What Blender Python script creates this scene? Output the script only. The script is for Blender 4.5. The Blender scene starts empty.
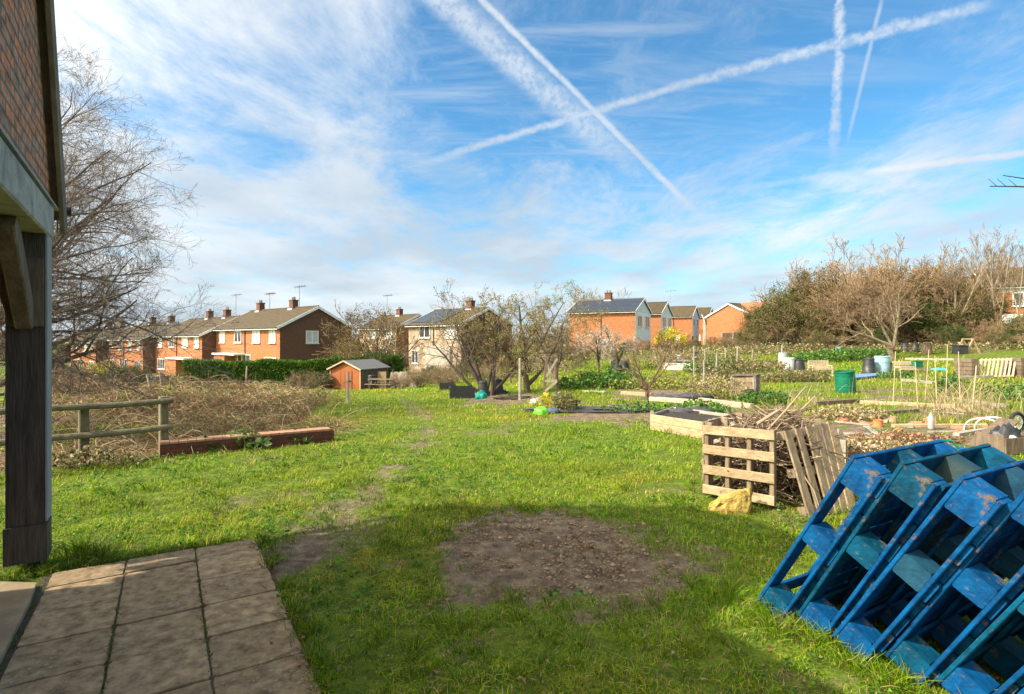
import bpy, math, random
import numpy as np
from mathutils import Vector

S = bpy.context.scene
COL = S.collection
F, CX, HY, CH = 555.0, 512.0, 340.0, 1.7      # focal length in pixels, picture centre, horizon row, eye height

# ------------------------------------------------------------------ camera
cd = bpy.data.cameras.new('camera')
cam = bpy.data.objects.new('camera', cd)
COL.objects.link(cam)
cam.location = (0, 0, CH)
cam.rotation_euler = (math.radians(90), 0, 0)
cd.sensor_width = 36
cd.lens = 36 * F / 1024
cd.shift_y = -7 / 1024
cd.clip_start = 0.05
cd.clip_end = 3000
S.camera = cam

# ------------------------------------------------------------------ world, sun, exposure
SUN_AZ = math.atan2(-0.95, -0.30)
SUN_EL = math.radians(39)
S.view_settings.view_transform = 'Standard'
S.view_settings.look = 'None'
S.view_settings.exposure = 0.86
S.view_settings.gamma = 1.0
world = bpy.data.worlds.new('World')
S.world = world
world.use_nodes = True
SKY_STRENGTH = 0.15
SUN_STRENGTH = 4.1


def build_world():
    nt = world.node_tree
    nt.nodes.clear()
    N, L = nt.nodes, nt.links

    def node(t, **kw):
        n = N.new(t)
        for k, v in kw.items():
            setattr(n, k, v)
        return n

    def m(op, a, b=None, clamp=False):
        n = node('ShaderNodeMath', operation=op, use_clamp=clamp)
        for i, v in enumerate((a, b)):
            if v is None:
                continue
            if isinstance(v, (int, float)):
                n.inputs[i].default_value = v
            else:
                L.new(v, n.inputs[i])
        return n.outputs[0]

    def mr(v, a, b, c=0.0, d=1.0):
        n = node('ShaderNodeMapRange', interpolation_type='SMOOTHSTEP')
        L.new(v, n.inputs[0])
        for i, q in zip((1, 2, 3, 4), (a, b, c, d)):
            n.inputs[i].default_value = q
        return n.outputs[0]

    def noise(vec, scale, detail=6, rough=0.6, dist=0.0):
        n = node('ShaderNodeTexNoise')
        L.new(vec, n.inputs['Vector'])
        n.inputs['Scale'].default_value = scale
        n.inputs['Detail'].default_value = detail
        n.inputs['Roughness'].default_value = rough
        n.inputs['Distortion'].default_value = dist
        return n.outputs['Fac']

    def mapping(vec, rot=(0, 0, 0), sc=(1, 1, 1), loc=(0, 0, 0)):
        n = node('ShaderNodeMapping')
        L.new(vec, n.inputs['Vector'])
        n.inputs['Rotation'].default_value = rot
        n.inputs['Scale'].default_value = sc
        n.inputs['Location'].default_value = loc
        return n.outputs[0]
    tc = node('ShaderNodeTexCoord').outputs['Generated']
    sky = node('ShaderNodeTexSky', sky_type='NISHITA')
    sky.sun_disc = False
    sky.sun_elevation = SUN_EL
    sky.sun_rotation = SUN_AZ
    sky.altitude = 100
    sky.air_density = 1.0
    sky.dust_density = 0.35
    sky.ozone_density = 2.2
    sep = node('ShaderNodeSeparateXYZ')
    L.new(tc, sep.inputs[0])
    x, y, z = sep.outputs
    zz = m('ADD', m('MAXIMUM', z, 0.0), 0.10)
    comb = node('ShaderNodeCombineXYZ')
    L.new(m('DIVIDE', x, zz), comb.inputs[0])
    L.new(m('DIVIDE', y, zz), comb.inputs[1])
    pl = comb.outputs[0]
    # coverage: thick near the horizon and to the left, clear high on the right
    az = m('DIVIDE', x, m('MAXIMUM', y, 0.25))
    low = mr(z, 0.42, 0.10)
    left = mr(az, 0.35, -0.65)
    n1 = noise(mapping(pl, (0, 0, 0.5), (1.0, 0.6, 1)), 1.7, 11, 0.68, 0.35)       # broad cirrus sheets
    n2 = noise(mapping(pl, (0, 0, -0.95), (0.55, 2.6, 1), (3, 1, 0)), 2.6, 7, 0.62, 0.5)  # combed streaks
    n3 = noise(mapping(pl, (0, 0, 0), (1, 1, 1), (7, 2, 0)), 0.55, 4, 0.5)
    cov = m('ADD', m('ADD', m('MULTIPLY', low, 0.20), m('MULTIPLY', left, 0.14)), m('MULTIPLY', n3, 0.22))
    a1 = mr(m('ADD', n1, cov), 0.58, 0.95)
    a2 = m('MULTIPLY', mr(n2, 0.40, 0.78), mr(az, 0.85, 0.25, 0.10, 0.50))
    hz = mr(z, 0.22, 0.0, 0.0, 0.62)
    cloud = m('MAXIMUM', a1, a2)
    cloud = m('SUBTRACT', 1.0, m('MULTIPLY', m('SUBTRACT', 1.0, m('MULTIPLY', cloud, 0.92)), m('SUBTRACT', 1.0, hz)))
    # condensation trails: great circles between two directions of the sky

    def dirv(px, py):
        return Vector(((px - CX) / F, 1, (HY - py) / F)).normalized()
    lump = noise(tc, 38, 5, 0.7)
    lump2 = noise(tc, 90, 3, 0.6)
    wob = m('MULTIPLY', m('SUBTRACT', lump, 0.5), 0.012)
    total = None
    trails = [  # start, end, half width, strength, lumpiness, fade at start, fade at end
        ((470, -12), (708, 224), 4.2, 0.80, 0.7, 0.02, 0.09),
        ((420, -20), (670, 200), 17.0, 0.62, 1.5, 0.02, 0.22),
        ((415, 165), (712, 76), 5.0, 0.68, 1.0, 0.10, 0.015),
        ((690, 82), (1012, -2), 6.0, 0.62, 1.5, 0.02, 0.05),
        ((842, -20), (833, 172), 4.8, 0.68, 1.6, 0.02, 0.08),
        ((884, -10), (845, 152), 2.2, 0.40, 0.3, 0.02, 0.05),
        ((850, 174), (1040, 151), 3.6, 0.95, 0.7, 0.06, 0.02),
        ((680, 196), (860, 172), 4.0, 0.28, 0.8, 0.06, 0.02),
    ]
    for (pa, pb, hw, st, lumpy, fa, fb) in trails:
        a, b = dirv(*pa), dirv(*pb)
        n = a.cross(b).normalized()
        e = (b - a).normalized()
        vd = node('ShaderNodeVectorMath', operation='DOT_PRODUCT')
        L.new(tc, vd.inputs[0])
        vd.inputs[1].default_value = n
        ve = node('ShaderNodeVectorMath', operation='DOT_PRODUCT')
        L.new(tc, ve.inputs[0])
        ve.inputs[1].default_value = e
        d = m('ABSOLUTE', m('ADD', vd.outputs['Value'], m('MULTIPLY', wob, lumpy)))
        w = hw / F * 0.9
        prof = mr(d, w * 1.15, w * 0.12)
        s0, s1 = a.dot(e), b.dot(e)
        ext = m('MULTIPLY', mr(ve.outputs['Value'], s0, s0 + fa + 0.001), mr(ve.outputs['Value'], s1, s1 - fb))
        tex = m('ADD', 1.0 - 0.35 * lumpy, m('MULTIPLY', mr(lump2, 0.3, 0.7), 0.45 * lumpy), True)
        t = m('MULTIPLY', m('MULTIPLY', m('MULTIPLY', prof, ext), tex), st)
        total = t if total is None else m('MAXIMUM', total, t)
    cloud = m('SUBTRACT', 1.0, m('MULTIPLY', m('SUBTRACT', 1.0, cloud), m('SUBTRACT', 1.0, total)))
    # cloud colour: white with greyer bellies
    g = noise(mapping(pl, (0, 0, 0.3), (0.7, 0.5, 1), (5, 5, 0)), 1.0, 5, 0.55)
    cr = node('ShaderNodeValToRGB')
    cr.color_ramp.elements[0].position = 0.40
    cr.color_ramp.elements[0].color = (2.2, 2.55, 2.9, 1)
    cr.color_ramp.elements[1].position = 0.66
    cr.color_ramp.elements[1].color = (3.45, 3.65, 3.8, 1)
    L.new(g, cr.inputs[0])
    tint = node('ShaderNodeMix', data_type='RGBA', blend_type='MULTIPLY')
    tint.inputs[0].default_value = 1
    L.new(sky.outputs[0], tint.inputs[6])
    tint.inputs[7].default_value = (0.36, 0.70, 0.80, 1)
    # sunward cloud (behind the eye, left) given extra warm glow to lift the shade
    vs = node('ShaderNodeVectorMath', operation='DOT_PRODUCT')
    L.new(tc, vs.inputs[0])
    vs.inputs[1].default_value = (math.sin(SUN_AZ) * math.cos(SUN_EL), math.cos(SUN_AZ) * math.cos(SUN_EL), math.sin(SUN_EL))
    fill_glow = m('POWER', m('MAXIMUM', vs.outputs['Value'], 0.0), 4.0)
    gl = node('ShaderNodeMix', data_type='RGBA', blend_type='ADD')
    L.new(fill_glow, gl.inputs[0])
    L.new(cr.outputs[0], gl.inputs[6])
    gl.inputs[7].default_value = (29.0, 24.0, 16.0, 1)
    cloud = m('ADD', cloud, mr(y, 0.1, -0.5, 0.0, 0.6), True)  # unseen cloud added behind the eye, brightening the shaded ground
    mx = node('ShaderNodeMix', data_type='RGBA')
    L.new(cloud, mx.inputs[0])
    L.new(tint.outputs[2], mx.inputs[6])
    L.new(gl.outputs[2], mx.inputs[7])
    bg = node('ShaderNodeBackground')
    bg.inputs[1].default_value = SKY_STRENGTH
    L.new(mx.outputs[2], bg.inputs[0])
    out = node('ShaderNodeOutputWorld')
    L.new(bg.outputs[0], out.inputs[0])


build_world()
sl = bpy.data.lights.new('sun', 'SUN')
sl.energy = SUN_STRENGTH
sl.angle = math.radians(0.53)
sl.color = (1.0, 0.93, 0.80)
sun = bpy.data.objects.new('sun', sl)
COL.objects.link(sun)
sv = Vector((math.sin(SUN_AZ) * math.cos(SUN_EL), math.cos(SUN_AZ) * math.cos(SUN_EL), math.sin(SUN_EL)))
sun.rotation_euler = sv.to_track_quat('Z', 'Y').to_euler()
sun.location = sv * 50

# ------------------------------------------------------------------ numbers
R = np.random.default_rng(7)


def sstep(a, b, v):
    t = np.clip((np.asarray(v, float) - a) / (b - a), 0, 1)
    return t * t * (3 - 2 * t)


def vnoise(x, y, s=1.0, seed=0):
    x = np.asarray(x, float) * s + 1000.3
    y = np.asarray(y, float) * s + 1000.7
    xi, yi = np.floor(x), np.floor(y)
    fx, fy = x - xi, y - yi
    fx = fx * fx * (3 - 2 * fx)
    fy = fy * fy * (3 - 2 * fy)

    def h(a, b):
        v = np.sin(a * 127.1 + b * 311.7 + seed * 74.7) * 43758.5453
        return v - np.floor(v)
    return (h(xi, yi) * (1 - fx) + h(xi + 1, yi) * fx) * (1 - fy) + (h(xi, yi + 1) * (1 - fx) + h(xi + 1, yi + 1) * fx) * fy


def fbm(x, y, s=1.0, seed=0, o=4):
    v, a, t = 0, 0.5, 0
    for i in range(o):
        v = v + a * vnoise(x, y, s * 2 ** i, seed + i)
        t += a
        a *= 0.5
    return v / t


def terrain(x, y):
    x = np.asarray(x, float)
    y = np.asarray(y, float)
    u = np.clip(x / np.maximum(y, 3.0), -1.3, 1.3)
    s = np.interp(u, [-1.3, -0.3, -0.09, 0.18, 0.4, 0.66, 0.9, 1.3], [-0.03, -0.052, -0.048, -0.018, -0.012, 0.0, 0.015, 0.02])
    d = np.maximum(y - 10, 0)
    d = d * d / (d + 2.0)
    d = np.minimum(d, 36) * 1.04
    z1 = s * d
    z2 = np.interp(u, [-1.3, -0.4, -0.2, 0.0, 0.15, 0.35, 0.6, 0.9, 1.3], [-2.6, -2.3, -1.9, -1.0, 0.2, 0.8, 1.2, 1.7, 1.9])
    w = sstep(26, 48, y)
    z = z1 * (1 - w) + z2 * w
    # the ditch behind the timber rail and the low brick wall
    dist = (x + 6.6) * (-0.62) + (y - 6.7) * 0.785
    dip = sstep(0.1, 2.2, dist) * sstep(-0.33, -0.41, u) * sstep(30, 18, y) * sstep(0.0, 3.0, y)
    return z - 0.75 * dip


def tz(x, y):
    return float(terrain(x, y))


def spot(px, py):
    u = (px - CX) / F
    v = (HY - py) / F
    lo = 1.0
    for Y in np.concatenate([np.arange(1.0, 12, 0.05), np.arange(12, 120, 0.2)]):
        if CH + v * Y <= tz(u * Y, Y):
            break
    return Vector((u * Y, float(Y), tz(u * Y, Y)))


def at(px, Y):
    X = (px - CX) / F * Y
    return Vector((X, Y, tz(X, Y)))


def ray(px, py, Y):
    return Vector(((px - CX) / F * Y, Y, CH + (HY - py) / F * Y))


# ------------------------------------------------------------------ materials
MATS = {}


def nmat(name, c1, c2, scale=8.0, rough=0.85, bump=0.15, c3=None, detail=6, stretch=(1, 1, 1), metal=0.0, coord='Object', dist=0.0, r2=None, spec=0.3, bs=3.0, bd=0.02):
    if name in MATS:
        return MATS[name]
    mt = bpy.data.materials.new(name)
    mt.use_nodes = True
    nt = mt.node_tree
    N, L = nt.nodes, nt.links
    b = N['Principled BSDF']
    b.inputs['Metallic'].default_value = metal
    b.inputs['Specular IOR Level'].default_value = spec
    tc = N.new('ShaderNodeTexCoord')
    mp = N.new('ShaderNodeMapping')
    L.new(tc.outputs[coord], mp.inputs[0])
    mp.inputs['Scale'].default_value = stretch
    n = N.new('ShaderNodeTexNoise')
    n.inputs['Scale'].default_value = scale
    n.inputs['Detail'].default_value = detail
    n.inputs['Roughness'].default_value = 0.65
    n.inputs['Distortion'].default_value = dist
    L.new(mp.outputs[0], n.inputs['Vector'])
    cr = N.new('ShaderNodeValToRGB')
    e = cr.color_ramp.elements
    e[0].position, e[0].color = 0.32, (*c1, 1)
    e[1].position, e[1].color = 0.68, (*c2, 1)
    if c3:
        q = e.new(0.82)
        q.color = (*c3, 1)
    L.new(n.outputs['Fac'], cr.inputs[0])
    oi = N.new('ShaderNodeObjectInfo')
    hs = N.new('ShaderNodeHueSaturation')
    mm = N.new('ShaderNodeMapRange')
    L.new(oi.outputs['Random'], mm.inputs[0])
    mm.inputs[3].default_value = 0.86
    mm.inputs[4].default_value = 1.14
    L.new(mm.outputs[0], hs.inputs['Value'])
    L.new(cr.outputs[0], hs.inputs['Color'])
    L.new(hs.outputs[0], b.inputs['Base Color'])
    n2 = N.new('ShaderNodeTexNoise')
    n2.inputs['Scale'].default_value = scale * bs
    n2.inputs['Detail'].default_value = 5
    L.new(mp.outputs[0], n2.inputs['Vector'])
    rr = N.new('ShaderNodeMapRange')
    L.new(n2.outputs['Fac'], rr.inputs[0])
    rr.inputs[3].default_value = rough - 0.12
    rr.inputs[4].default_value = min(1, rough + 0.12)
    L.new(rr.outputs[0], b.inputs['Roughness'])
    if bump:
        bp = N.new('ShaderNodeBump')
        bp.inputs['Strength'].default_value = bump
        bp.inputs['Distance'].default_value = bd
        L.new(n2.outputs['Fac'], bp.inputs['Height'])
        L.new(bp.outputs[0], b.inputs['Normal'])
    MATS[name] = mt
    return mt


def attr_mat(name, rough=0.8, transl=0.0, bump=0.0, spec=0.25, nscale=30):
    """colour from the mesh attribute Col (each blade, leaf or brick its own colour)"""
    mt = bpy.data.materials.new(name)
    mt.use_nodes = True
    nt = mt.node_tree
    N, L = nt.nodes, nt.links
    b = N['Principled BSDF']
    out = N['Material Output']
    at_ = N.new('ShaderNodeAttribute')
    at_.attribute_name = 'Col'
    b.inputs['Roughness'].default_value = rough
    b.inputs['Specular IOR Level'].default_value = spec
    if nscale:
        tc = N.new('ShaderNodeTexCoord')
        n = N.new('ShaderNodeTexNoise')
        n.inputs['Scale'].default_value = nscale
        n.inputs['Detail'].default_value = 4
        L.new(tc.outputs['Object'], n.inputs['Vector'])
        mr_ = N.new('ShaderNodeMapRange')
        L.new(n.outputs['Fac'], mr_.inputs[0])
        mr_.inputs[1].default_value = 0.3
        mr_.inputs[2].default_value = 0.7
        mr_.inputs[3].default_value = 0.8
        mr_.inputs[4].default_value = 1.2
        hs = N.new('ShaderNodeHueSaturation')
        L.new(mr_.outputs[0], hs.inputs['Value'])
        L.new(at_.outputs['Color'], hs.inputs['Color'])
        csock = hs.outputs[0]
        if bump:
            bp = N.new('ShaderNodeBump')
            bp.inputs['Strength'].default_value = bump
            bp.inputs['Distance'].default_value = 0.02
            L.new(n.outputs['Fac'], bp.inputs['Height'])
            L.new(bp.outputs[0], b.inputs['Normal'])
    else:
        csock = at_.outputs['Color']
    L.new(csock, b.inputs['Base Color'])
    if transl:
        tr = N.new('ShaderNodeBsdfTranslucent')
        L.new(csock, tr.inputs[0])
        mx = N.new('ShaderNodeMixShader')
        mx.inputs[0].default_value = transl
        L.new(b.outputs[0], mx.inputs[1])
        L.new(tr.outputs[0], mx.inputs[2])
        L.new(mx.outputs[0], out.inputs['Surface'])
    MATS[name] = mt
    return mt


def brick_mat(name, ca, cb, mortar, bw=0.225, bh=0.075, msize=0.010, bump=0.5, var=0.5, dirt=0.35):
    mt = bpy.data.materials.new(name)
    mt.use_nodes = True
    nt = mt.node_tree
    N, L = nt.nodes, nt.links
    b = N['Principled BSDF']
    b.inputs['Roughness'].default_value = 0.9
    b.inputs['Specular IOR Level'].default_value = 0.2
    tc = N.new('ShaderNodeTexCoord')
    br = N.new('ShaderNodeTexBrick')
    L.new(tc.outputs['UV'], br.inputs['Vector'])
    br.inputs['Color1'].default_value = (*ca, 1)
    br.inputs['Color2'].default_value = (*cb, 1)
    br.inputs['Mortar'].default_value = (*mortar, 1)
    br.inputs['Scale'].default_value = 1.0
    br.inputs['Mortar Size'].default_value = msize
    br.inputs['Mortar Smooth'].default_value = 0.2
    br.inputs['Bias'].default_value = -0.1
    br.inputs['Brick Width'].default_value = bw
    br.inputs['Row Height'].default_value = bh
    n = N.new('ShaderNodeTexNoise')
    n.inputs['Scale'].default_value = 9
    n.inputs['Detail'].default_value = 8
    n.inputs['Roughness'].default_value = 0.7
    L.new(tc.outputs['UV'], n.inputs['Vector'])
    mr_ = N.new('ShaderNodeMapRange')
    L.new(n.outputs['Fac'], mr_.inputs[0])
    mr_.inputs[1].default_value = 0.25
    mr_.inputs[2].default_value = 0.75
    mr_.inputs[3].default_value = 1 - dirt
    mr_.inputs[4].default_value = 1 + dirt
    hs = N.new('ShaderNodeHueSaturation')
    L.new(br.outputs['Color'], hs.inputs['Color'])
    L.new(mr_.outputs[0], hs.inputs['Value'])
    L.new(hs.outputs[0], b.inputs['Base Color'])
    mth = N.new('ShaderNodeMath')
    mth.operation = 'SUBTRACT'
    L.new(n.outputs['Fac'], mth.inputs[0])
    L.new(br.outputs['Fac'], mth.inputs[1])
    bp = N.new('ShaderNodeBump')
    bp.inputs['Strength'].default_value = bump
    bp.inputs['Distance'].default_value = 0.012
    L.new(mth.outputs[0], bp.inputs['Height'])
    L.new(bp.outputs[0], b.inputs['Normal'])
    MATS[name] = mt
    return mt


def glass_mat(name, col=(0.03, 0.04, 0.05), rough=0.08):
    mt = bpy.data.materials.new(name)
    mt.use_nodes = True
    b = mt.node_tree.nodes['Principled BSDF']
    b.inputs['Base Color'].default_value = (*col, 1)
    b.inputs['Roughness'].default_value = rough
    b.inputs['Specular IOR Level'].default_value = 0.9
    MATS[name] = mt
    return mt


# ------------------------------------------------------------------ object helpers
def tag(o, label=None, cat=None, group=None, kind=None):
    if label:
        o['label'] = label
    if cat:
        o['category'] = cat
    if group:
        o['group'] = group
    if kind:
        o['kind'] = kind
    return o


def thing(name, label, cat, loc=(0, 0, 0), rotz=0.0, group=None):
    o = bpy.data.objects.new(name, None)
    o.empty_display_size = 0.2
    COL.objects.link(o)
    o.location = loc
    o.rotation_euler = (0, 0, rotz)
    return tag(o, label, cat, group)


def copy_tree(o, parent=None):
    c = o.copy()
    COL.objects.link(c)
    if parent:
        c.parent = parent
    for ch in o.children:
        copy_tree(ch, c)
    return c


def rot2(v, a):
    c, s = math.cos(a), math.sin(a)
    return Vector((v[0] * c - v[1] * s, v[0] * s + v[1] * c, v[2] if len(v) > 2 else 0))


class MB:
    """collects shapes and links them as ONE mesh"""

    def __init__(self):
        self.ch = []      # (verts, faces, colours)
        self.n = 0

    def add(self, v, f, c=None):
        v = np.asarray(v, float).reshape(-1, 3)
        f = np.asarray(f, int)
        self.ch.append((v, f + self.n, None if c is None else np.broadcast_to(np.asarray(c, float), (len(v), 3))))
        self.n += len(v)
        return self

    def box(self, c, s, rz=0.0, taper=1.0, col=None):
        x, y, z = np.array(s) / 2
        v = []
        for sz in (-1, 1):
            k = taper if sz > 0 else 1
            for sx, sy in ((-1, -1), (1, -1), (1, 1), (-1, 1)):
                v.append((sx * x * k, sy * y * k, sz * z))
        v = np.array(v)
        if rz:
            cs, sn = math.cos(rz), math.sin(rz)
            v = np.stack([v[:, 0] * cs - v[:, 1] * sn, v[:, 0] * sn + v[:, 1] * cs, v[:, 2]], 1)
        v += np.array(c)
        return self.add(v, [[0, 3, 2, 1], [4, 5, 6, 7], [0, 1, 5, 4], [1, 2, 6, 5], [2, 3, 7, 6], [3, 0, 4, 7]], col)

    def frame8(self, a, b, w, h, up=(0, 0, 1), bev=0.0, col=None):
        """bar from a to b, w wide sideways, h tall along up, with chamfered edges"""
        a, b, up = Vector(a), Vector(b), Vector(up)
        d = (b - a).normalized()
        s = d.cross(up)
        if s.length < 1e-4:
            s = d.cross(Vector((1, 0, 0)))
        s.normalize()
        t = s.cross(d).normalized()
        bev = min(bev, w * 0.3, h * 0.3)
        if bev > 0:
            pr = [(-w / 2 + bev, -h / 2), (w / 2 - bev, -h / 2), (w / 2, -h / 2 + bev), (w / 2, h / 2 - bev),
                  (w / 2 - bev, h / 2), (-w / 2 + bev, h / 2), (-w / 2, h / 2 - bev), (-w / 2, -h / 2 + bev)]
        else:
            pr = [(-w / 2, -h / 2), (w / 2, -h / 2), (w / 2, h / 2), (-w / 2, h / 2)]
        k = len(pr)
        v = [a + s * p + t * q for p, q in pr] + [b + s * p + t * q for p, q in pr]
        f = [[i, (i + 1) % k, k + (i + 1) % k, k + i] for i in range(k)]
        base = self.n
        self.add([tuple(q) for q in v], f, col)
        self.ch.append((np.zeros((0, 3)), np.array([list(range(k))[::-1]]) + base, None if col is None else np.zeros((0, 3))))
        self.ch.append((np.zeros((0, 3)), np.array([[k + i for i in range(k)]]) + base, None if col is None else np.zeros((0, 3))))
        return self

    def prism(self, poly, d, col=None):
        """poly: list of 3-D points (planar), extruded by vector d"""
        k = len(poly)
        v = [tuple(p) for p in poly] + [tuple(Vector(p) + Vector(d)) for p in poly]
        base = self.n
        self.add(v, [[i, (i + 1) % k, k + (i + 1) % k, k + i] for i in range(k)], col)
        z3 = np.zeros((0, 3))
        self.ch.append((z3, np.array([list(range(k))[::-1]]) + base, None if col is None else z3))
        self.ch.append((z3, np.array([[k + i for i in range(k)]]) + base, None if col is None else z3))
        return self

    def lathe(self, prof, seg=20, c=(0, 0, 0), tilt=(0, 0), cap=True, col=None, sq=0.0):
        """prof: (radius, z) list"""
        v = []
        for r, z in prof:
            for i in range(seg):
                a = 2 * math.pi * i / seg
                v.append((r * math.cos(a), r * math.sin(a), z))
        v = np.array(v)
        if tilt != (0, 0):
            z = v[:, 2].copy()
            ta, td = tilt
            ax, ay = math.cos(td), math.sin(td)
            # rotate about the horizontal axis perpendicular to (ax, ay)
            d = v[:, 0] * ax + v[:, 1] * ay
            d2 = d * math.cos(ta) + z * math.sin(ta)
            z2 = -d * math.sin(ta) + z * math.cos(ta)
            v[:, 0] += (d2 - d) * ax
            v[:, 1] += (d2 - d) * ay
            v[:, 2] = z2
        v = v + np.array(c)
        k = len(prof)
        f = []
        for j in range(k - 1):
            for i in range(seg):
                i2 = (i + 1) % seg
                f.append([j * seg + i, j * seg + i2, (j + 1) * seg + i2, (j + 1) * seg + i])
        base = self.n
        self.add(v, f, col)
        if cap:
            z3 = np.zeros((0, 3))
            self.ch.append((z3, np.array([list(range(seg))[::-1]]) + base, None if col is None else z3))
            self.ch.append((z3, np.array([[(k - 1) * seg + i for i in range(seg)]]) + base, None if col is None else z3))
        return self

    def tubes(self, P, r, sides=4, col=None):
        """P (N,K,3) polylines, r (N,K) radii, all at once"""
        P = np.asarray(P, float)
        r = np.asarray(r, float)
        N_, K = P.shape[:2]
        T = np.gradient(P, axis=1)
        T /= np.linalg.norm(T, axis=2, keepdims=True) + 1e-9
        ref = np.where(np.abs(T[:, :, 2:3]) > 0.9, np.array([1., 0, 0]), np.array([0, 0, 1.]))
        A = np.cross(T, ref)
        A /= np.linalg.norm(A, axis=2, keepdims=True) + 1e-9
        B = np.cross(T, A)
        ang = np.arange(sides) * 2 * math.pi / sides
        V = P[:, :, None, :] + r[:, :, None, None] * (A[:, :, None, :] * np.cos(ang)[None, None, :, None] + B[:, :, None, :] * np.sin(ang)[None, None, :, None])
        n, k, s = np.meshgrid(np.arange(N_), np.arange(K - 1), np.arange(sides), indexing='ij')
        b0 = (n * K + k) * sides
        s2 = (s + 1) % sides
        f = np.stack([b0 + s, b0 + s2, b0 + sides + s2, b0 + sides + s], -1).reshape(-1, 4)
        if col is not None:
            col = np.asarray(col, float)
            if col.ndim == 2:
                col = np.repeat(col, K * sides, axis=0)
        return self.add(V.reshape(-1, 3), f, col)

    def tube(self, pts, r, sides=8, col=None):
        rr = np.broadcast_to(np.asarray(r, float), (len(pts),))
        return self.tubes(np.array([[tuple(p) for p in pts]]), rr[None], sides, col)

    def leaves(self, P, size, col, flat=0.0, aspect=0.6, rng=R):
        """random leaf quads at points P (N,3)"""
        N_ = len(P)
        size = np.broadcast_to(np.asarray(size, float), (N_,))[:, None]
        d = rng.normal(size=(N_, 3))
        d[:, 2] *= (1 - flat)
        d /= np.linalg.norm(d, axis=1, keepdims=True)
        q = np.cross(d, rng.normal(size=(N_, 3)))
        q /= np.linalg.norm(q, axis=1, keepdims=True)
        a = d * size
        b = q * size * aspect
        nrm = np.cross(d, q) * size * 0.18
        V = np.stack([P, P + a * .5 + b * .5 + nrm, P + a, P + a * .5 - b * .5 + nrm], 1).reshape(-1, 3)
        f = np.arange(N_ * 4).reshape(-1, 4)
        c = np.repeat(np.broadcast_to(col, (N_, 3)), 4, axis=0)
        return self.add(V, f, c)

    def build(self, name, mat, parent=None, smooth=False, uv=None, loc=None):
        me = bpy.data.meshes.new(name)
        V = np.concatenate([c[0] for c in self.ch]) if self.ch else np.zeros((0, 3))
        lv, ls, lt = [], [], []
        pos = 0
        for v, f, c in self.ch:
            if f.size == 0:
                continue
            k = f.shape[1]
            lv.append(f.reshape(-1))
            ls.append(pos + np.arange(len(f)) * k)
            lt.append(np.full(len(f), k))
            pos += f.size
        lv, ls, lt = np.concatenate(lv), np.concatenate(ls), np.concatenate(lt)
        me.vertices.add(len(V))
        me.vertices.foreach_set('co', V.astype(np.float32).ravel())
        me.loops.add(len(lv))
        me.loops.foreach_set('vertex_index', lv.astype(np.int32))
        me.polygons.add(len(ls))
        me.polygons.foreach_set('loop_start', ls.astype(np.int32))
        me.polygons.foreach_set('loop_total', lt.astype(np.int32))
        me.polygons.foreach_set('use_smooth', np.full(len(ls), bool(smooth)))
        me.update(calc_edges=True)
        if smooth:
            me.set_sharp_from_angle(angle=math.radians(38))
        if any(c[2] is not None for c in self.ch):
            cc = np.concatenate([(c[2] if c[2] is not None else np.full((len(c[0]), 3), 0.5)) for c in self.ch])
            ca = me.color_attributes.new('Col', 'FLOAT_COLOR', 'POINT')
            ca.data.foreach_set('color', np.concatenate([cc, np.ones((len(cc), 1))], 1).astype(np.float32).ravel())
        if uv is None:
            uv = len(V) < 30000
        if uv:
            nr = np.zeros(len(ls) * 3, np.float32)
            me.polygons.foreach_get('normal', nr)
            nr = nr.reshape(-1, 3)
            ln = np.repeat(nr, lt, axis=0)
            lp = V[lv]
            horiz = np.abs(ln[:, 2]) > 0.8
            tx, ty = -ln[:, 1], ln[:, 0]
            q = np.sqrt(tx ** 2 + ty ** 2) + 1e-9
            U = np.where(horiz, lp[:, 0], (lp[:, 0] * tx + lp[:, 1] * ty) / q)
            W = np.where(horiz, lp[:, 1], lp[:, 2])
            ul = me.uv_layers.new(name='UVMap')
            ul.data.foreach_set('uv', np.stack([U, W], 1).astype(np.float32).ravel())
        me.materials.append(mat)
        o = bpy.data.objects.new(name, me)
        COL.objects.link(o)
        if parent:
            o.parent = parent
        if loc is not None:
            o.location = loc
        return o


# ------------------------------------------------------------------ material library
M_blade = attr_mat('grass_blade', 0.55, 0.38, nscale=0)
M_leaf = attr_mat('leaf', 0.55, 0.30, nscale=0)
M_stem = attr_mat('stem', 0.85, 0.0, nscale=0)
M_bark = attr_mat('bark', 0.9, 0.0, bump=0.4, nscale=14)
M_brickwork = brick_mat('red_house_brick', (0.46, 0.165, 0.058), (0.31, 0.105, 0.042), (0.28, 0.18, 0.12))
M_brick_shaded = brick_mat('shade_darkened_brick', (0.175, 0.078, 0.046), (0.12, 0.055, 0.035), (0.14, 0.105, 0.08))  # house brick with the gables' shade put into its colour; chimneys share it
M_brick_old = brick_mat('old_shelter_brick', (0.68, 0.25, 0.14), (0.36, 0.24, 0.20), (0.20, 0.16, 0.12), 0.235, 0.082, 0.012, 1.0, dirt=0.8)
M_brick_low = brick_mat('low_wall_brick', (0.13, 0.040, 0.024), (0.085, 0.028, 0.02), (0.08, 0.06, 0.05), 0.235, 0.075, 0.010, 0.6)
M_cope = nmat('brick_coping', (0.26, 0.13, 0.08), (0.42, 0.24, 0.15), 12)
M_tile = nmat('roof_tile', (0.055, 0.040, 0.022), (0.105, 0.078, 0.042), 3.0, 0.9, 0.5, c3=(0.13, 0.115, 0.045))
M_slate = nmat('solar_panel', (0.03, 0.037, 0.048), (0.045, 0.053, 0.065), 1.2, 0.45, 0.0, spec=0.35)
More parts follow.
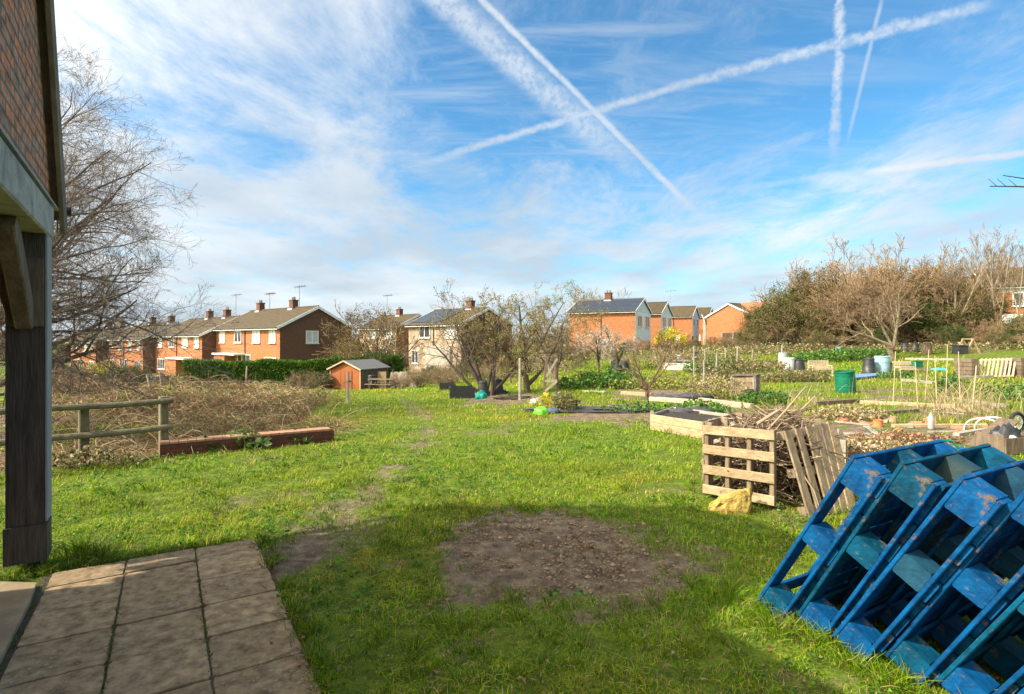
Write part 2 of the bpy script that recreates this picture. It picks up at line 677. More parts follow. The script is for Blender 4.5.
M_white = nmat('white_paint', (0.68, 0.69, 0.68), (0.80, 0.80, 0.78), 3, 0.5, 0.02)
M_clad = nmat('pale_cladding', (0.74, 0.78, 0.84), (0.82, 0.85, 0.90), 2, 0.5, 0.03)
M_render = nmat('cream_render', (0.26, 0.17, 0.10), (0.50, 0.41, 0.31), 1.1, 0.9, 0.1)
M_glass = glass_mat('window_glass', (0.05, 0.06, 0.07))
M_curtain = nmat('net_curtain', (0.42, 0.46, 0.48), (0.66, 0.68, 0.68), 2.2, 0.4, 0.0, spec=0.6)
M_lead = nmat('lead_flashing', (0.16, 0.17, 0.18), (0.25, 0.26, 0.27), 6, 0.6, 0.1)
M_darkmetal = nmat('dark_metal', (0.03, 0.03, 0.032), (0.06, 0.06, 0.06), 10, 0.5, 0.05, metal=0.4)
M_greymetal = nmat('grey_metal', (0.28, 0.29, 0.30), (0.42, 0.43, 0.44), 10, 0.4, 0.05, metal=0.6)
M_oldtimber = nmat('weathered_beam', (0.24, 0.235, 0.22), (0.52, 0.50, 0.47), 3.5, 0.9, 0.6, stretch=(1, 1, 1), c3=(0.07, 0.08, 0.075), dist=1.5)
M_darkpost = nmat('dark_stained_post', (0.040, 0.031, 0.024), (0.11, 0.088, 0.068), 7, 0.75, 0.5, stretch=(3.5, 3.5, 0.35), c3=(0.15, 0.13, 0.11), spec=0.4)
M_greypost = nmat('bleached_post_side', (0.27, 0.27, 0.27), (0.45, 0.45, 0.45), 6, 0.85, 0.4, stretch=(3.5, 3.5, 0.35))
M_brownwood = nmat('brown_rough_timber', (0.10, 0.072, 0.048), (0.22, 0.165, 0.115), 5, 0.85, 0.5, stretch=(2.5, 2.5, 0.6))
M_pallet = nmat('bleached_pallet_wood', (0.27, 0.19, 0.10), (0.52, 0.39, 0.24), 7, 0.85, 0.4, stretch=(1, 1, 2.5), c3=(0.60, 0.48, 0.32))
M_pallet2 = nmat('grey_pallet_wood', (0.16, 0.115, 0.07), (0.36, 0.28, 0.18), 7, 0.85, 0.45, stretch=(3, 3, 0.6), c3=(0.42, 0.34, 0.24))
M_fencewood = nmat('mossy_fence_timber', (0.11, 0.095, 0.055), (0.22, 0.19, 0.12), 9, 0.9, 0.4, c3=(0.12, 0.14, 0.05))
M_tan = nmat('tan_board', (0.42, 0.32, 0.20), (0.58, 0.46, 0.32), 5, 0.85, 0.3, stretch=(1, 1, 2))
M_greyboard = nmat('grey_board', (0.25, 0.22, 0.18), (0.42, 0.38, 0.32), 6, 0.85, 0.4)
M_shed = nmat('orange_stained_shed', (0.25, 0.08, 0.028), (0.42, 0.14, 0.045), 5, 0.75, 0.25, stretch=(4, 4, 0.5))
M_felt = nmat('roof_felt', (0.10, 0.10, 0.10), (0.17, 0.165, 0.16), 14, 0.95, 0.3)
M_blackplastic = nmat('black_plastic', (0.022, 0.023, 0.026), (0.045, 0.047, 0.05), 9, 0.45, 0.1, spec=0.45)
M_bluebutt = nmat('pale_blue_plastic', (0.20, 0.36, 0.44), (0.30, 0.46, 0.53), 6, 0.45, 0.05)
M_greenbarrel = nmat('green_plastic', (0.0, 0.11, 0.065), (0.012, 0.17, 0.095), 6, 0.42, 0.08, c3=(0.03, 0.2, 0.12))
M_greybin = nmat('grey_plastic', (0.28, 0.32, 0.33), (0.42, 0.45, 0.45), 6, 0.5, 0.05)
M_concrete = nmat('concrete', (0.20, 0.175, 0.135), (0.31, 0.275, 0.22), 5, 0.95, 0.4, c3=(0.36, 0.33, 0.27))
M_stone = nmat('yellow_stone', (0.28, 0.185, 0.045), (0.50, 0.36, 0.10), 9, 0.9, 0.7, c3=(0.30, 0.28, 0.09), bd=0.04)
M_bluetarp = nmat('blue_tarp', (0.10, 0.22, 0.42), (0.18, 0.33, 0.55), 8, 0.5, 0.4)
M_terracotta = nmat('terracotta', (0.48, 0.15, 0.05), (0.60, 0.22, 0.09), 9, 0.8, 0.1)
M_limebag = nmat('lime_bag', (0.10, 0.55, 0.03), (0.18, 0.72, 0.06), 5, 0.4, 0.2)
M_tealbag = nmat('teal_bag', (0.0, 0.20, 0.17), (0.02, 0.30, 0.24), 5, 0.5, 0.2)
M_rubber = nmat('tyre_rubber', (0.02, 0.02, 0.02), (0.04, 0.04, 0.04), 12, 0.8, 0.1)
M_blackmat = nmat('black_ground_fabric', (0.045, 0.045, 0.05), (0.10, 0.10, 0.105), 6, 0.75, 0.5)

# ------------------------------------------------------------------ GROUND
def seg_dist(x, y, pts):
    d = np.full(np.shape(x), 1e9)
    for (ax, ay), (bx, by) in zip(pts[:-1], pts[1:]):
        vx, vy = bx - ax, by - ay
        t = np.clip(((x - ax) * vx + (y - ay) * vy) / (vx * vx + vy * vy), 0, 1)
        d = np.minimum(d, np.hypot(x - ax - t * vx, y - ay - t * vy))
    return d


PATH = [(p.x, p.y) for p in [spot(*q) for q in ((300, 555), (352, 505), (395, 468), (428, 436), (424, 415), (405, 401), (383, 393))]]
P0 = Vector((-3.45, 4.10, 0))          # outer near corner of the shelter post
A_ = Vector((0.546, -0.838, 0)).normalized()    # along the shelter wall, towards the eye
N_ = Vector((0.838, 0.546, 0)).normalized()     # out of the wall
D1 = Vector((-0.527, 0.85, 0)).normalized()     # slab joints
D2 = Vector((0.85, 0.527, 0)).normalized()
SL0 = Vector((-2.347, 3.276, 0))


def slab_mask(x, y):
    rx, ry = x - SL0.x, y - SL0.y
    a = rx * D2.x + ry * D2.y
    b = rx * D1.x + ry * D1.y
    return (a > -3.6) & (a < 0.90 + 0.03 * np.sin(b * 7)) & (b < 1.20) & (b > -6)


BEDS = []     # (px0, px1, py0, py1, strength) dug or bare areas on the plots, as ground quads


def bed(px0, py0, px1, py1, st=1.0):
    a, b = spot((px0 + px1) / 2, py0), spot((px0 + px1) / 2, py1)
    l, r_ = spot(px0, (py0 + py1) / 2), spot(px1, (py0 + py1) / 2)
    BEDS.append(((l.x + r_.x) / 2, (a.y + b.y) / 2, abs(r_.x - l.x) / 2, abs(a.y - b.y) / 2, st))


bed(560, 405, 650, 424, 1.0)
bed(610, 388, 700, 400, 0.9)
bed(470, 394, 540, 405, 0.9)
bed(855, 396, 1000, 400, 0.7)
bed(800, 424, 990, 446, 0.85)
bed(900, 398, 1010, 412, 0.6)
bed(850, 389, 900, 394, 0.9)
bed(700, 398, 850, 430, 0.55)
bed(690, 368, 770, 380, 0.5)
bed(880, 372, 960, 382, 0.5)
bed(640, 352, 720, 362, 0.6)
bed(770, 436, 900, 470, 0.9)


def wear(x, y):
    """0 = turf, 1 = bare soil"""
    x = np.asarray(x, float)
    y = np.asarray(y, float)
    n = fbm(x, y, 1.7, 3, 4) - 0.5
    nf = fbm(x, y, 6.0, 9, 3) - 0.5
    # the bare oval in front
    e = np.hypot((x - 0.34 + 0.10 * (y - 4.5)) / 1.0, (y - 4.50) / 1.08)
    w = sstep(1.32, 0.62, e + n * 0.75 + nf * 0.5)
    # small bare spot beside the slabs
    e = np.hypot((x + 1.72) / 0.22, (y - 4.35) / 0.42)
    w = np.maximum(w, 0.9 * sstep(1.3, 0.7, e + n * .6))
    d = seg_dist(x, y, PATH)
    w = np.maximum(w, 0.47 * sstep(0.36, 0.03, d + n * .8 + nf * 0.8) * sstep(30, 14, y))
    w = np.maximum(w, 0.42 * sstep(0.14, 0.34, n) * sstep(10, 5, y))
    w = np.maximum(w, 0.38 * sstep(0.04, 0.28, fbm(x, y, 0.9, 41, 4) - 0.5) * sstep(22, 10, y))
    for (bx, by, hx, hy, st) in BEDS:
        q = np.maximum(np.abs(x - bx) / hx, np.abs(y - by) / hy)
        w = np.maximum(w, st * 0.8 * sstep(1.25, 0.7, q + n * 1.6 + nf * 1.0))
    # plots on the right are patchy
    u = x / np.maximum(y, 3)
    w = np.maximum(w, 0.5 * sstep(0.05, 0.2, fbm(x, y, 0.55, 21, 4) - 0.5) * sstep(0.14, 0.3, u) * sstep(10, 13, y))
    # rough ground under the brambles
    dist = (x + 6.6) * (-0.62) + (y - 6.7) * 0.785
    w = np.maximum(w, sstep(0.15, 0.5, dist) * sstep(-0.335, -0.37, u) * sstep(34, 26, y) * 0.95 * sstep(0.60, 0.50, fbm(x, y, 0.5, 91, 3)))
    return np.clip(w, 0, 1)


def grid_axis(fa, fb, fine, lim0, lim1, mid0, mid1, mid):
    a = list(np.arange(fa, fb, fine))
    v, st = a[-1], fine
    while v < mid1:
        st = min(st * 1.06, mid)
        v += st
        a.append(v)
    while v < lim1:
        st *= 1.25
        v += st
        a.append(v)
    v, st = a[0], fine
    lo = []
    while v > mid0:
        st = min(st * 1.06, mid)
        v -= st
        lo.append(v)
    while v > lim0:
        st *= 1.25
        v -= st
        lo.append(v)
    return np.array(lo[::-1] + a)


gx = grid_axis(-4.5, 4.5, 0.05, -900, 900, -45, 45, 0.4)
gy = grid_axis(2.2, 8.0, 0.05, -300, 1600, -4, 50, 0.35)
GX, GY = np.meshgrid(gx, gy)
GW = wear(GX, GY)
GZ = terrain(GX, GY)
near = sstep(14, 8, np.hypot(GX, GY))
bump_ = (fbm(GX, GY, 2.2, 5, 4) - 0.5) * 0.05 + GW * (fbm(GX, GY, 6, 6, 3) - 0.5) * 0.085
pad = slab_mask(GX, GY)
GZ = GZ + bump_ * near * (~pad) - 0.03 * pad
GZ = GZ + (1 - near) * (fbm(GX, GY, 0.8, 8, 3) - 0.5) * 0.10 * sstep(120, 40, GY)
ny, nx = GX.shape
idx = np.arange(ny * nx).reshape(ny, nx)
gm = MB()
gm.add(np.stack([GX, GY, GZ], -1).reshape(-1, 3), np.stack([idx[:-1, :-1], idx[:-1, 1:], idx[1:, 1:], idx[1:, :-1]], -1).reshape(-1, 4),
       np.repeat(GW.reshape(-1, 1), 3, axis=1))


def ground_material():
    mt = bpy.data.materials.new('turf_and_soil')
    mt.use_nodes = True
    nt = mt.node_tree
    N, L = nt.nodes, nt.links
    b = N['Principled BSDF']
    b.inputs['Roughness'].default_value = 0.95
    b.inputs['Specular IOR Level'].default_value = 0.15
    tc = N.new('ShaderNodeTexCoord')

    def noise(scale, detail=6, rough=0.65, loc=0.0):
        mp = N.new('ShaderNodeMapping')
        mp.inputs['Location'].default_value = (loc, loc, 0)
        L.new(tc.outputs['Object'], mp.inputs[0])
        n = N.new('ShaderNodeTexNoise')
        n.inputs['Scale'].default_value = scale
        n.inputs['Detail'].default_value = detail
        n.inputs['Roughness'].default_value = rough
        L.new(mp.outputs[0], n.inputs['Vector'])
        return n.outputs['Fac']

    def ramp(f, stops):
        cr = N.new('ShaderNodeValToRGB')
        el = cr.color_ramp.elements
        el[0].position, el[0].color = stops[0][0], (*stops[0][1], 1)
        el[1].position, el[1].color = stops[-1][0], (*stops[-1][1], 1)
        for p, c in stops[1:-1]:
            q = el.new(p)
            q.color = (*c, 1)
        L.new(f, cr.inputs[0])
        return cr.outputs[0]
    turf = ramp(noise(7.0, 12, 0.85), [(0.34, (0.035, 0.045, 0.010)), (0.47, (0.085, 0.13, 0.012)), (0.58, (0.17, 0.23, 0.02)), (0.68, (0.26, 0.22, 0.07))])
    soil = ramp(noise(5.5, 10, 0.8, 4), [(0.32, (0.05, 0.034, 0.021)), (0.47, (0.16, 0.117, 0.076)), (0.60, (0.28, 0.215, 0.145)), (0.70, (0.46, 0.37, 0.26))])
    at_ = N.new('ShaderNodeAttribute')
    at_.attribute_name = 'Col'
    ms = N.new('ShaderNodeMath')
    ms.operation = 'ADD'
    mn = N.new('ShaderNodeMapRange')
    L.new(noise(14, 4, 0.6, 9), mn.inputs[0])
    mn.inputs[3].default_value = -0.45
    mn.inputs[4].default_value = 0.45
    L.new(at_.outputs['Fac'], ms.inputs[0])
    L.new(mn.outputs[0], ms.inputs[1])
    st = N.new('ShaderNodeMapRange')
    st.interpolation_type = 'SMOOTHSTEP'
    L.new(ms.outputs[0], st.inputs[0])
    st.inputs[1].default_value = 0.15
    st.inputs[2].default_value = 0.6
    mx = N.new('ShaderNodeMix')
    mx.data_type = 'RGBA'
    L.new(st.outputs[0], mx.inputs[0])
    L.new(turf, mx.inputs[6])
    L.new(soil, mx.inputs[7])
    L.new(mx.outputs[2], b.inputs['Base Color'])
    bp = N.new('ShaderNodeBump')
    bp.inputs['Strength'].default_value = 0.8
    bp.inputs['Distance'].default_value = 0.03
    L.new(noise(28, 6, 0.75), bp.inputs['Height'])
    L.new(bp.outputs[0], b.inputs['Normal'])
    return mt


tag(gm.build('ground', ground_material(), smooth=True, uv=False), kind='structure')

# ------------------------------------------------------------------ GRASS
GREENS = np.array([(0.135, 0.27, 0.008), (0.19, 0.34, 0.010), (0.25, 0.39, 0.012), (0.08, 0.19, 0.008), (0.33, 0.41, 0.016), (0.46, 0.40, 0.15), (0.32, 0.29, 0.08)])
GP = np.array([0.20, 0.22, 0.18, 0.14, 0.13, 0.07, 0.06])


def scatter(r0, r1, dens, a0=-52, a1=52):
    a0, a1 = math.radians(a0), math.radians(a1)
    n = int(dens * (a1 - a0) / 2 * (r1 ** 2 - r0 ** 2))
    a = R.uniform(a0, a1, n)
    r = np.sqrt(R.uniform(r0 ** 2, r1 ** 2, n))
    return r * np.sin(a), r * np.cos(a)


def grass_tier(r0, r1, dens, h0, h1, wid, fine):
    x, y = scatter(r0, r1, dens)
    w = wear(x, y)
    clump = 0.55 * fbm(x, y, 3.0, 30, 3) + 0.45 * fbm(x, y, 9.0, 31, 2)
    clump = np.clip((clump - 0.5) * 1.7 + 0.5, 0.02, 1)
    big = fbm(x, y, 0.5, 33, 3)
    keep = (R.random(len(x)) > w * 1.25 - 0.04) & ~slab_mask(x, y) & (R.random(len(x)) < 0.12 + 1.7 * clump)
    x, y, clump, w, big = x[keep], y[keep], clump[keep], w[keep], big[keep]
    n = len(x)
    z = terrain(x, y) - 0.012
    h = R.uniform(h0, h1, n) * (0.35 + 1.5 * clump ** 1.3) * (1 - 0.45 * w)
    az = R.uniform(0, 2 * math.pi, n)
    lean = R.uniform(0.25, 1.7, n)
    dx, dy = np.cos(az), np.sin(az)
    sx, sy = -dy * wid * 0.5, dx * wid * 0.5
    sx = sx * R.uniform(0.6, 1.4, n)
    sy = sy * R.uniform(0.6, 1.4, n)
    ci = R.choice(len(GREENS), n, p=GP)
    c = GREENS[ci] * R.uniform(0.9, 1.5, (n, 1))
    # lusher and yellower areas of the lawn
    c[:, 0] *= 0.75 + 0.95 * big
    c = c * (0.60 + 0.60 * clump[:, None]) * (0.80 + 0.40 * fbm(x, y, 1.3, 77, 3)[:, None])
    straw = (R.random(n) < 0.09 + 0.4 * w)
    c[straw] = np.array([0.26, 0.21, 0.10]) * R.uniform(0.6, 1.3, (straw.sum(), 1))
    z3 = np.zeros(n)
    base = np.stack([x, y, z], 1)
    s = np.stack([sx, sy, z3], 1)
    if fine:
        m1 = base + np.stack([dx * h * lean * 0.25, dy * h * lean * 0.25, h * 0.6], 1)
        tp = base + np.stack([dx * h * lean * 0.9, dy * h * lean * 0.9, h * (1.05 - 0.42 * lean)], 1)
        V = np.stack([base - s, base + s, m1 + s * .8, m1 - s * .8, tp], 1).reshape(-1, 3)
        i = np.arange(n)[:, None] * 5
        mb.add(V, i + np.array([[0, 1, 2, 3]]), np.repeat(c, 5, axis=0))
        mb.ch.append((np.zeros((0, 3)), i + np.array([[3, 2, 4]]) + mb.n - 5 * n, np.zeros((0, 3))))
    else:
        tp = base + np.stack([dx * h * lean * 0.8, dy * h * lean * 0.8, h], 1)
        V = np.stack([base - s, base + s, tp], 1).reshape(-1, 3)
        mb.add(V, np.arange(n * 3).reshape(-1, 3), np.repeat(c, 3, axis=0))


mb = MB()
grass_tier(2.3, 4.6, 6800, 0.025, 0.068, 0.0042, True)
grass_tier(4.6, 8.0, 3400, 0.025, 0.070, 0.006, True)
grass_tier(8.0, 14, 1300, 0.025, 0.07, 0.011, False)
grass_tier(14, 26, 280, 0.035, 0.10, 0.022, False)
grass_tier(26, 44, 80, 0.05, 0.13, 0.045, False)
tag(mb.build('grass', M_blade, uv=False), kind='stuff', label='short uneven green lawn grass with straw in it', cat='grass')

# tufts of longer grass along the slabs, the post and the pallets
mb = MB()


def tuft(x, y, r, n, h, wid=0.005):
    a = R.uniform(0, 6.28, n)
    q = np.abs(R.normal(0, r, n))
    xx, yy = x + q * np.cos(a), y + q * np.sin(a)
    zz = terrain(xx, yy)
    hh = h * R.uniform(0.45, 1.1, n)
    az = a + R.normal(0, .8, n)
    lean = R.uniform(0.2, 1.0, n)
    K = 4
    t = np.linspace(0, 1, K)
    P = np.stack([xx[:, None] + np.cos(az)[:, None] * (hh * lean)[:, None] * t ** 2,
                  yy[:, None] + np.sin(az)[:, None] * (hh * lean)[:, None] * t ** 2,
                  zz[:, None] + hh[:, None] * (t - 0.35 * lean[:, None] * t ** 2)], -1)
    ci = R.choice(len(GREENS), n, p=GP)
    mb.tubes(P, np.broadcast_to(wid * np.array([1, .9, .6, .1]) * .5, (n, K)), 3, GREENS[ci] * R.uniform(.7, 1.3, (n, 1)))


for i in range(46):
    b = R.uniform(-2.2, 1.2)
    q = SL0 + D2 * (0.93 + R.uniform(0, 0.05)) + D1 * b
    tuft(q.x, q.y, 0.05, 26, R.uniform(0.05, 0.13))
for i in range(26):
    q = SL0 + D2 * R.uniform(-1.2, 0.9) + D1 * 1.22
    tuft(q.x, q.y, 0.05, 22, R.uniform(0.04, 0.11))
tuft(-3.42, 4.42, 0.10, 220, 0.20)
tuft(-3.20, 4.30, 0.08, 120, 0.14)
for k in range(60):
    q = Vector((1.6, 3.55)) + Vector((0.5, -0.87)) * R.uniform(-0.2, 2.1) + Vector((-0.87, -0.5)) * R.uniform(0.0, 0.25)
    tuft(q.x, q.y, 0.06, 34, R.uniform(0.08, 0.19))
for k in range(130):
    px, py = R.uniform(260, 760), R.uniform(520, 690)
    q = spot(px, py)
    if wear(q.x, q.y) < 0.5 and not slab_mask(np.array(q.x), np.array(q.y)):
        tuft(q.x, q.y, 0.05, 24, R.uniform(0.06, 0.13))
for k in range(110):        # turf creeping in over the rim of the bare oval
    a_t = R.uniform(0, 6.28)
    e_t = R.uniform(0.80, 1.15)
    tuft(0.34 + 1.0 * e_t * math.cos(a_t), 4.5 + 1.08 * e_t * math.sin(a_t), 0.05, 22, R.uniform(0.035, 0.085), 0.0045)
for k in range(90):
    px, py = R.uniform(60, 700), R.uniform(440, 520)
    q = spot(px, py)
    if wear(q.x, q.y) < 0.5:
        tuft(q.x, q.y, 0.10, 26, R.uniform(0.08, 0.16), 0.008)
for k in range(40):
    q = at(R.uniform(700, 880), 5.9) + Vector((0, R.uniform(-0.6, 0.5), 0))
    tuft(q.x, q.y, 0.06, 24, R.uniform(0.08, 0.2))
for k in range(80):      # longer rough grass at the plot edges
    px, py = R.uniform(560, 1020), R.uniform(372, 436)
    q = spot(px, py)
    tuft(q.x, q.y, 0.25, 26, R.uniform(0.10, 0.26), 0.016)
tag(mb.build('grass_tufts', M_blade, uv=False), kind='stuff', label='longer tufts of grass along edges and boards', cat='grass')

# small broad leaved weeds through the turf
mb = MB()
n = 1500
x, y = scatter(2.6, 11, 60)
k_ = (wear(x, y) < .5) & ~slab_mask(x, y) & (fbm(x, y, 1.1, 55, 3) > .52)
x, y = x[k_], y[k_]
rep_ = 7
x, y = np.repeat(x, rep_), np.repeat(y, rep_)
x, y = x + R.normal(0, .022, len(x)), y + R.normal(0, .022, len(x))
WC = np.array([(0.09, 0.22, 0.02), (0.14, 0.30, 0.03), (0.06, 0.15, 0.02)])
mb.leaves(np.stack([x, y, terrain(x, y) + R.uniform(.01, .045, len(x))], 1), R.uniform(.014, .034, len(x)), WC[R.integers(0, 3, len(x))] * R.uniform(.7, 1.3, (len(x), 1)), flat=.6, aspect=.85)
tag(mb.build('lawn_weeds', M_leaf, uv=False), kind='stuff', label='small broad leaved weeds growing through the lawn', cat='weeds')

# clods, stones, dead leaves on the bare oval
mb = MB()
n = 4200
ex, ey = R.normal(0, 0.55, n) * 1.05 + 0.34, R.normal(0, 0.5, n) * 1.12 + 4.5
ok = wear(ex, ey) > 0.45
ex, ey = ex[ok], ey[ok]
for x, y in zip(ex, ey):
    s = R.uniform(0.003, 0.012) * (1 + 1.3 * (R.random() < .07))
    c = np.array(random.Random(int(x * 1e5)).choice([(0.14, 0.09, 0.052), (0.22, 0.15, 0.09), (0.28, 0.20, 0.12), (0.34, 0.25, 0.16), (0.09, 0.06, 0.036)]))
    V = np.array([(1, 0, 0), (0, 1, 0), (-1, 0, 0), (0, -1, 0), (0, 0, .7), (0, 0, -.5)], float) * s * R.uniform(0.6, 1.3, (6, 1))
    V = V + (x, y, tz(x, y) + 0.012)
    mb.add(V, [[0, 1, 4], [1, 2, 4], [2, 3, 4], [3, 0, 4], [1, 0, 5], [2, 1, 5], [3, 2, 5], [0, 3, 5]], c)
tag(mb.build('soil_clods', M_stem, uv=False), kind='stuff', label='small clods and pebbles on the bare soil patch', cat='soil')
mb = MB()
pts, cc = [], []
for k in range(420):
    px, py = R.uniform(260, 1000), R.uniform(470, 692)
    q = spot(px, py)
    pts.append((q.x, q.y, q.z + 0.03))
    cc.append(random.Random(k).choice([(0.30, 0.20, 0.10), (0.42, 0.32, 0.2), (0.22, 0.13, 0.07), (0.40, 0.22, 0.15)]))
mb.leaves(np.array(pts), R.uniform(0.015, 0.05, len(pts)), np.array(cc), flat=0.8)
tag(mb.build('dead_leaves', M_leaf, uv=False), kind='stuff', label='scattered dead leaves lying in the grass', cat='leaves')

# ------------------------------------------------------------------ PAVING (setting)


def slab_material():
    m = nmat('weathered_slab', (0.17, 0.108, 0.05), (0.54, 0.38, 0.21), 13, 0.92, 1.0, c3=(0.38, 0.30, 0.20), detail=10, bs=14, bd=0.008)
    nt = m.node_tree
    N, L = nt.nodes, nt.links
    b = N['Principled BSDF']
    src = b.inputs['Base Color'].links[0].from_socket
    tc = N.new('ShaderNodeTexCoord')
    v = N.new('ShaderNodeTexVoronoi')
    v.inputs['Scale'].default_value = 26
    L.new(tc.outputs['Object'], v.inputs['Vector'])
    n = N.new('ShaderNodeTexNoise')
    n.inputs['Scale'].default_value = 2.2
    n.inputs['Detail'].default_value = 5
    L.new(tc.outputs['Object'], n.inputs['Vector'])
    a = N.new('ShaderNodeMath')
    a.operation = 'MULTIPLY'
    r1 = N.new('ShaderNodeMapRange')
    L.new(v.outputs['Distance'], r1.inputs[0])
    r1.inputs[1].default_value = 0.30
    r1.inputs[2].default_value = 0.18
    r2 = N.new('ShaderNodeMapRange')
    L.new(n.outputs['Fac'], r2.inputs[0])
    r2.inputs[1].default_value = 0.45
    r2.inputs[2].default_value = 0.60
    L.new(r1.outputs[0], a.inputs[0])
    L.new(r2.outputs[0], a.inputs[1])
    a2 = N.new('ShaderNodeMath')
    a2.operation = 'MULTIPLY'
    L.new(a.outputs[0], a2.inputs[0])
    a2.inputs[1].default_value = 0.8
    mx = N.new('ShaderNodeMix')
    mx.data_type = 'RGBA'
    L.new(a2.outputs[0], mx.inputs[0])
    L.new(src, mx.inputs[6])
    mx.inputs[7].default_value = (0.40, 0.37, 0.29, 1)
    L.new(mx.outputs[2], b.inputs['Base Color'])
    return m


M_slab = slab_material()
PATIO = thing('patio', None, None)
del_keys = []
PATIO['kind'] = 'structure'
rs = random.Random(5)
for ci, (a0, a1) in enumerate(((-0.445, 0.0), (0.0, 0.455), (0.455, 0.90))):
    for r in range(-5, 3):
        b0, b1 = r * 0.435, r * 0.435 + 0.435
        if r == 2:
            b1 = b0 + 0.29
        g = 0.003
        zt = 0.012 + rs.uniform(-0.006, 0.006)
        c = [SL0 + D2 * (a0 + g) + D1 * (b0 + g), SL0 + D2 * (a1 - g) + D1 * (b0 + g), SL0 + D2 * (a1 - g) + D1 * (b1 - g), SL0 + D2 * (a0 + g) + D1 * (b1 - g)]
        m = MB()
        rim = []
        K = 14          # slightly irregular edges
        for i in range(4):
            p, q = c[i], c[(i + 1) % 4]
            for k in range(K):
                w_ = p.lerp(q, k / K)
                nn = (q - p).normalized().cross(Vector((0, 0, 1)))
                j = rs.uniform(-0.005, 0.001) - (rs.choice([0.006, 0.012, 0.022]) if (k == 0) else 0)
                rim.append(w_ + nn * j)
        cen = sum(rim, Vector()) / len(rim)
        low = [v + Vector((0, 0, -0.05)) for v in rim]
        mid = [v + Vector((0, 0, zt - 0.005)) for v in rim]
        top = [cen + (v - cen) * 0.989 + Vector((0, 0, zt)) for v in rim]
        k4 = len(rim)
        base = m.n
        m.add([tuple(v) for v in low + mid + top], [[i + o, (i + 1) % k4 + o, (i + 1) % k4 + o + k4, i + o + k4] for o in (0, k4) for i in range(k4)])
        m.ch.append((np.zeros((0, 3)), np.array([[2 * k4 + i for i in range(k4)]]) + base, None))
        m.build('slab', M_slab, PATIO)
mb = MB()
nm = 2600
aa = R.choice([0.0, 0.455, -0.46], nm, p=[.35, .35, .3]) + R.normal(0, .006, nm)
bb = R.uniform(-1.6, 1.15, nm)
keep_ = fbm(aa * 3, bb, 3.0, 88, 3) > .48
aa, bb = aa[keep_], bb[keep_]
MX = SL0.x + D2.x * aa + D1.x * bb
MY = SL0.y + D2.y * aa + D1.y * bb
mb.leaves(np.stack([MX, MY, np.full(len(aa), .006) + R.uniform(0, .012, len(aa))], 1), R.uniform(.006, .016, len(aa)), np.array([(.09, .13, .02), (.14, .17, .03), (.16, .13, .06)])[R.integers(0, 3, len(aa))], flat=.3)
tag(mb.build('joint_moss', M_leaf, uv=False), kind='stuff', label='moss and grit in the joints of the paving', cat='moss')
# concrete apron under the shelter, left of the slabs
m = MB()
rim = []
for (a, b) in ((-0.475, -2.4), (-0.475, -0.4), (-0.48, 0.62), (-0.50, 0.94), (-0.75, 1.12), (-1.2, 1.16), (-3.4, 1.2), (-3.4, -2.4)):
    rim.append(SL0 + D2 * a + D1 * b + Vector((0, 0, -0.05)))
m.prism(rim, (0, 0, 0.085))
m.build('concrete_apron', nmat('apron_concrete', (0.17, 0.12, 0.065), (0.34, 0.25, 0.145), 3.0, 0.95, 0.5, c3=(0.24, 0.24, 0.05), detail=8), PATIO)
# bedding seen in the joints
m = MB()
m.prism([SL0 + D2 * a + D1 * b + Vector((0, 0, -0.045)) for a, b in ((-0.5, -2.4), (0.9, -2.4), (0.9, 1.13), (-0.5, 1.13))], (0, 0, 0.049))
m.build('joint_bedding', nmat('joint_soil', (0.05, 0.04, 0.022), (0.11, 0.09, 0.05), 12, 0.95, 0.4), PATIO)

# ------------------------------------------------------------------ SHELTER (brick gable on timber posts)
SH = thing('brick_shelter', 'old brick gabled shelter carried on a dark timber post at the left edge', 'shelter', (0, 0, 0))


def sh(t, d=0.0, z=0.0):
    """t along the wall towards the eye, d inwards, z up"""
    return P0 + A_ * t - N_ * d + Vector((0, 0, z))


UP = Vector((0, 0, 1))
# gable wall: brick above the beam
prof = [(-0.50, 2.745), (0.26, 4.14), (0.75, 4.24), (1.25, 4.14), (1.50, 3.9), (2.15, 2.745)]  # top beyond the frame cut flat to shorten the shelter's shadow
m = MB()
m.prism([sh(t, 0.02, z) for t, z in prof], -N_ * 0.22)
m.build('brick_gable', M_brick_old, SH)
m = MB()
m.prism([sh(1.75, 0.02, 0), sh(5.2, 0.02, 0), sh(5.2, 0.02, 2.48), sh(1.75, 0.02, 2.48)], -N_ * 0.22)  # unseen walls added past the frame to keep the foreground in shade
m.prism([sh(1.75, 0.25, 0), sh(1.97, 0.25, 0), sh(1.97, 0.25, 2.48), sh(1.75, 0.25, 2.48)], -N_ * 2.0)
m.prism([sh(-0.05, 2.62, 0), sh(5.2, 2.62, 0), sh(5.2, 2.62, 2.74), sh(-0.05, 2.62, 2.74)], -N_ * 0.2)  # unseen back wall, added to keep sun off the slabs
m.prism([sh(5.0, 0.26, 0), sh(5.2, 0.26, 0), sh(5.2, 0.26, 2.7), sh(5.0, 0.26, 2.7)], -N_ * 2.3)
m.build('unseen_shade_wall', M_brick_old, SH)
m = MB()
m.frame8(sh(-0.27, 0.08, 2.61), sh(5.2, 0.08, 2.61), 0.20, 0.25, UP, 0.012)
m.build('beam', M_oldtimber, SH)
m = MB()
m.frame8(sh(-0.47, -0.005, 2.755), sh(2.42, -0.005, 2.755), 0.05, 0.018, UP, 0.0)
m.build('lead_flashing', M_lead, SH)
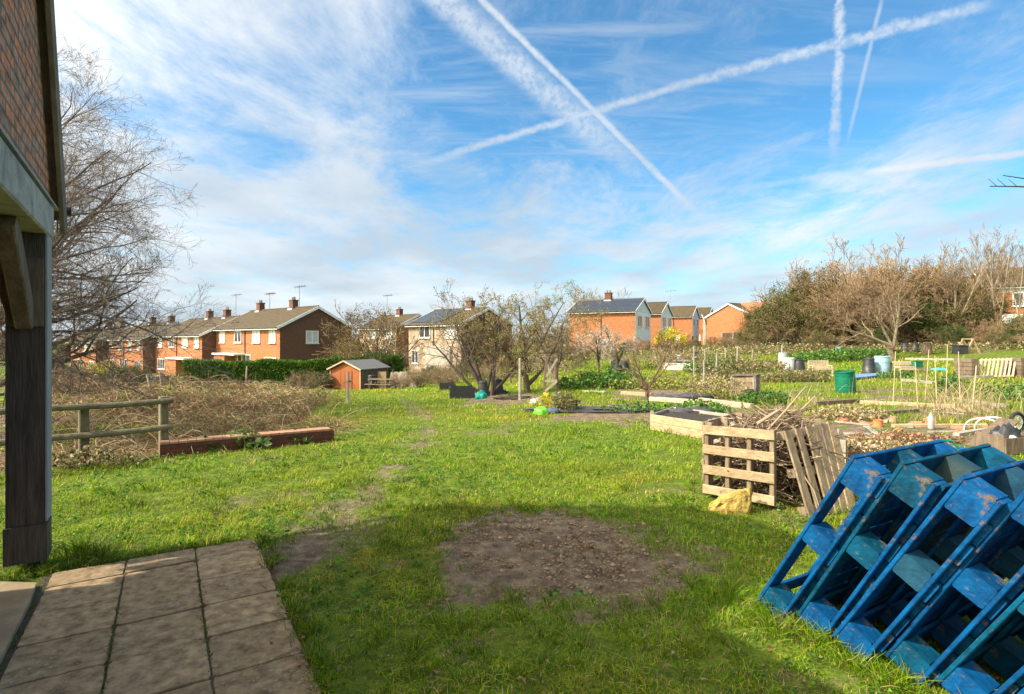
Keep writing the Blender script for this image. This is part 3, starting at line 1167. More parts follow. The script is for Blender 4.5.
# post: dark front, bleached outer cheek
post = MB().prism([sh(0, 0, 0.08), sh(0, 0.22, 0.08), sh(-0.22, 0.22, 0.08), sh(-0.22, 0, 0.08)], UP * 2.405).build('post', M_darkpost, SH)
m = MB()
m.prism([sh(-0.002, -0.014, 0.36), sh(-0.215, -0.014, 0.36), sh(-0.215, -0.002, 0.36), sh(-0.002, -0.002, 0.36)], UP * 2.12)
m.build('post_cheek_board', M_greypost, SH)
m = MB()
m.prism([sh(0.012, -0.012, 0.075), sh(0.012, 0.232, 0.075), sh(-0.232, 0.232, 0.075), sh(-0.232, -0.012, 0.075)], UP * 0.27)
m.build('post_foot', M_darkpost, SH)
m = MB()
m.box(sh(-0.11, 0.08, 0.03), (0.05, 0.05, 0.14))
m.build('post_shoe', M_darkmetal, SH)
# the arched brace going back from the post, and the slim one along the wall
m = MB()
K = 9
inner = [(0.215 + 0.75 * (1 - math.cos(i / K * math.pi / 2)), 1.80 + 0.66 * math.sin(i / K * math.pi / 2)) for i in range(K + 1)]
outer = [(0.225, 2.48), ]
poly = [sh(-0.02, d, z) for d, z in inner] + [sh(-0.02, 0.96, 2.48), sh(-0.02, 0.225, 2.48)]
m.prism(poly, -A_ * 0.17)
m.build('arched_brace', M_brownwood, SH)
m = MB()
m.frame8(sh(0.00, 0.11, 1.84), sh(0.66, 0.11, 2.47), 0.10, 0.17, UP, 0.01)
m.build('brace', M_brownwood, SH)
m = MB()
m.box(tuple(sh(0.006, 0.11, 2.05)), (0.21, 0.04, 0.5), math.atan2(N_.y, N_.x))
m.build('post_head', M_brownwood, SH)
# tie beam and ceiling boards seen from below
m = MB()
m.frame8(sh(-0.11, 0.2, 2.61), sh(-0.11, 2.6, 2.61), 0.2, 0.24, UP, 0.01)
m.build('tie_beam', M_brownwood, SH)
m = MB()
for k in range(16):
    m.frame8(sh(-0.2 + k * 0.17, 0.25, 2.735), sh(-0.2 + k * 0.17, 2.6, 2.735), 0.16, 0.02, UP)
m.build('ceiling_board', M_brownwood, SH)
m = MB()
m.prism([sh(-0.45, 0.21, 2.76), sh(5.2, 0.21, 2.76), sh(5.2, 2.85, 2.76), sh(-0.45, 2.85, 2.76)], UP * 0.04)  # unseen slab added over the boards to stop sun leaking through
m.build('unseen_shade_ceiling', M_brownwood, SH)
m = MB()
m.prism([sh(-0.22, 2.38, 0.05), sh(-0.22, 2.6, 0.05), sh(0, 2.6, 0.05), sh(0, 2.38, 0.05)], UP * 2.44)
m.build('post', M_darkpost, SH)
# barge board following the verge
m = MB()
vz = [(-0.66, 2.47), (-0.60, 2.50), (0.24, 4.08), (0.76, 4.20), (1.28, 4.10), (1.55, 3.84), (2.32, 2.45)]
for (t0, z0), (t1, z1) in zip(vz[1:-1], vz[2:]):
    m.frame8(sh(t0 - 0.03, -0.045, z0 + 0.12), sh(t1 - 0.03, -0.045, z1 + 0.12), 0.035, 0.20, UP, 0.004)
m.build('bargeboard', nmat('barge_timber', (0.13, 0.105, 0.078), (0.26, 0.21, 0.16), 5, 0.85, 0.5), SH)
m = MB()
for (t0, z0), (t1, z1) in zip(vz[1:-1], vz[2:]):
    m.frame8(sh(t0 - 0.03, 0.07, z0 + 0.20), sh(t1 - 0.03, 0.07, z1 + 0.20), 0.18, 0.02, UP)
m.build('soffit', M_brownwood, SH)
m = MB()
for (t0, z0), (t1, z1) in zip(vz[1:-1], vz[2:]):
    m.prism([sh(t0, -0.06, z0 + 0.245), sh(t1, -0.06, z1 + 0.245), sh(t1, -0.06, z1 + 0.30), sh(t0, -0.06, z0 + 0.30)], -N_ * 2.9)
m.prism([sh(2.3, -0.1, 2.76), sh(5.4, -0.1, 2.76), sh(5.4, -0.1, 2.82), sh(2.3, -0.1, 2.82)], -N_ * 2.9)  # unseen lean-to roof, added for the shadow it throws
m.build('roof', M_tile, SH)
m = MB()
m.tube([sh(-0.70, -0.085, 2.80), sh(-0.70, 2.8, 2.80)], 0.045, 12)
m.build('gutter', M_blackplastic, SH)

# ------------------------------------------------------------------ TIMBER RAIL and LOW BRICK WALL on the left
fa, fb = Vector((-6.62, 6.75, 0)), Vector((-5.18, 8.25, 0))
fd = (fb - fa).normalized()
rail = thing('post_and_rail_fence', 'mossy post and rail fence between the dark post and the low brick wall', 'fence', (fb.x, fb.y, 0))
for k, (t, zz) in enumerate(((0.0, 0.86), (-0.95, 0.84), (-2.15, 0.86), (-3.6, 0.84))):
    q = fd * t
    m = MB()
    m.frame8((q.x, q.y, -0.75), (q.x, q.y, zz - 0.02 * (k % 2)), 0.11, 0.11, fd, 0.012)
    o = m.build('post', M_fencewood, rail)
for zz in (0.80, 0.41):
    m = MB()
    nrm = fd.cross(UP) * 0.085
    pts = [fd * t + nrm + Vector((0, 0, zz + 0.012 * math.sin(t * 3))) for t in np.linspace(0.10, -4.0, 12)]
    m.tube(pts, 0.042, 9)
    m.build('rail', M_fencewood, rail, smooth=True)
wa, wb = Vector((-5.15, 8.12, 0)), Vector((-3.05, 9.42, 0))
m = MB()
for (a, b) in ((wa, wb),):
    d = (b - a).normalized()
    s = d.cross(UP) * 0.115
    m.prism([a + s + UP * -0.8, a - s + UP * -0.8, b - s + UP * -0.8, b + s + UP * -0.8], UP * 0.98)
lw = thing('low_brick_wall', 'low dark red brick retaining wall edging the lawn beside the rail fence', 'wall', (wa.x, wa.y, 0))
o = m.build('brickwork', M_brick_low)
o.location = -wa
o.parent = lw
m = MB()
L_ = (wb - wa).length
for k in range(int(L_ / 0.115)):
    q = d * (k * 0.115 + 0.06)
    hgt = 0.200
    m.frame8(tuple(q - d * 0.0545 + UP * hgt), tuple(q + d * 0.0545 + UP * hgt), 0.238, 0.035, UP, 0.003)
m.build('coping', M_cope, lw)
m = MB()
m.frame8((wa - lw.location) - d * 0.1 + UP * -0.0 + s * 1.6, (wa - lw.location) - d * 1.1 + UP * -0.02 + s * 1.6, 0.08, 0.09, UP, 0.01)
tag(m.build('ground_timber', M_fencewood), 'short mossy timber lying at the foot of the rail fence', 'timber')
bpy.context.scene.objects['ground_timber'].location = lw.location

# ------------------------------------------------------------------ HOUSES
def house(name, label, cat, corner, ang, L, D, eave, rise, ground, wallmat, front, gable_r=None, chims=(), group=None, roofmat=None,
          solar=None, gable_mat=None, fascia=M_white, left_solar=False, aerials=(), porch=(), over=0.35, gable_windows=(), gable_clad=None, gwx=0.0):
    """corner: near end of the facade; the facade runs from it along -x of the local frame; depth goes +y local.
    local frame: x to the right along the facade (corner at x=0, the other end at x=-L), y away from the facade, ang = rotation"""
    o = thing(name, label, cat, (corner[0], corner[1], ground), ang, group)
    H = eave - ground
    w = MB()
    # front and back walls
    w.prism([(-L, 0, -1.5), (0, 0, -1.5), (0, 0, H), (-L, 0, H)], (0, 0.25, 0))
    w.prism([(-L, D - .25, -1.5), (0, D - .25, -1.5), (0, D - .25, H), (-L, D - .25, H)], (0, 0.25, 0))
    w.build('wall', wallmat, o)
    for gx_, inner in ((0, -0.25), (-L, 0.25)):
        g = MB()
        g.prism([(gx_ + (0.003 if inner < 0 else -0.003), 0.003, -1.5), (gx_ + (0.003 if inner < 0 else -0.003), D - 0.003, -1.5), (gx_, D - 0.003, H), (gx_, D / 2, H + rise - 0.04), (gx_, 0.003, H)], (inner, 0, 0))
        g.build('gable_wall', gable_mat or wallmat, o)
    # roof: two slopes with thickness
    sl_ = rise / (D / 2)
    rf = MB()
    for s in (0, 1):
        y0, y1 = (-over, D / 2) if s == 0 else (D + over, D / 2)
        z0 = H - sl_ * over + 0.06
        z1 = H + rise + 0.06
        poly = [(-L - .18, y0, z0), (-L - .18, y1, z1), (-L - .18, y1, z1 + .12), (-L - .18, y0, z0 + .12)]
        rf.prism(poly, (L + .36, 0, 0))
    rfo = rf.build('roof', roofmat or M_tile, o)
    rd = MB()
    rd.tube([(-L - .16, D / 2, H + rise + .16), (.16, D / 2, H + rise + .16)], 0.11, 8)
    rd.build('ridge_tiles', roofmat or M_tile, rfo)
    fa_ = MB()
    fa_.frame8((-L - .2, -over - .03, H - sl_ * over + .05), (.2, -over - .03, H - sl_ * over + .05), 0.05, 0.22)
    fa_.build('fascia', fascia, o)
    dp = MB()
    dp.tube([(-L / 2, -.06, 0), (-L / 2, -.06, H - .15), (-L / 2, -over + .02, H - sl_ * over - .02)], .045, 6)
    dp.build('downpipe', M_darkmetal, o)
    gt = MB()
    gt.tube([(-L - .2, -over - .10, H - sl_ * over + .11), (.2, -over - .10, H - sl_ * over + .11)], .06, 6)
    gt.build('gutter', M_darkmetal, o)
    for gx_ in (0.21, -L - 0.21):
        b = MB()
        b.frame8((gx_, -over - .02, H - sl_ * over + .07), (gx_, D / 2, H + rise + .07), 0.04, 0.24)
        b.frame8((gx_, D + over + .02, H - sl_ * over + .07), (gx_, D / 2, H + rise + .07), 0.04, 0.24)
        b.build('bargeboard', fascia, o)
    # windows on the front: (x centre from corner, z centre from ground, w, h, kind)

    def window(c, w_, h_, axis, lights=2, kind='window', mat=None, parent=o):
        fr = MB()
        t = 0.06
        x, y, z = c
        n = -1 if axis == 'y' else 1

        def bx(dx, dz, sx, sz, off, dep=0.07):
            if axis == 'y':
                return ((x + dx, y - off, z + dz), (sx, dep, sz))
            return ((x + off, y + dx, z + dz), (dep, sx, sz))
        for dx in np.linspace(-w_ / 2, w_ / 2, lights + 1):
            fr.box(*bx(dx, 0, t * 1.3, h_ + t, 0.035))
        for dz in (-h_ / 2, h_ / 2):
            fr.box(*bx(0, dz, w_ + t * 1.3, t * 1.3, 0.038, 0.075))
        f = fr.build('window_frame' if kind == 'window' else 'door_frame', M_white, parent)
        p = MB()
        p.box(*bx(0, 0, w_, h_, 0.012, 0.02))
        p.build('pane', mat or M_glass, f)
        if kind == 'window':
            s_ = MB()
            s_.box(*bx(0, -h_ / 2 - .09, w_ + .2, .06, 0.07, 0.14))
            s_.build('sill', M_white, f)
    for wn in front:
        xx, zc, w_, h_, kd = wn[:5]
        lights = wn[5] if len(wn) > 5 else 2
        window((-xx, 0, zc), w_, h_, 'y', lights, 'window', M_curtain if kd == 'c' else M_glass)
    for wn in gable_windows:
        yy, zc, w_, h_, kd = wn
        window((gwx, yy, zc), w_, h_, 'x', 2, 'window', M_curtain if kd == 'c' else M_glass)
    if gable_clad:
        for (y0, y1, z0, z1) in gable_clad:
            c_ = MB()
            if z1 is None:
                c_.prism([(0.006, 0.0, H - .02), (0.006, D, H - .02), (0.006, D / 2, H + rise - .03)], (0.03, 0, 0))
            else:
                c_.prism([(0.006, y0, z0), (0.006, y1, z0), (0.006, y1, z1), (0.006, y0, z1)], (0.03, 0, 0))
            c_.build('cladding', M_clad, o)
    for cx_ in chims:
        c_ = MB()
        c_.box((-cx_, D / 2, H + rise + .35), (0.75, 0.6, 1.2))
        c_.box((-cx_, D / 2, H + rise + .97), (0.85, 0.7, 0.1))
        ch = c_.build('chimney', M_brick_shaded, rfo)
        c2 = MB()
        for q in (-.18, .18):
            c2.lathe([(0.12, 0), (0.10, 0.3)], 8, (-cx_ + q, D / 2, H + rise + 1.02))
        c2.build('chimney_pots', M_terracotta, ch) if False else c2.build('chimney_pot', M_lead, rfo)
        c3 = MB()
        c3.box((-cx_, D / 2, H + rise + 0.02), (0.95, 0.95, 0.22), taper=.9)
        c3.build('flashing', M_greybin, rfo)
    for (ax_, hh, nel) in aerials:
        c_ = MB()
        zt = H + rise + 0.6
        c_.tube([(-ax_, D / 2 + .3, zt - .6), (-ax_, D / 2 + .3, zt + hh)], 0.035, 5)
        c_.tube([(-ax_ - .8, D / 2 + .3, zt + hh - .15), (-ax_ + 1.1, D / 2 + .3, zt + hh - .05)], 0.025, 4)
        for k in range(nel):
            q = -ax_ - .7 + 1.7 * k / max(1, nel - 1)
            c_.tube([(q, D / 2, zt + hh - .12), (q, D / 2 + .6, zt + hh - .12)], 0.02, 4)
            c_.tube([(q, D / 2 + .3, zt + hh - .35), (q, D / 2 + .3, zt + hh + .1)], 0.016, 4)
        c_.build('aerial', M_greymetal, o)
    for (px_, pw, ph, pd) in porch:
        c_ = MB()
        c_.box((-px_, -pd / 2, ph), (pw, pd, 0.18))
        c_.build('porch_roof', M_white, o)
        c_ = MB()
        c_.box((-px_ - pw / 4, -pd / 2 + .1, ph / 2), (pw / 2 - .1, pd - .2, ph - .1))
        c_.build('porch_wall', wallmat, o)
    return o


ALPHA = math.atan2(-0.64, 0.77)     # local +x points right and nearer; corner is the near end


def pair_front(w=14):
    f = []
    for x0, k in ((1.2, 'c'), (4.6, 'c'), (8.6, 'g'), (12.3, 'c')):
        f.append((x0 if x0 > 2 else 1.35, 4.15, 1.5 if x0 not in (1.2, 12.3) else 1.15, 1.15, k, 2))
    f += [(1.8, 1.5, 2.2, 1.2, 'g', 3), (6.3, 1.3, 0.95, 2.0, 'g', 1), (8.2, 1.3, 0.95, 2.0, 'g', 1), (11.9, 1.5, 2.2, 1.2, 'g', 3)]
    return f


HG = 'brick houses stepping down beyond the hedge'
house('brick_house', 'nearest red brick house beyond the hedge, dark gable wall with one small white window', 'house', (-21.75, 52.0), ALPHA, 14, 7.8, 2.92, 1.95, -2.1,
      M_brickwork, pair_front(), chims=(4.6, 11.8), group=HG, gable_mat=M_brick_shaded, gable_windows=((3.3, 4.1, 1.25, 1.15, 'c'),), aerials=((4.0, 1.9, 4), (10.3, 1.5, 6)), porch=((9.5, 5.2, 2.35, 1.2),))
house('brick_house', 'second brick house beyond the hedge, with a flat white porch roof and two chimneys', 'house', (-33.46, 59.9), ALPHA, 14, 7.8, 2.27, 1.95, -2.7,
      M_brickwork, pair_front(), chims=(3.0, 7.8), group=HG, gable_mat=M_brick_shaded, aerials=((1.4, 2.2, 3),), porch=((4.5, 5.2, 2.35, 1.2),))
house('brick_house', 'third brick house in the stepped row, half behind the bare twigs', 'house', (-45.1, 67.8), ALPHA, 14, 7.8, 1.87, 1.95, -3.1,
      M_brickwork, pair_front(), chims=(2.2, 9.0), group=HG, gable_mat=M_brick_shaded)
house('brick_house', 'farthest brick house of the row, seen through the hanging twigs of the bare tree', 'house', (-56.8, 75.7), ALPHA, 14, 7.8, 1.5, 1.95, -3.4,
      M_brickwork, pair_front(), chims=(3.0, 9.0), group=HG, gable_mat=M_brick_shaded)
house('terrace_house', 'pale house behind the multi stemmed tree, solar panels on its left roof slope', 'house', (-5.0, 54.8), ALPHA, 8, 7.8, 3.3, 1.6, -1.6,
      M_render, [(1.5, 4.15, 1.3, 1.15, 'c'), (5.4, 4.15, 1.6, 1.15, 'g'), (6.9, 1.5, 1.0, 1.3, 'g')], chims=(2.5,), group=None, gable_mat=M_brick_shaded, fascia=M_white, aerials=((7.3, 1.6, 4),))
h_ = [o for o in bpy.data.objects if o.get('label', '').startswith('pale house')][0]
m = MB()
H_ = 3.3 + 1.6
sl_ = 1.6 / 3.9
m.prism([(-7.9, 0.1, H_ + sl_ * .1 + .22), (-3.0, 0.1, H_ + sl_ * .1 + .22), (-3.0, 3.5, H_ + sl_ * 3.5 + .22), (-7.9, 3.5, H_ + sl_ * 3.5 + .22)], (0, 0, .05))
m.build('solar_panel', M_slate, h_)
m = MB()
m.box((-3.4, -.06, 1.4), (3.8, .1, 2.6))
m.build('wall_panel', M_greyboard, h_)
house('brown_house', 'small brown roofed house at the left of the pale house with solar panels', 'house', (-15.0, 72.0), ALPHA, 8, 7.5, 3.3, 1.7, -1.5,
      M_render, [(1.5, 4, 1.4, 1.1, 'c'), (5, 4, 1.4, 1.1, 'c'), (3, 1.5, 2, 1.2, 'g')], chims=(4,), gable_mat=M_brickwork, aerials=((7.2, 2.6, 5),))

# right group, eaves wall to the left, pale clad gable to the right
BETA = math.atan2(-0.466, 0.885)


def side_house(label, corner, L, D, eave, rise, ground, roofmat=None, chims=(), group='white gabled brick houses', aer=()):
    H = eave - ground
    up = H - 1.25
    return house('gabled_house', label, 'house', corner, BETA, L, D, eave, rise, ground, M_brickwork, [(L * .45, 1.4, 1.5, 1.1, 'c')], chims=chims, group=group, roofmat=roofmat,
                 gable_mat=M_brickwork, over=0.3, gable_windows=((1.7, up + .15, 1.9, 1.25, 'g'), (5.2, up + .15, 1.9, 1.25, 'g'), (3.6, 1.0, 4.2, 1.7, 'g')),
                 gwx=0.033, gable_clad=((0, 0, 0, None), (0.05, D - .05, H - 3.4, H - .03)), fascia=M_white, aerials=aer)


side_house('large orange brick house with dark solar panel roof above the allotment', (13.74, 62.0), 7.9, 7.0, 4.95, 1.45, -0.2, roofmat=M_slate, chims=(4.2,))
side_house('brick house with green brown roof just right of the solar panelled one', (20.1, 75.0), 6.0, 7.0, 5.3, 1.55, 0.2, chims=())
side_house('third white gabled brick house, with an aerial, in the row on the right', (30.8, 95.0), 6.2, 7.0, 5.8, 1.7, 0.5, aer=((4.5, 2.6, 5),))
side_house('smallest and farthest white gabled brick house in the row', (38.2, 108.0), 5.0, 7.0, 6.3, 1.7, 0.8)
# orange gabled house, its gable lit
g = house('orange_house', 'bright orange brick house with double gable beyond the dark fence', 'house', (44.0, 92.0), math.atan2(0.55, 0.83), 7.0, 8.5, 5.6, 2.0, 1.0,
          M_brickwork, [(4.6, 4.2, 1.2, 1.3, 'c'), (3.4, 1.2, 1.6, 1.6, 'g')], chims=())
m = MB()
m.prism([(-7.0, -0.28, 4.5), (0.0, -0.28, 4.5), (-3.5, -0.28, 7.0)], (0, 4.5, 0))
m.build('front_gable', M_brickwork, g)
house('cream_house', 'small cream house squeezed left of the orange gabled house', 'house', (41.5, 104.0), math.atan2(-0.2, 0.97), 5.0, 7.0, 5.2, 1.4, 0.8,
      M_render, [(1.3, 3.8, 1.5, 1.1, 'g'), (3.6, 3.8, 1.0, 1.1, 'g'), (2.5, 1.2, 2.6, 1.2, 'g')], chims=())
# long block at the right edge
GAM = math.atan2(-0.50, 0.866)
fl = house('brick_flats', 'long brick block with white panels behind the trees at the right edge', 'flats', (59.5, 44.75), GAM, 16.5, 9, 6.75, 1.9, 1.6,
           M_brickwork, [(3.0, 3.9, 2.6, 1.2, 'g', 3), (8.2, 3.9, 2.6, 1.2, 'g', 3), (13.5, 1.3, 2.2, 1.2, 'g', 3), (3.0, 1.3, 2.6, 1.2, 'g', 3), (8.2, 1.3, 2.6, 1.2, 'g', 3), (13.4, 3.9, 2.2, 1.2, 'g', 3)], chims=(), gable_mat=M_brickwork)
for z0 in (4.55, 2.0):
    m = MB()
    for k in range(3):
        x0 = -1.2 - k * 5.2
        m.prism([(x0 - 3.8, -.05, z0 - (0 if z0 > 4 else .35)), (x0, -.05, z0 - (0 if z0 > 4 else .35)), (x0, -.05, z0 + (.5 if z0 > 4 else .5)), (x0 - 3.8, -.05, z0 + .5)], (0, .04, 0))
    m.build('white_panel', M_white, fl)
house('long_house', 'low long roofed house behind the bare trees, left of the brick block', 'house', (62.9, 55.5), GAM, 17.0, 8, 7.0, 1.9, 1.8,
      M_brickwork, [(3.0, 4.0, 2.6, 1.2, 'g', 3), (9.0, 4.0, 2.6, 1.2, 'g', 3)], chims=())

# ------------------------------------------------------------------ TREES


def grow(P, r, n, lr, ang, wob, up, tmin=0.25, K=7, rr=0.6, tip=0.25, rng=R, spread=0.25, droop=0.0):
    """children (N*n) of the polylines P"""
    N0, K0 = P.shape[:2]
    seg = np.linalg.norm(np.diff(P, axis=1), axis=2).sum(1)
    t = (np.arange(n)[None, :] + rng.uniform(0, 1, (N0, n))) / n
    t = tmin + (1 - tmin) * t
    t = np.minimum(t, 0.98)
    f = t * (K0 - 1)
    i = np.floor(f).astype(int)
    fr = (f - i)[..., None]
    rows = np.arange(N0)[:, None]
    p = P[rows, i] * (1 - fr) + P[rows, i + 1] * fr
    T = P[rows, i + 1] - P[rows, i]
    T /= np.linalg.norm(T, axis=2, keepdims=True) + 1e-9
    rad = r[rows, i] * (1 - fr[..., 0]) + r[rows, i + 1] * fr[..., 0]
    q = np.cross(T, rng.normal(size=T.shape))
    q /= np.linalg.norm(q, axis=2, keepdims=True) + 1e-9
    a = np.radians(ang) * rng.uniform(1 - spread, 1 + spread, t.shape)[..., None]
    d = T * np.cos(a) + q * np.sin(a)
    L = seg[:, None] * lr * rng.uniform(0.6, 1.25, t.shape) * (1.25 - 0.55 * t)
    d = d.reshape(-1, 3)
    L = L.reshape(-1)
    M = len(d)
    out = np.zeros((M, K, 3))
    out[:, 0] = p.reshape(-1, 3)
    for k in range(1, K):
        d = d + rng.normal(size=(M, 3)) * wob
        d[:, 2] += up - droop * k / K
        d /= np.linalg.norm(d, axis=1, keepdims=True)
        out[:, k] = out[:, k - 1] + d * (L / (K - 1))[:, None]
    r0 = rad.reshape(-1) * rr
    R_ = r0[:, None] * np.linspace(1, tip, K)[None]
    return out, R_


def line(p0, d, L, K, wob, up, r0, r1, rng):
    P = [np.array(p0, float)]
    d = np.array(d, float)
    for k in range(K - 1):
        d = d + rng.normal(size=3) * wob
        d[2] += up
        d /= np.linalg.norm(d)
        P.append(P[-1] + d * L / (K - 1))
    return np.array([P]), np.linspace(r0, r1, K)[None]


def bark_cols(rng, n, base, var=0.2):
    return np.array(base) * rng.uniform(1 - var, 1 + var, (n, 1))


def twig_tree(seed, stems, levels, bark, twig, minr=0.004, leaf=None, leafn=0, leafsize=0.1, leafcol=None, leaf_part='foliage', leafzone=None, trunk_levels=2):
    """stems: list of (p0, dir, L, r0, r1, wob, up); levels: list of dict for grow. Returns dict of MBs"""
    rng = np.random.default_rng(seed)
    tr, cr = MB(), MB()
    cur = []
    for (p0, d, L, r0, r1, wob, up) in stems:
        P, r = line(p0, d, L, 9, wob, up, r0, r1, rng)
        cur.append((P, r))
    P = np.concatenate([c[0] for c in cur])
    r = np.concatenate([c[1] for c in cur])
    tr.tubes(P, r, 8, bark_cols(rng, len(P), bark))
    last = P
    for li, lv in enumerate(levels):
        P, r = grow(P, r, rng=rng, **lv)
        r = np.maximum(r, minr)
        tgt = tr if li + 1 < trunk_levels else cr
        sd = 6 if li == 0 else (4 if li == 1 else 3)
        mixk = min(1, (li + 1) / len(levels))
        tgt.tubes(P, r, sd, bark_cols(rng, len(P), np.array(bark) * (1 - mixk) + np.array(twig) * mixk, 0.3))
        last = P
    out = {'trunk': tr, 'crown': cr}
    if leafn:
        lf = MB()
        allp = last.reshape(-1, 3)
        pick = allp[rng.integers(0, len(allp), leafn)]
        if leafzone is not None:
            pick = pick[leafzone(pick)]
        pick = pick + rng.normal(size=pick.shape) * leafsize * 0.8
        lc = np.array(leafcol)[rng.integers(0, len(leafcol), len(pick))] * rng.uniform(.6, 1.35, (len(pick), 1))
        lf.leaves(pick, leafsize * rng.uniform(.6, 1.3, len(pick)), lc, rng=rng)
        out[leaf_part] = lf
    return out


def put_tree(name, label, cat, loc, parts, group=None, rotz=0.0):
    o = thing(name, label, cat, loc, rotz, group)
    for k, mb_ in parts.items():
        if mb_.n:
            mb_.build(k, M_leaf if k in ('foliage', 'ivy', 'blossom') else M_bark, o, uv=False)
    return o


# --- big bare tree at the left, beyond the rail fence
g0 = at(-62, 13.5)
LV = [dict(n=13, lr=0.66, ang=52, wob=0.13, up=0.02, tmin=0.22, K=9, rr=0.62),
      dict(n=9, lr=0.50, ang=46, wob=0.14, up=0.0, tmin=0.15, K=8, rr=0.50),
      dict(n=7, lr=0.46, ang=42, wob=0.15, up=0.015, tmin=0.1, K=6, rr=0.50),
      dict(n=6, lr=0.46, ang=40, wob=0.16, up=0.03, tmin=0.1, K=5, rr=0.6)]
st = [((0, 0, -0.3), (0.02, 0, 1), 7.4, 0.30, 0.05, 0.04, 0.02),
      ((0.05, 0, 2.0), (0.55, -0.1, 0.85), 6.0, 0.15, 0.03, 0.05, 0.01),
      ((0.05, 0, 2.6), (0.30, 0.2, 0.95), 5.6, 0.13, 0.03, 0.05, 0.01),
      ((0.05, 0.1, 1.6), (0.85, -0.3, 0.62), 5.8, 0.13, 0.03, 0.05, 0.0),
      ((0.05, 0, 1.4), (0.75, -0.1, 0.55), 5.2, 0.16, 0.03, 0.08, 0.02),
      ((0.05, 0, 0.9), (0.95, 0.1, 0.35), 4.6, 0.11, 0.03, 0.08, 0.01),
      ((-0.1, 0.2, 1.6), (-0.7, 0.3, 0.7), 5.0, 0.16, 0.03, 0.08, 0.02)]
put_tree('bare_tree', 'large bare winter tree with fine spreading twigs behind the brick shelter post', 'tree', g0, twig_tree(11, st, LV, (0.10, 0.085, 0.07), (0.24, 0.185, 0.15), 0.0026))

# --- generic prototypes -----------------------------------------------------
BR, TW = (0.12, 0.095, 0.07), (0.24, 0.17, 0.11)


def proto_bare(seed, h=6.0, twig=TW, bark=BR, minr=0.012, lean=0.0, dense=1.0, spread=1.0):
    st = [((0, 0, -0.2), (lean, 0, 1), h * 0.85, h * 0.028, h * 0.006, 0.07, 0.03)]
    rng = np.random.default_rng(seed)
    for k in range(int(3 * spread)):
        a = rng.uniform(0, 6.28)
        st.append(((0, 0, h * rng.uniform(0.05, 0.3)), (math.cos(a) * .6, math.sin(a) * .6, .8), h * .7, h * .018, h * .004, 0.09, 0.03))
    lv = [dict(n=int(9 * dense), lr=0.55, ang=42, wob=0.13, up=0.05, K=6, rr=0.55),
          dict(n=int(8 * dense), lr=0.5, ang=40, wob=0.15, up=0.05, K=5, rr=0.55),
          dict(n=6, lr=0.5, ang=38, wob=0.18, up=0.03, K=4, rr=0.6)]
    return twig_tree(seed, st, lv, bark, twig, minr)


def proto_bush(seed, h=4.0, rad=2.2, cols=None, n=9000, size=0.16, stems=9, twig=(0.25, 0.175, 0.09), bark=BR, gaps=0.45):
    """dense multi stemmed bush: twigs plus clumped leaves"""
    rng = np.random.default_rng(seed)
    st = []
    for k in range(stems):
        a = rng.uniform(0, 6.28)
        q = rng.uniform(0, .45) * rad
        st.append(((q * math.cos(a), q * math.sin(a), -0.2), (math.cos(a) * .45, math.sin(a) * .45, .9), h * rng.uniform(.7, 1.0), h * .016, h * .004, 0.10, 0.0))
    lv = [dict(n=9, lr=0.42, ang=45, wob=0.15, up=0.03, K=5, rr=0.6, tmin=.1),
          dict(n=7, lr=0.5, ang=42, wob=0.18, up=0.02, K=4, rr=0.6)]
    if n == 0:
        lv.append(dict(n=5, lr=0.5, ang=40, wob=0.18, up=0.0, K=4, rr=0.6))
    d = twig_tree(seed, st, lv, bark, twig, 0.011)
    if n:
        # leaf clumps in lumps through the volume
        nc = 60
        a = rng.uniform(0, 6.28, nc)
        ph = np.arccos(rng.uniform(-0.2, 1, nc))
        rr_ = rng.uniform(.45, 1.0, nc) ** .6
        C = np.stack([rad * rr_ * np.sin(ph) * np.cos(a), rad * rr_ * np.sin(ph) * np.sin(a), h * .46 + h * .50 * rr_ * np.cos(ph)], 1)
        sz = rng.uniform(.10, .34, nc) * rad
        pick = rng.integers(0, nc, n)
        v = rng.normal(size=(n, 3))
        v /= np.linalg.norm(v, axis=1, keepdims=True)
        P = C[pick] + v * (sz[pick] * rng.uniform(.2, 1.0, n) ** .5)[:, None]
        P = P[P[:, 2] > 0.05]
        cc = np.array(cols)
        clump_c = cc[rng.integers(0, len(cc), nc)]
        c = clump_c[pick[:len(P)]] * 0.6 + cc[rng.integers(0, len(cc), len(P))] * 0.4
        c = c * rng.uniform(.65, 1.35, (len(P), 1))
        lf = MB()
        lf.leaves(P, size * rng.uniform(.5, 1.3, len(P)), c, rng=rng, aspect=.7)
        d['foliage'] = lf
    return d


def proto_slim(seed):
    st = [((0, 0, -.2), (.03, 0, 1), 6.8, .085, .02, .05, .04), ((0, 0, 1.2), (.35, .1, .9), 5.0, .05, .02, .05, .04), ((0, 0, 1.6), (-.35, .1, .9), 4.8, .05, .02, .05, .04), ((0, 0, 2.4), (.15, -.3, .9), 4.4, .045, .02, .05, .04)]
    lv = [dict(n=8, lr=0.36, ang=28, wob=0.08, up=0.10, K=6, rr=0.5, tmin=.4), dict(n=6, lr=0.45, ang=26, wob=0.10, up=0.10, K=5, rr=0.5), dict(n=4, lr=0.5, ang=28, wob=0.12, up=0.06, K=4, rr=0.6)]
    return twig_tree(seed, st, lv, (0.30, 0.25, 0.17), (0.28, 0.20, 0.13), 0.009)


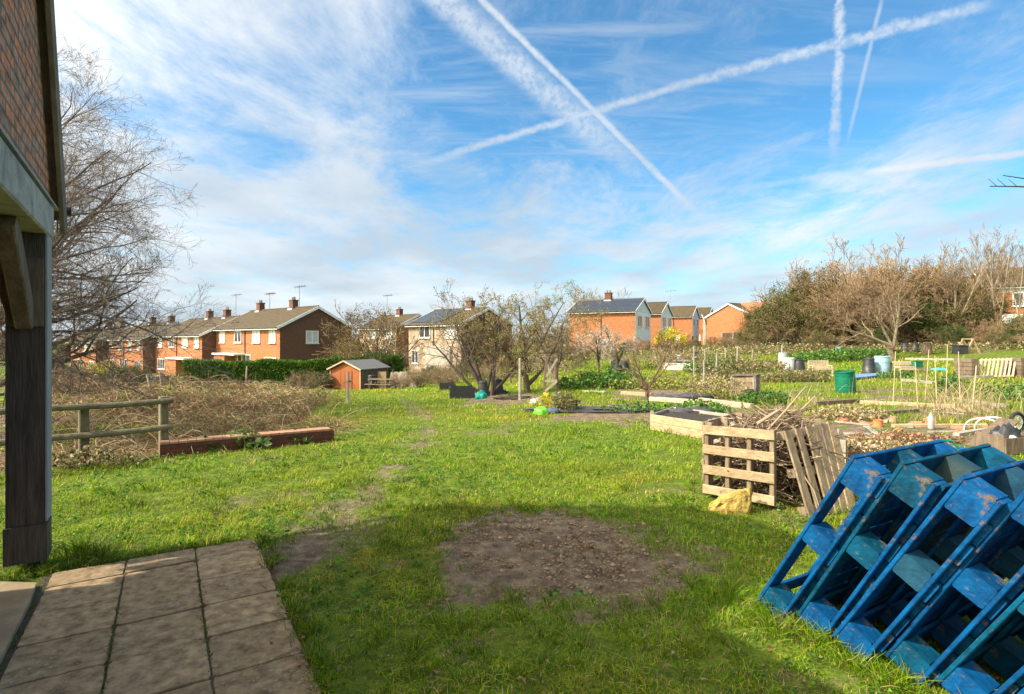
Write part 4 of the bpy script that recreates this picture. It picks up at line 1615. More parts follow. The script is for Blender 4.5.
class Proto:
    """builds once, then copies the thing with its parts"""

    def __init__(self, name, cat, parts):
        self.name, self.cat, self.parts, self.root = name, cat, parts, None

    def put(self, label, loc, sc=1.0, rz=0.0, group=None, zs=1.0):
        if self.root is None:
            self.root = o = put_tree(self.name, label, self.cat, loc, self.parts)
        else:
            o = copy_tree(self.root)
        o.location = loc
        o.rotation_euler = (0, 0, rz)
        o.scale = (sc, sc, sc * zs)
        o['label'] = label
        if group:
            o['group'] = group
        elif 'group' in o:
            del o['group']
        return o


OLIVE = [(0.10, 0.12, 0.03), (0.06, 0.085, 0.02), (0.15, 0.14, 0.05), (0.20, 0.16, 0.07)]
DGREEN = [(0.03, 0.06, 0.014), (0.045, 0.085, 0.018), (0.07, 0.11, 0.025), (0.10, 0.13, 0.03)]
RUSSET = [(0.19, 0.115, 0.045), (0.14, 0.10, 0.04), (0.24, 0.165, 0.07), (0.12, 0.11, 0.035)]
IVY = [(0.28, 0.30, 0.035), (0.17, 0.20, 0.02), (0.38, 0.34, 0.06), (0.24, 0.20, 0.08), (0.26, 0.17, 0.07)]

pr_ev = Proto('evergreen_bush', 'bush', proto_bush(31, 4.2, 2.3, DGREEN, 12000, 0.11))
pr_ol = Proto('olive_bush', 'bush', proto_bush(32, 4.0, 2.2, OLIVE, 9000, 0.095))
pr_ru = Proto('russet_bush', 'bush', proto_bush(33, 4.6, 2.4, RUSSET, 7500, 0.085, stems=12))
pr_tw = Proto('bare_thicket_bush', 'bush', proto_bush(34, 4.6, 2.4, None, 0, stems=14, twig=(0.30, 0.21, 0.115)))
pr_b1 = Proto('bare_tree', 'tree', proto_bare(41, 6.5, (0.26, 0.18, 0.105), (0.19, 0.145, 0.095)))
pr_b2 = Proto('slender_bare_tree', 'tree', proto_slim(42))

# far-off woodland closing the horizon: individual crowns
rt = random.Random(3)


def D(px, Y, h=0):
    p = at(px, Y)
    p.z += h
    return p


# trees standing behind the houses
pr_b1.put('bare tree showing above the left end of the solar panelled orange house', D(578, 78), 1.22, 0.3)
pr_b1.put('bare tree peeping over the ridge of the solar panelled orange house', D(612, 82, 0.4), 1.12, 1.3)
pr_b1.put('small bare tree between the far white gabled houses and the orange house', D(728, 120), 1.0, 2.2)
pr_b1.put('bare tree rising behind the second white gabled house', D(684, 112), 0.95, 4.0)
pr_b1.put('bare tree left of the orange gabled house, against the sky', D(738, 118), 1.1, 5.0)
pr_ru.put('rusty brown half leafed tree at the right of the nearest brick house', D(372, 50), 1.35, 0.2, zs=1.12)
pr_ru.put('smaller rusty bush left of the brown roofed house', D(352, 47), 0.8, 1.4)
pr_ev.put('dark green bush at the foot of the rusty tree', D(378, 46), 0.72, 0.9, zs=.9)
pr_ol.put('olive green bush between the rusty tree and the pale house', D(394, 50), 0.62, 2.2)
# the shrubs in front of the pale house and the middle background
mid = [(432, 42, 'ol', .50), (452, 40, 'ru', .42), (470, 43, 'ev', .55), (500, 41, 'ru', .55), (522, 42, 'ol', .60), (548, 44, 'ru', .62), (566, 46, 'tw', .62), (420, 38, 'tw', .38),
       (584, 47, 'ol', .55), (602, 45, 'tw', .55), (626, 50, 'ev', .50), (640, 48, 'tw', .55), (660, 52, 'ol', .55), (680, 50, 'tw', .55), (695, 52, 'ol', .50), (712, 50, 'ru', .50), (728, 52, 'tw', .55), (742, 50, 'ru', .45),
       (402, 36, 'tw', .34), (445, 36, 'tw', .34), (486, 37, 'tw', .36)]
KN = {'ol': (pr_ol, 'olive'), 'ru': (pr_ru, 'russet'), 'ev': (pr_ev, 'dark evergreen'), 'tw': (pr_tw, 'bare twiggy')}
behind = {432: 'in front of the solar panels of the pale house', 452: 'below the pale house', 470: 'behind the dark planters', 500: 'behind the black compost bins', 522: 'behind the slim upright pole', 548: 'behind the timber tripod',
          566: 'below the left end of the orange house', 420: 'at the left foot of the pale house', 584: 'against the orange side wall', 602: 'low down against the orange side wall', 626: 'behind the three water barrels',
          640: 'below the white gable', 660: 'beneath the second white gabled house', 680: 'behind the white low board', 695: 'beside the small dark bin', 712: 'below the farthest white gabled house', 728: 'below the cream house', 742: 'left of the dark fence panels',
          402: 'beside the leaning fence panels', 445: 'behind the smaller planter', 486: 'behind the taller stems'}
for px, Y, k, s in mid:
    p, w_ = KN[k]
    p.put('%s bush %s' % (w_, behind[px]), D(px, Y), s * (0.55 if px > 570 else 0.8), rt.uniform(0, 6))
# the tall thicket closing the plots on the right
wall_spec = [  # px, Y, proto, scale, zscale, place
    (762, 50, 'ru', 0.75, 1.0, 'at the left end of the tall thicket, beside the orange house'),
    (778, 47, 'ol', 0.95, 1.1, 'at the left shoulder of the thicket'),
    (792, 49, 'ol', 1.05, 1.2, 'with the rounded top near the left of the thicket'),
    (808, 46, 'ol', 0.8, 1.0, 'low in the thicket above the white bin'),
    (815, 50, 'ru', 1.12, 1.25, 'rising above the slatted pale bench'),
    (832, 47, 'ru', 0.95, 1.1, 'behind the dark teal drum'),
    (842, 50, 'tw', 1.15, 1.25, 'in the upper thicket above the green barrel'),
    (858, 46, 'ol', 0.85, 1.0, 'low behind the leaning pale trunk'),
    (866, 49, 'tw', 1.2, 1.3, 'at the top middle of the thicket'),
    (884, 46, 'ru', 1.0, 1.2, 'above the pale blue butt'),
    (896, 49, 'tw', 1.15, 1.25, 'with the arching crown right of the middle'),
    (905, 45, 'ev', 0.78, 1.0, 'low behind the back row of black bins'),
    (918, 48, 'ru', 1.05, 1.2, 'left of the slender pale trunked tree'),
    (932, 45, 'ol', 0.82, 1.0, 'just above the brown bin'),
    (944, 48, 'ru', 1.1, 1.2, 'behind the slender pale trunked tree'),
    (958, 45, 'ol', 0.85, 1.05, 'over the black box'),
    (966, 47, 'ol', 1.0, 1.15, 'left of the brick block'),
    (983, 43, 'tw', 0.40, 1.0, 'in front of the brick block corner'),
    (1004, 42, 'tw', 0.36, 1.0, 'in front of the brick block windows'),
    (1024, 40, 'ev', 0.45, 1.0, 'at the right edge below the brick block'),
    (1046, 38, 'ol', 0.55, 1.0, 'cut by the right edge'),
    (750, 46, 'ol', 0.5, .9, 'low at the foot of the dark fence panels'),
    (822, 42, 'ol', 0.45, .8, 'low in front of the thicket, left part'),
    (872, 42, 'ev', 0.42, .8, 'low behind the pale leaning trunk'),
    (950, 41, 'ev', 0.42, .8, 'low in front of the thicket near the A frame'),
    (1000, 38, 'ol', 0.35, .8, 'low behind the slatted pallet bin'),
]
for px, Y, k, s, zs, pl in wall_spec:
    p, w_ = KN[k]
    p.put('%s bush %s' % (w_, pl), D(px, Y, -0.1), s * 1.2, rt.uniform(0, 6), zs=zs)
for px, Y, s, lab in ((868, 44, 0.86, 'bare tree with the widest twig crown in the middle of the thicket'), (895, 43, 0.78, 'bare grey tree right of the middle of the thicket'),
                      (842, 45, 0.85, 'bare tree leaning over the left half of the thicket'), (915, 47, .95, 'bare tree whose top twigs break the thicket outline right of middle'), (808, 52, .95, 'bare tree behind the left shoulder of the thicket')):
    pr_b1.put(lab, D(px, Y), s, rt.uniform(0, 6))
for px, Y, s, lab in ((955, 44, 0.98, 'slender pale trunked tree standing alone above the thicket'), (985, 46, 1.12, 'tall slender bare tree left of the brick block corner'), (1000, 45, 1.14, 'tall slender bare tree against the brick block'),
                      (1020, 44, 1.08, 'tall slender bare tree nearest the right edge'), (975, 50, 1.06, 'slender bare tree partly behind the brick block corner')):
    pr_b2.put(lab, D(px, Y), s, rt.uniform(0, 6))

# far trees round the whole scene, so that the world does not end behind the gardens
FARS = []
for k in range(44):
    a = -62 + k * 124 / 43 + rt.uniform(-.8, .8)
    rr_ = rt.uniform(125, 170)
    x, y = rr_ * math.sin(math.radians(a)), rr_ * math.cos(math.radians(a))
    p = rt.choice([pr_ol, pr_ru, pr_ev, pr_tw])
    o = p.put('distant winter tree on the skyline beyond the roofs', Vector((x, y, tz(x, y) - 1.5)), rt.uniform(1.2, 1.8), rt.uniform(0, 6), group='distant trees beyond the roofs')
    o.name = 'distant_tree'

# --- multi stemmed tree in the middle, behind the black bins
g0 = at(488, 21.5)
st = []
rng = np.random.default_rng(77)
for (dx, dy, dz, L) in ((-0.55, 0.1, .8, 3.6), (-0.25, .2, 1, 3.4), (-0.9, -.1, .55, 3.0), (0.05, 0, 1, 3.2), (0.28, .1, 1, 3.2), (0.55, 0, .8, 3.0), (-.4, -.3, .9, 3.0)):
    st.append(((rng.uniform(-.25, .25), rng.uniform(-.2, .2), -0.1), (dx, dy, dz), L, 0.075, 0.02, 0.10, 0.04))
LV2 = [dict(n=7, lr=0.52, ang=46, wob=0.2, up=0.02, K=7, rr=0.6, tmin=.3), dict(n=6, lr=0.48, ang=46, wob=0.2, up=0.02, K=5, rr=0.55), dict(n=4, lr=0.5, ang=40, wob=0.2, up=0.02, K=4, rr=0.6)]
pt = twig_tree(78, st, LV2, (0.09, 0.07, 0.06), (0.22, 0.17, 0.12), 0.006, leafn=2600, leafsize=0.065, leafcol=IVY, leaf_part='ivy', leafzone=lambda q: (q[:, 0] > -.4) | (q[:, 2] > 2.0))
put_tree('multi_stemmed_tree', 'multi stemmed fruit tree with dark trunks rising behind the black compost bins', 'tree', g0, pt)
# ivy clad old tree to its right
g0 = at(528, 22.0)
st = [((0, 0, -.1), (-.05, 0, 1), 3.6, .13, .03, .12, .04), ((0, 0, .3), (.6, 0, .8), 3.3, .09, .02, .12, .0), ((0, 0, .5), (-.7, 0, .7), 3.0, .07, .02, .12, .02), ((0, 0, .8), (.3, .3, .9), 3.4, .07, .02, .14, .02)]
LV3 = [dict(n=8, lr=0.5, ang=48, wob=0.22, up=0.0, K=7, rr=0.6, tmin=.25), dict(n=6, lr=0.5, ang=50, wob=0.24, up=-0.02, K=5, rr=0.55), dict(n=5, lr=0.55, ang=45, wob=0.22, up=-0.03, K=4, rr=0.6)]
pt = twig_tree(88, st, LV3, (0.13, 0.10, 0.07), (0.27, 0.20, 0.13), 0.006, leafn=5600, leafsize=0.06, leafcol=IVY, leaf_part='ivy')
put_tree('ivy_clad_tree', 'old spreading tree thick with yellow green ivy, left of the timber tripod', 'tree', g0, pt)
g0 = at(554, 24.5)
st_ = [(a, b, c * .72, d, e, f, g_) for (a, b, c, d, e, f, g_) in st]
pt = twig_tree(98, st_, LV3, (0.17, 0.13, 0.09), (0.31, 0.23, 0.15), 0.007, leafn=700, leafsize=0.06, leafcol=RUSSET, leaf_part='foliage')
put_tree('twisted_tree', 'twisted brown twiggy tree directly behind the timber tripod', 'tree', g0, pt, rotz=1.9)
# pale twiggy trees in front of the orange house
for px, Y, sd, lab, sc in ((598, 36, 108, 'pale blossomy twiggy tree in front of the orange side wall, left one', .60), (618, 34, 109, 'pale twiggy tree just left of the three water barrels', .52)):
    g0 = at(px, Y)
    pt = twig_tree(sd, [(a, b, c * 1.05 * sc, d, e, f, g_) for (a, b, c, d, e, f, g_) in st], LV3, (0.10, 0.085, 0.07), (0.42, 0.34, 0.27), 0.010, leafn=1600, leafsize=0.06, leafcol=[(0.62, 0.55, 0.45), (0.5, 0.42, 0.34), (0.4, 0.33, 0.24)], leaf_part='blossom')
    put_tree('blossom_tree', lab, 'tree', g0, pt, rotz=sd)
# small bare fruit tree in the middle
g0 = spot(648, 408)
st5 = [((0, 0, -.05), (.03, 0, 1), .62, .045, .035, .06, .0), ((0.02, 0, .5), (-.45, 0, .8), 1.0, .028, .01, .12, .05), ((0.02, 0, .52), (.3, .1, .9), 1.15, .028, .01, .12, .05), ((0.02, 0, .55), (.7, -.2, .7), .95, .022, .008, .12, .05), ((0.02, 0, .5), (-.75, .2, .55), .8, .02, .008, .12, .06)]
LV5 = [dict(n=6, lr=0.5, ang=42, wob=0.14, up=0.07, K=6, rr=0.55, tmin=.3), dict(n=5, lr=0.5, ang=38, wob=0.14, up=0.08, K=5, rr=0.6), dict(n=3, lr=0.5, ang=30, wob=0.1, up=0.05, K=4, rr=0.6)]
put_tree('small_bare_tree', 'small bare fruit tree standing on the dark bed in the middle of the plots', 'tree', g0, twig_tree(120, st5, LV5, (0.13, 0.08, 0.055), (0.30, 0.20, 0.14), 0.0045))
# dwarf trees
for px, py, sd, lab, sc in ((645, 394, 131, 'dwarf forked bare trunk seen behind the upright pole', 0), ):
    pass
g0 = spot(511, 384)
put_tree('dwarf_tree', 'dwarf forked bare trunk between the tall bin and the upright pole', 'tree', g0, twig_tree(131, [((0, 0, -.05), (0, 0, 1), .5, .06, .05, .1, 0), ((0, 0, .4), (-.6, 0, .8), .9, .04, .015, .1, 0), ((0, 0, .4), (.6, 0, .8), .9, .04, .015, .1, 0)], [dict(n=4, lr=.5, ang=40, wob=.15, up=.05, K=5, rr=.5)], (0.08, 0.06, 0.05), (0.18, .14, .1), .008))
# leaning pale trunk in front of the thicket
g0 = at(893, 35)
st6 = [((0, 0, -.1), (-.15, 0, 1), 1.0, .20, .15, .05, 0), ((-.1, 0, .8), (-.85, 0, .5), 3.2, .12, .03, .06, -.02), ((0, 0, .7), (.2, 0, 1), 3.6, .10, .03, .08, .02), ((0, 0, .7), (.5, .3, .8), 3.2, .09, .02, .1, .02), ((-.1, 0, .9), (-.45, .2, .9), 3.4, .09, .02, .1, .02)]
put_tree('leaning_tree', 'gnarled tree with one pale limb leaning left, above the pale blue butt', 'tree', g0, twig_tree(141, st6, LV3, (0.25, 0.20, 0.135), (0.20, 0.135, 0.08), 0.007))
# twig of a tree just outside the frame on the right
m_tree = at(1180, 9.0)
tw = twig_tree(151, [((0, 0, -.1), (0, 0, 1), 5.2, .16, .03, .04, .02)], [dict(n=7, lr=0.36, ang=70, wob=0.10, up=0.02, K=8, rr=.4, tmin=.45), dict(n=5, lr=.4, ang=40, wob=.12, up=.02, K=5, rr=.5)], (0.06, 0.05, 0.04), (0.10, .07, .06), .004)
tp = ray(990, 187, 7.4)
a_ = Vector((m_tree.x, m_tree.y, 3.4)) - m_tree
tip = tp - m_tree
Kp = 9
ts = np.linspace(0, 1, Kp)
base_ = np.array([tuple(a_.lerp(tip, t) + Vector((0, 0, 0.25 * math.sin(t * 3.1)))) for t in ts])
tw['trunk'].tubes(base_[None], np.linspace(.03, .006, Kp)[None], 6, np.array([[0.05, .04, .035]]))
tip2 = ray(1003, 176, 7.6) - m_tree
b2 = np.array([tuple(a_.lerp(tip2, t) + Vector((0, 0, 0.18 * math.sin(t * 3.1)))) for t in ts])
tw['trunk'].tubes(b2[None], np.linspace(.025, .005, Kp)[None], 6, np.array([[0.05, .04, .035]]))
for q in (0.88, 0.93, .97):
    s0 = a_.lerp(tip, q) + Vector((0, 0, 0.25 * math.sin(q * 3.1)))
    pts = np.array([[tuple(s0 + Vector((-0.09 * t * 1.3, 0, 0.10 * t))) for t in np.linspace(0, 1, 4)]])
    tw['trunk'].tubes(pts, np.linspace(.005, .003, 4)[None], 4, np.array([[0.05, .04, .035]]))
put_tree('overhanging_tree', 'tree beyond the right edge whose dark twig tips reach into the sky', 'tree', m_tree, tw)

# forsythia and hedge
YEL = [(0.62, 0.50, 0.02), (0.72, 0.60, 0.04), (0.45, 0.42, 0.05), (0.20, 0.22, 0.03)]


def small_bush(name, label, px, Y, h, rad, cols, n, size, seed, cat='bush', twig=(0.2, .15, .08), minr=None, zs=1):
    d = proto_bush(seed, h, rad, cols, n, size, stems=7, twig=twig)
    return put_tree(name, label, cat, D(px, Y), d)


small_bush('forsythia', 'yellow flowering shrub in the garden at far left, beneath the bare tree', 104, 34, 1.7, 1.6, YEL + [(0.14, 0.18, 0.03)] * 2, 4200, 0.10, 201)
small_bush('forsythia', 'yellow flowering shrub in front of the second white gabled house', 672, 46, 2.2, 1.4, YEL, 2600, 0.11, 202)
pr_g = Proto('garden_shrub', 'shrub', proto_bush(203, 2.0, 1.4, DGREEN + OLIVE, 4200, 0.10))
pr_g.put('low green shrub at the far left end of the brambles', D(58, 30), .7)
pr_g.put('green shrub beside the left forsythia', D(128, 32), .75, 1.0)
pr_g.put('dull green shrub left of the shed', D(318, 38), .7, 2.0)
pr_g.put('dull green shrub between the hedge and the brambles', D(298, 37), .6, 3.0)
pr_tb = Proto('twiggy_shrub', 'shrub', proto_bush(204, 2.0, 1.5, RUSSET, 1800, 0.08, twig=(.32, .24, .17)))
pr_tb.put('twiggy brown shrub at the left of the shed water butt', D(306, 36), .75)
pr_tb.put('twiggy brown shrub at the left end of the hedge', D(172, 36), .7, 1)
pr_tb.put('twiggy brown shrub before the third brick house', D(140, 38), .8, 2)
pr_tb.put('twiggy brown shrub at the far left under the bare tree', D(70, 26), .8, 2)

# clipped hedge
ha, hb = at(186, 44), at(402, 47)
hd = thing('clipped_hedge', 'long clipped dark green hedge in front of the nearest brick houses', 'hedge', ha)
hl = (hb - ha)
Lh = Vector((hl.x, hl.y, 0)).length
rng = np.random.default_rng(9)
n = 46000
t = rng.random(n)
w_ = rng.uniform(-.7, .7, n)
zt = 2.2 + 0.1 * np.sin(t * 21) + 0.05 * np.sin(t * 57)
zz = rng.random(n) ** .55 * zt
edge = rng.random(n)
w_ = np.where(edge < .7, np.sign(w_) * .68 + rng.normal(0, .05, n), w_)
zz = np.where(edge >= .7, zt + rng.normal(0, .04, n), zz)
dn = hl.normalized()
sx, sy = -dn.y, dn.x
bx = t * hl.x + w_ * sx
by = t * hl.y + w_ * sy
bz = terrain(ha.x + bx, ha.y + by) - ha.z + zz
mbh = MB()
cols = np.array([(0.03, 0.10, 0.008), (0.055, 0.145, 0.012), (0.10, 0.20, 0.02), (0.15, 0.25, 0.03)])[rng.integers(0, 4, n)] * rng.uniform(.7, 1.3, (n, 1))
mbh.leaves(np.stack([bx, by, bz], 1), 0.17 * rng.uniform(.6, 1.2, n), cols, rng=rng)
mbh.build('foliage', M_leaf, hd, uv=False)
mbh = MB()
tt = np.linspace(0.005, .995, 60)
P = np.stack([np.stack([tt * hl.x, tt * hl.y, terrain(ha.x + tt * hl.x, ha.y + tt * hl.y) - ha.z - .1], 1), np.stack([tt * hl.x, tt * hl.y, terrain(ha.x + tt * hl.x, ha.y + tt * hl.y) - ha.z + 1.5], 1)], 1)
mbh.tubes(P, np.full((60, 2), .04), 5, np.array([[.08, .06, .04]] * 60))
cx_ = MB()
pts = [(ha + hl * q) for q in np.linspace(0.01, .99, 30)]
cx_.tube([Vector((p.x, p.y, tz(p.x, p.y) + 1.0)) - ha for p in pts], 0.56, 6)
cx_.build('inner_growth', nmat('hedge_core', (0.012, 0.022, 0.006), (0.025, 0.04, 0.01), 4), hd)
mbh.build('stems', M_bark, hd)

# ------------------------------------------------------------------ BRAMBLE THICKET on the left
rng = np.random.default_rng(12)


def bramble_pts(n):
    px = rng.uniform(20, 345, n * 3)
    Y = rng.uniform(7.5, 36, n * 3) ** 1.0
    x = (px - CX) / F * Y
    dist = (x + 6.6) * (-0.62) + (Y - 6.7) * 0.785
    right = np.where(Y < 14, 338, np.interp(Y, [14, 20, 28, 36], [332, 322, 300, 285]))
    ok = (dist > 0.35) & (px < right) & (rng.random(len(x)) > sstep(.53, .60, fbm(x, Y, 0.5, 91, 3)) * .93)
    x, Y = x[ok][:n], Y[ok][:n]
    return x, Y


mbb = MB()
n = 11000
x, y = bramble_pts(n)
n = len(x)
mound = fbm(x, y, 0.45, 50, 3)
hh = (0.12 + 0.62 * sstep(.38, .74, mound)) * rng.uniform(.4, 1.1, n) * np.interp(y, [8, 12, 30], [.95, .9, .75])
az = rng.uniform(0, 6.28, n)
Lb = rng.uniform(.4, 1.3, n)
K = 7
t = np.linspace(0, 1, K)
z0 = terrain(x, y)
P = np.stack([x[:, None] + (np.cos(az) * Lb)[:, None] * t, y[:, None] + (np.sin(az) * Lb)[:, None] * t,
              z0[:, None] + hh[:, None] * (1 - (1.7 * t - 1) ** 2) * 1.0], -1)
P += rng.normal(0, .035, P.shape)
r0 = np.interp(y, [8, 36], [.0045, .013])
BC = np.array([(0.34, 0.23, 0.12), (0.23, 0.15, 0.08), (0.19, 0.09, 0.05), (0.46, 0.35, 0.21), (0.17, 0.18, 0.05)])
mbb.tubes(P, r0[:, None] * np.linspace(1, .5, K)[None], 3, BC[rng.integers(0, 5, n)] * rng.uniform(.7, 1.3, (n, 1)) * (0.12 + 1.75 * fbm(x, y, 0.9, 70, 3)[:, None]))
n2 = 420
x2, y2 = bramble_pts(n2)
n2 = len(x2)
az2 = rng.uniform(0, 6.28, n2)
L2 = rng.uniform(.8, 2.0, n2)
t2 = np.linspace(0, 1, 9)
P2 = np.stack([x2[:, None] + (np.cos(az2) * L2)[:, None] * t2, y2[:, None] + (np.sin(az2) * L2)[:, None] * t2,
               terrain(x2, y2)[:, None] + rng.uniform(.35, 1.0, n2)[:, None] * (1 - (1.6 * t2 - 1) ** 2 * 1.0)], -1) + rng.normal(0, .02, (n2, 9, 3))
mbb.tubes(P2, np.interp(y2, [8, 36], [.006, .018])[:, None] * np.linspace(1, .4, 9)[None], 4, np.array([(0.20, 0.09, 0.06), (0.36, 0.27, 0.18), (0.13, 0.12, 0.05)])[rng.integers(0, 3, n2)])
tag(mbb.build('bramble_stems', M_stem, uv=False), kind='stuff', label='dense tangle of dry brown bramble stems behind the rail fence', cat='brambles')
n = 60000
x, y = bramble_pts(n)
n = len(x)
mound = fbm(x, y, 0.45, 50, 3)
hh = (0.08 + 0.55 * sstep(.38, .74, mound)) * rng.uniform(.1, 1.05, n) * np.interp(y, [8, 12, 30], [.95, .9, .75])
green = (fbm(x, y, 0.6, 60, 3) > .50) & (rng.random(n) < .8)
LC = np.array([(0.30, 0.21, 0.10), (0.20, 0.14, 0.06), (0.16, 0.08, 0.04), (0.19, 0.19, 0.045), (0.42, 0.33, 0.18)])
LG = np.array([(0.12, 0.17, 0.03), (0.19, 0.23, 0.045), (0.16, 0.28, 0.03), (0.32, 0.26, 0.11)])
c = np.where(green[:, None], LG[rng.integers(0, 4, n)], LC[rng.integers(0, 5, n)]) * rng.uniform(.6, 1.35, (n, 1))
mbb = MB()
c = c * (0.12 + 1.75 * fbm(x, y, 0.9, 70, 3)[:, None])
mbb.leaves(np.stack([x, y, terrain(x, y) + hh], 1), np.interp(y, [8, 36], [.035, .10]) * rng.uniform(.5, 1.3, n), c, rng=rng)
tag(mbb.build('bramble_leaves', M_leaf, uv=False), kind='stuff', label='withered olive and brown leaves on the bramble tangle', cat='brambles')

# ------------------------------------------------------------------ BLUE PALLETS, stacked on edge and leaning
W_ = Vector((0.5, -0.87, 0)).normalized()        # direction the stack leans and runs
Q_ = Vector((0.87, 0.5, 0)).normalized()         # across, away from the eye
LEAN = math.radians(30)


def worn_blue(name, a, b, c):
    m = nmat(name, a, b, 6.5, 0.62, 0.6, c3=c, detail=11, spec=0.2, bs=5, bd=0.01, dist=0.8)
    nt = m.node_tree
    N, L = nt.nodes, nt.links
    b_ = N['Principled BSDF']
    src = b_.inputs['Base Color'].links[0].from_socket
    tc = N.new('ShaderNodeTexCoord')
    n1 = N.new('ShaderNodeTexNoise')
    n1.inputs['Scale'].default_value = 11
    n1.inputs['Detail'].default_value = 9
    n1.inputs['Roughness'].default_value = 0.75
    L.new(tc.outputs['Object'], n1.inputs['Vector'])
    q = N.new('ShaderNodeMapRange')
    L.new(n1.outputs['Fac'], q.inputs[0])
    q.inputs[1].default_value = 0.56
    q.inputs[2].default_value = 0.64
    mx = N.new('ShaderNodeMix')
    mx.data_type = 'RGBA'
    L.new(q.outputs[0], mx.inputs[0])
    L.new(src, mx.inputs[6])
    mx.inputs[7].default_value = (0.16, 0.115, 0.07, 1)      # bare, weathered wood where the paint has gone
    L.new(mx.outputs[2], b_.inputs['Base Color'])
    return m


M_blue = worn_blue('blue_paint', (0.0, 0.03, 0.10), (0.0, 0.11, 0.31), (0.0, 0.27, 0.45))
M_teal = worn_blue('teal_blue_paint', (0.0, 0.030, 0.06), (0.0, 0.10, 0.19), (0.02, 0.22, 0.28))
M_worn = nmat('worn_blue_block', (0.0, 0.035, 0.075), (0.015, 0.09, 0.15), 5, 0.75, 0.6, c3=(0.18, 0.13, 0.08), detail=9)
M_chip = nmat('chipboard_block', (0.0, 0.045, 0.08), (0.045, 0.07, 0.065), 4, 0.85, 0.6, c3=(0.22, 0.14, 0.075), detail=9)


def make_pallet(name, label, group, seed, L=1.15, Wd=1.0, T=0.200, mats=(None,) * 3):
    """local frame: x = thickness, y = width, z = length; origin at the lower edge"""
    o = thing(name, label, 'pallet', (0, 0, 0), 0, group)
    rng_ = random.Random(seed)
    M0, M1, M2 = mats
    bh = 0.021
    # outer deck: boards running along y (across), spaced along z
    X = lambda x: T - x
    n = 9
    for i in range(n):
        bw = 0.122 if i in (0, n - 1) else 0.117
        z = bw / 2 + (L - bw) * i / (n - 1)
        m = MB()
        m.frame8((X(bh / 2), 0.022 + rng_.uniform(0, .03), z), (X(bh / 2), Wd - rng_.uniform(0, .004), z), bh, bw, (0, 0, 1), 0.004)
        m.build('deck_board', M0 if rng_.random() < .7 else M1, o)
    # stringer boards along z under the deck, three
    for y in (0.055, Wd / 2, Wd - 0.055):
        m = MB()
        m.frame8((X(bh * 1.5), y, 0.002), (X(bh * 1.5), y, L - .002), 0.11, bh - .001, (1, 0, 0), 0.004)
        m.build('stringer_board', M1 if rng_.random() < .5 else M0, o)
    # nine blocks
    x0, x1 = bh, T - 2 * bh
    for y in (0.07, Wd / 2, Wd - 0.07):
        for z, h in ((0.07, .135), (L / 2 + .03, .12), (L - 0.085, .165)):
            m = MB()
            m.frame8(((x0 + x1) / 2, y - .065, z), ((x0 + x1) / 2, y + .065, z), x1 - x0 - .002, h, (0, 0, 1), 0.007)
            m.build('block', rng_.choice([M0, M1, M2]), o)
    # perimeter base boards
    for y in (0.06, Wd / 2, Wd - 0.06):
        m = MB()
        m.frame8((bh / 2, y, 0.0), (bh / 2, y, L), 0.12, bh, (1, 0, 0), 0.004)
        m.build('base_board', M0, o)
    for z in (0.055, L - 0.055):
        for ya, yb in ((0.121, Wd / 2 - .061), (Wd / 2 + .061, Wd - .121)):
            m = MB()
            m.frame8((bh / 2, ya, z), (bh / 2, yb, z), bh, 0.11, (0, 0, 1), 0.004)
            m.build('base_board', M0, o)
    return o


variants = [make_pallet('blue_pallet', 'x', 'blue pallets leaning together', 60 + i, mats=[(M_blue, M_teal, M_worn), (M_teal, M_blue, M_chip), (M_blue, M_blue, M_worn)][i]) for i in range(3)]
plab = ['blue pallet at the left front end of the leaning stack, nearest the wooden compost bin', 'second blue pallet from the left, its top block worn brown',
        'third blue pallet from the left in the leaning stack', 'fourth blue pallet from the left, with a mossy brown top block', 'fifth blue pallet, standing in the middle of the leaning stack',
        'sixth blue pallet of the leaning stack, cut by the right edge', 'seventh blue pallet, near the bottom right corner', 'eighth blue pallet, only its top rails showing at the right edge', 'last blue pallet of the stack, mostly outside the right edge']
from mathutils import Matrix
b0 = Vector((1.525, 3.46, 0.0))
pitch = 0.240
for i in range(9):
    v = variants[i % 3]
    o = v if i < 3 else copy_tree(v)
    tilt = LEAN + math.radians([0, -1.0, 0.5, -0.4, 0.6, -0.5, 0.3, 0, 0][i])
    n_ = W_ * math.cos(tilt) - UP * math.sin(tilt)      # thickness direction
    l_ = W_ * math.sin(tilt) + UP * math.cos(tilt)      # length direction
    q_ = n_.cross(l_) * -1
    # right handed frame: x=n_, z=l_, y = z cross x
    y_ = l_.cross(n_)
    flip = y_.dot(Q_) < 0
    if flip:
        # start from the far side and run towards the eye
        org = b0 + W_ * (pitch * i) + Q_ * (1.0 + [0, .03, -.015, .035, 0, .025, 0, 0, 0][i])
    else:
        org = b0 + W_ * (pitch * i) + Q_ * [0, .03, -.015, .035, 0, .025, 0, 0, 0][i]
    org = org + UP * (0.200 * math.sin(tilt) - 0.012)
    M = Matrix((n_, y_, l_)).transposed().to_4x4()
    M.translation = org
    o.matrix_world = M
    o['label'] = plab[i]

# ------------------------------------------------------------------ WOODEN PALLET COMPOST BAY


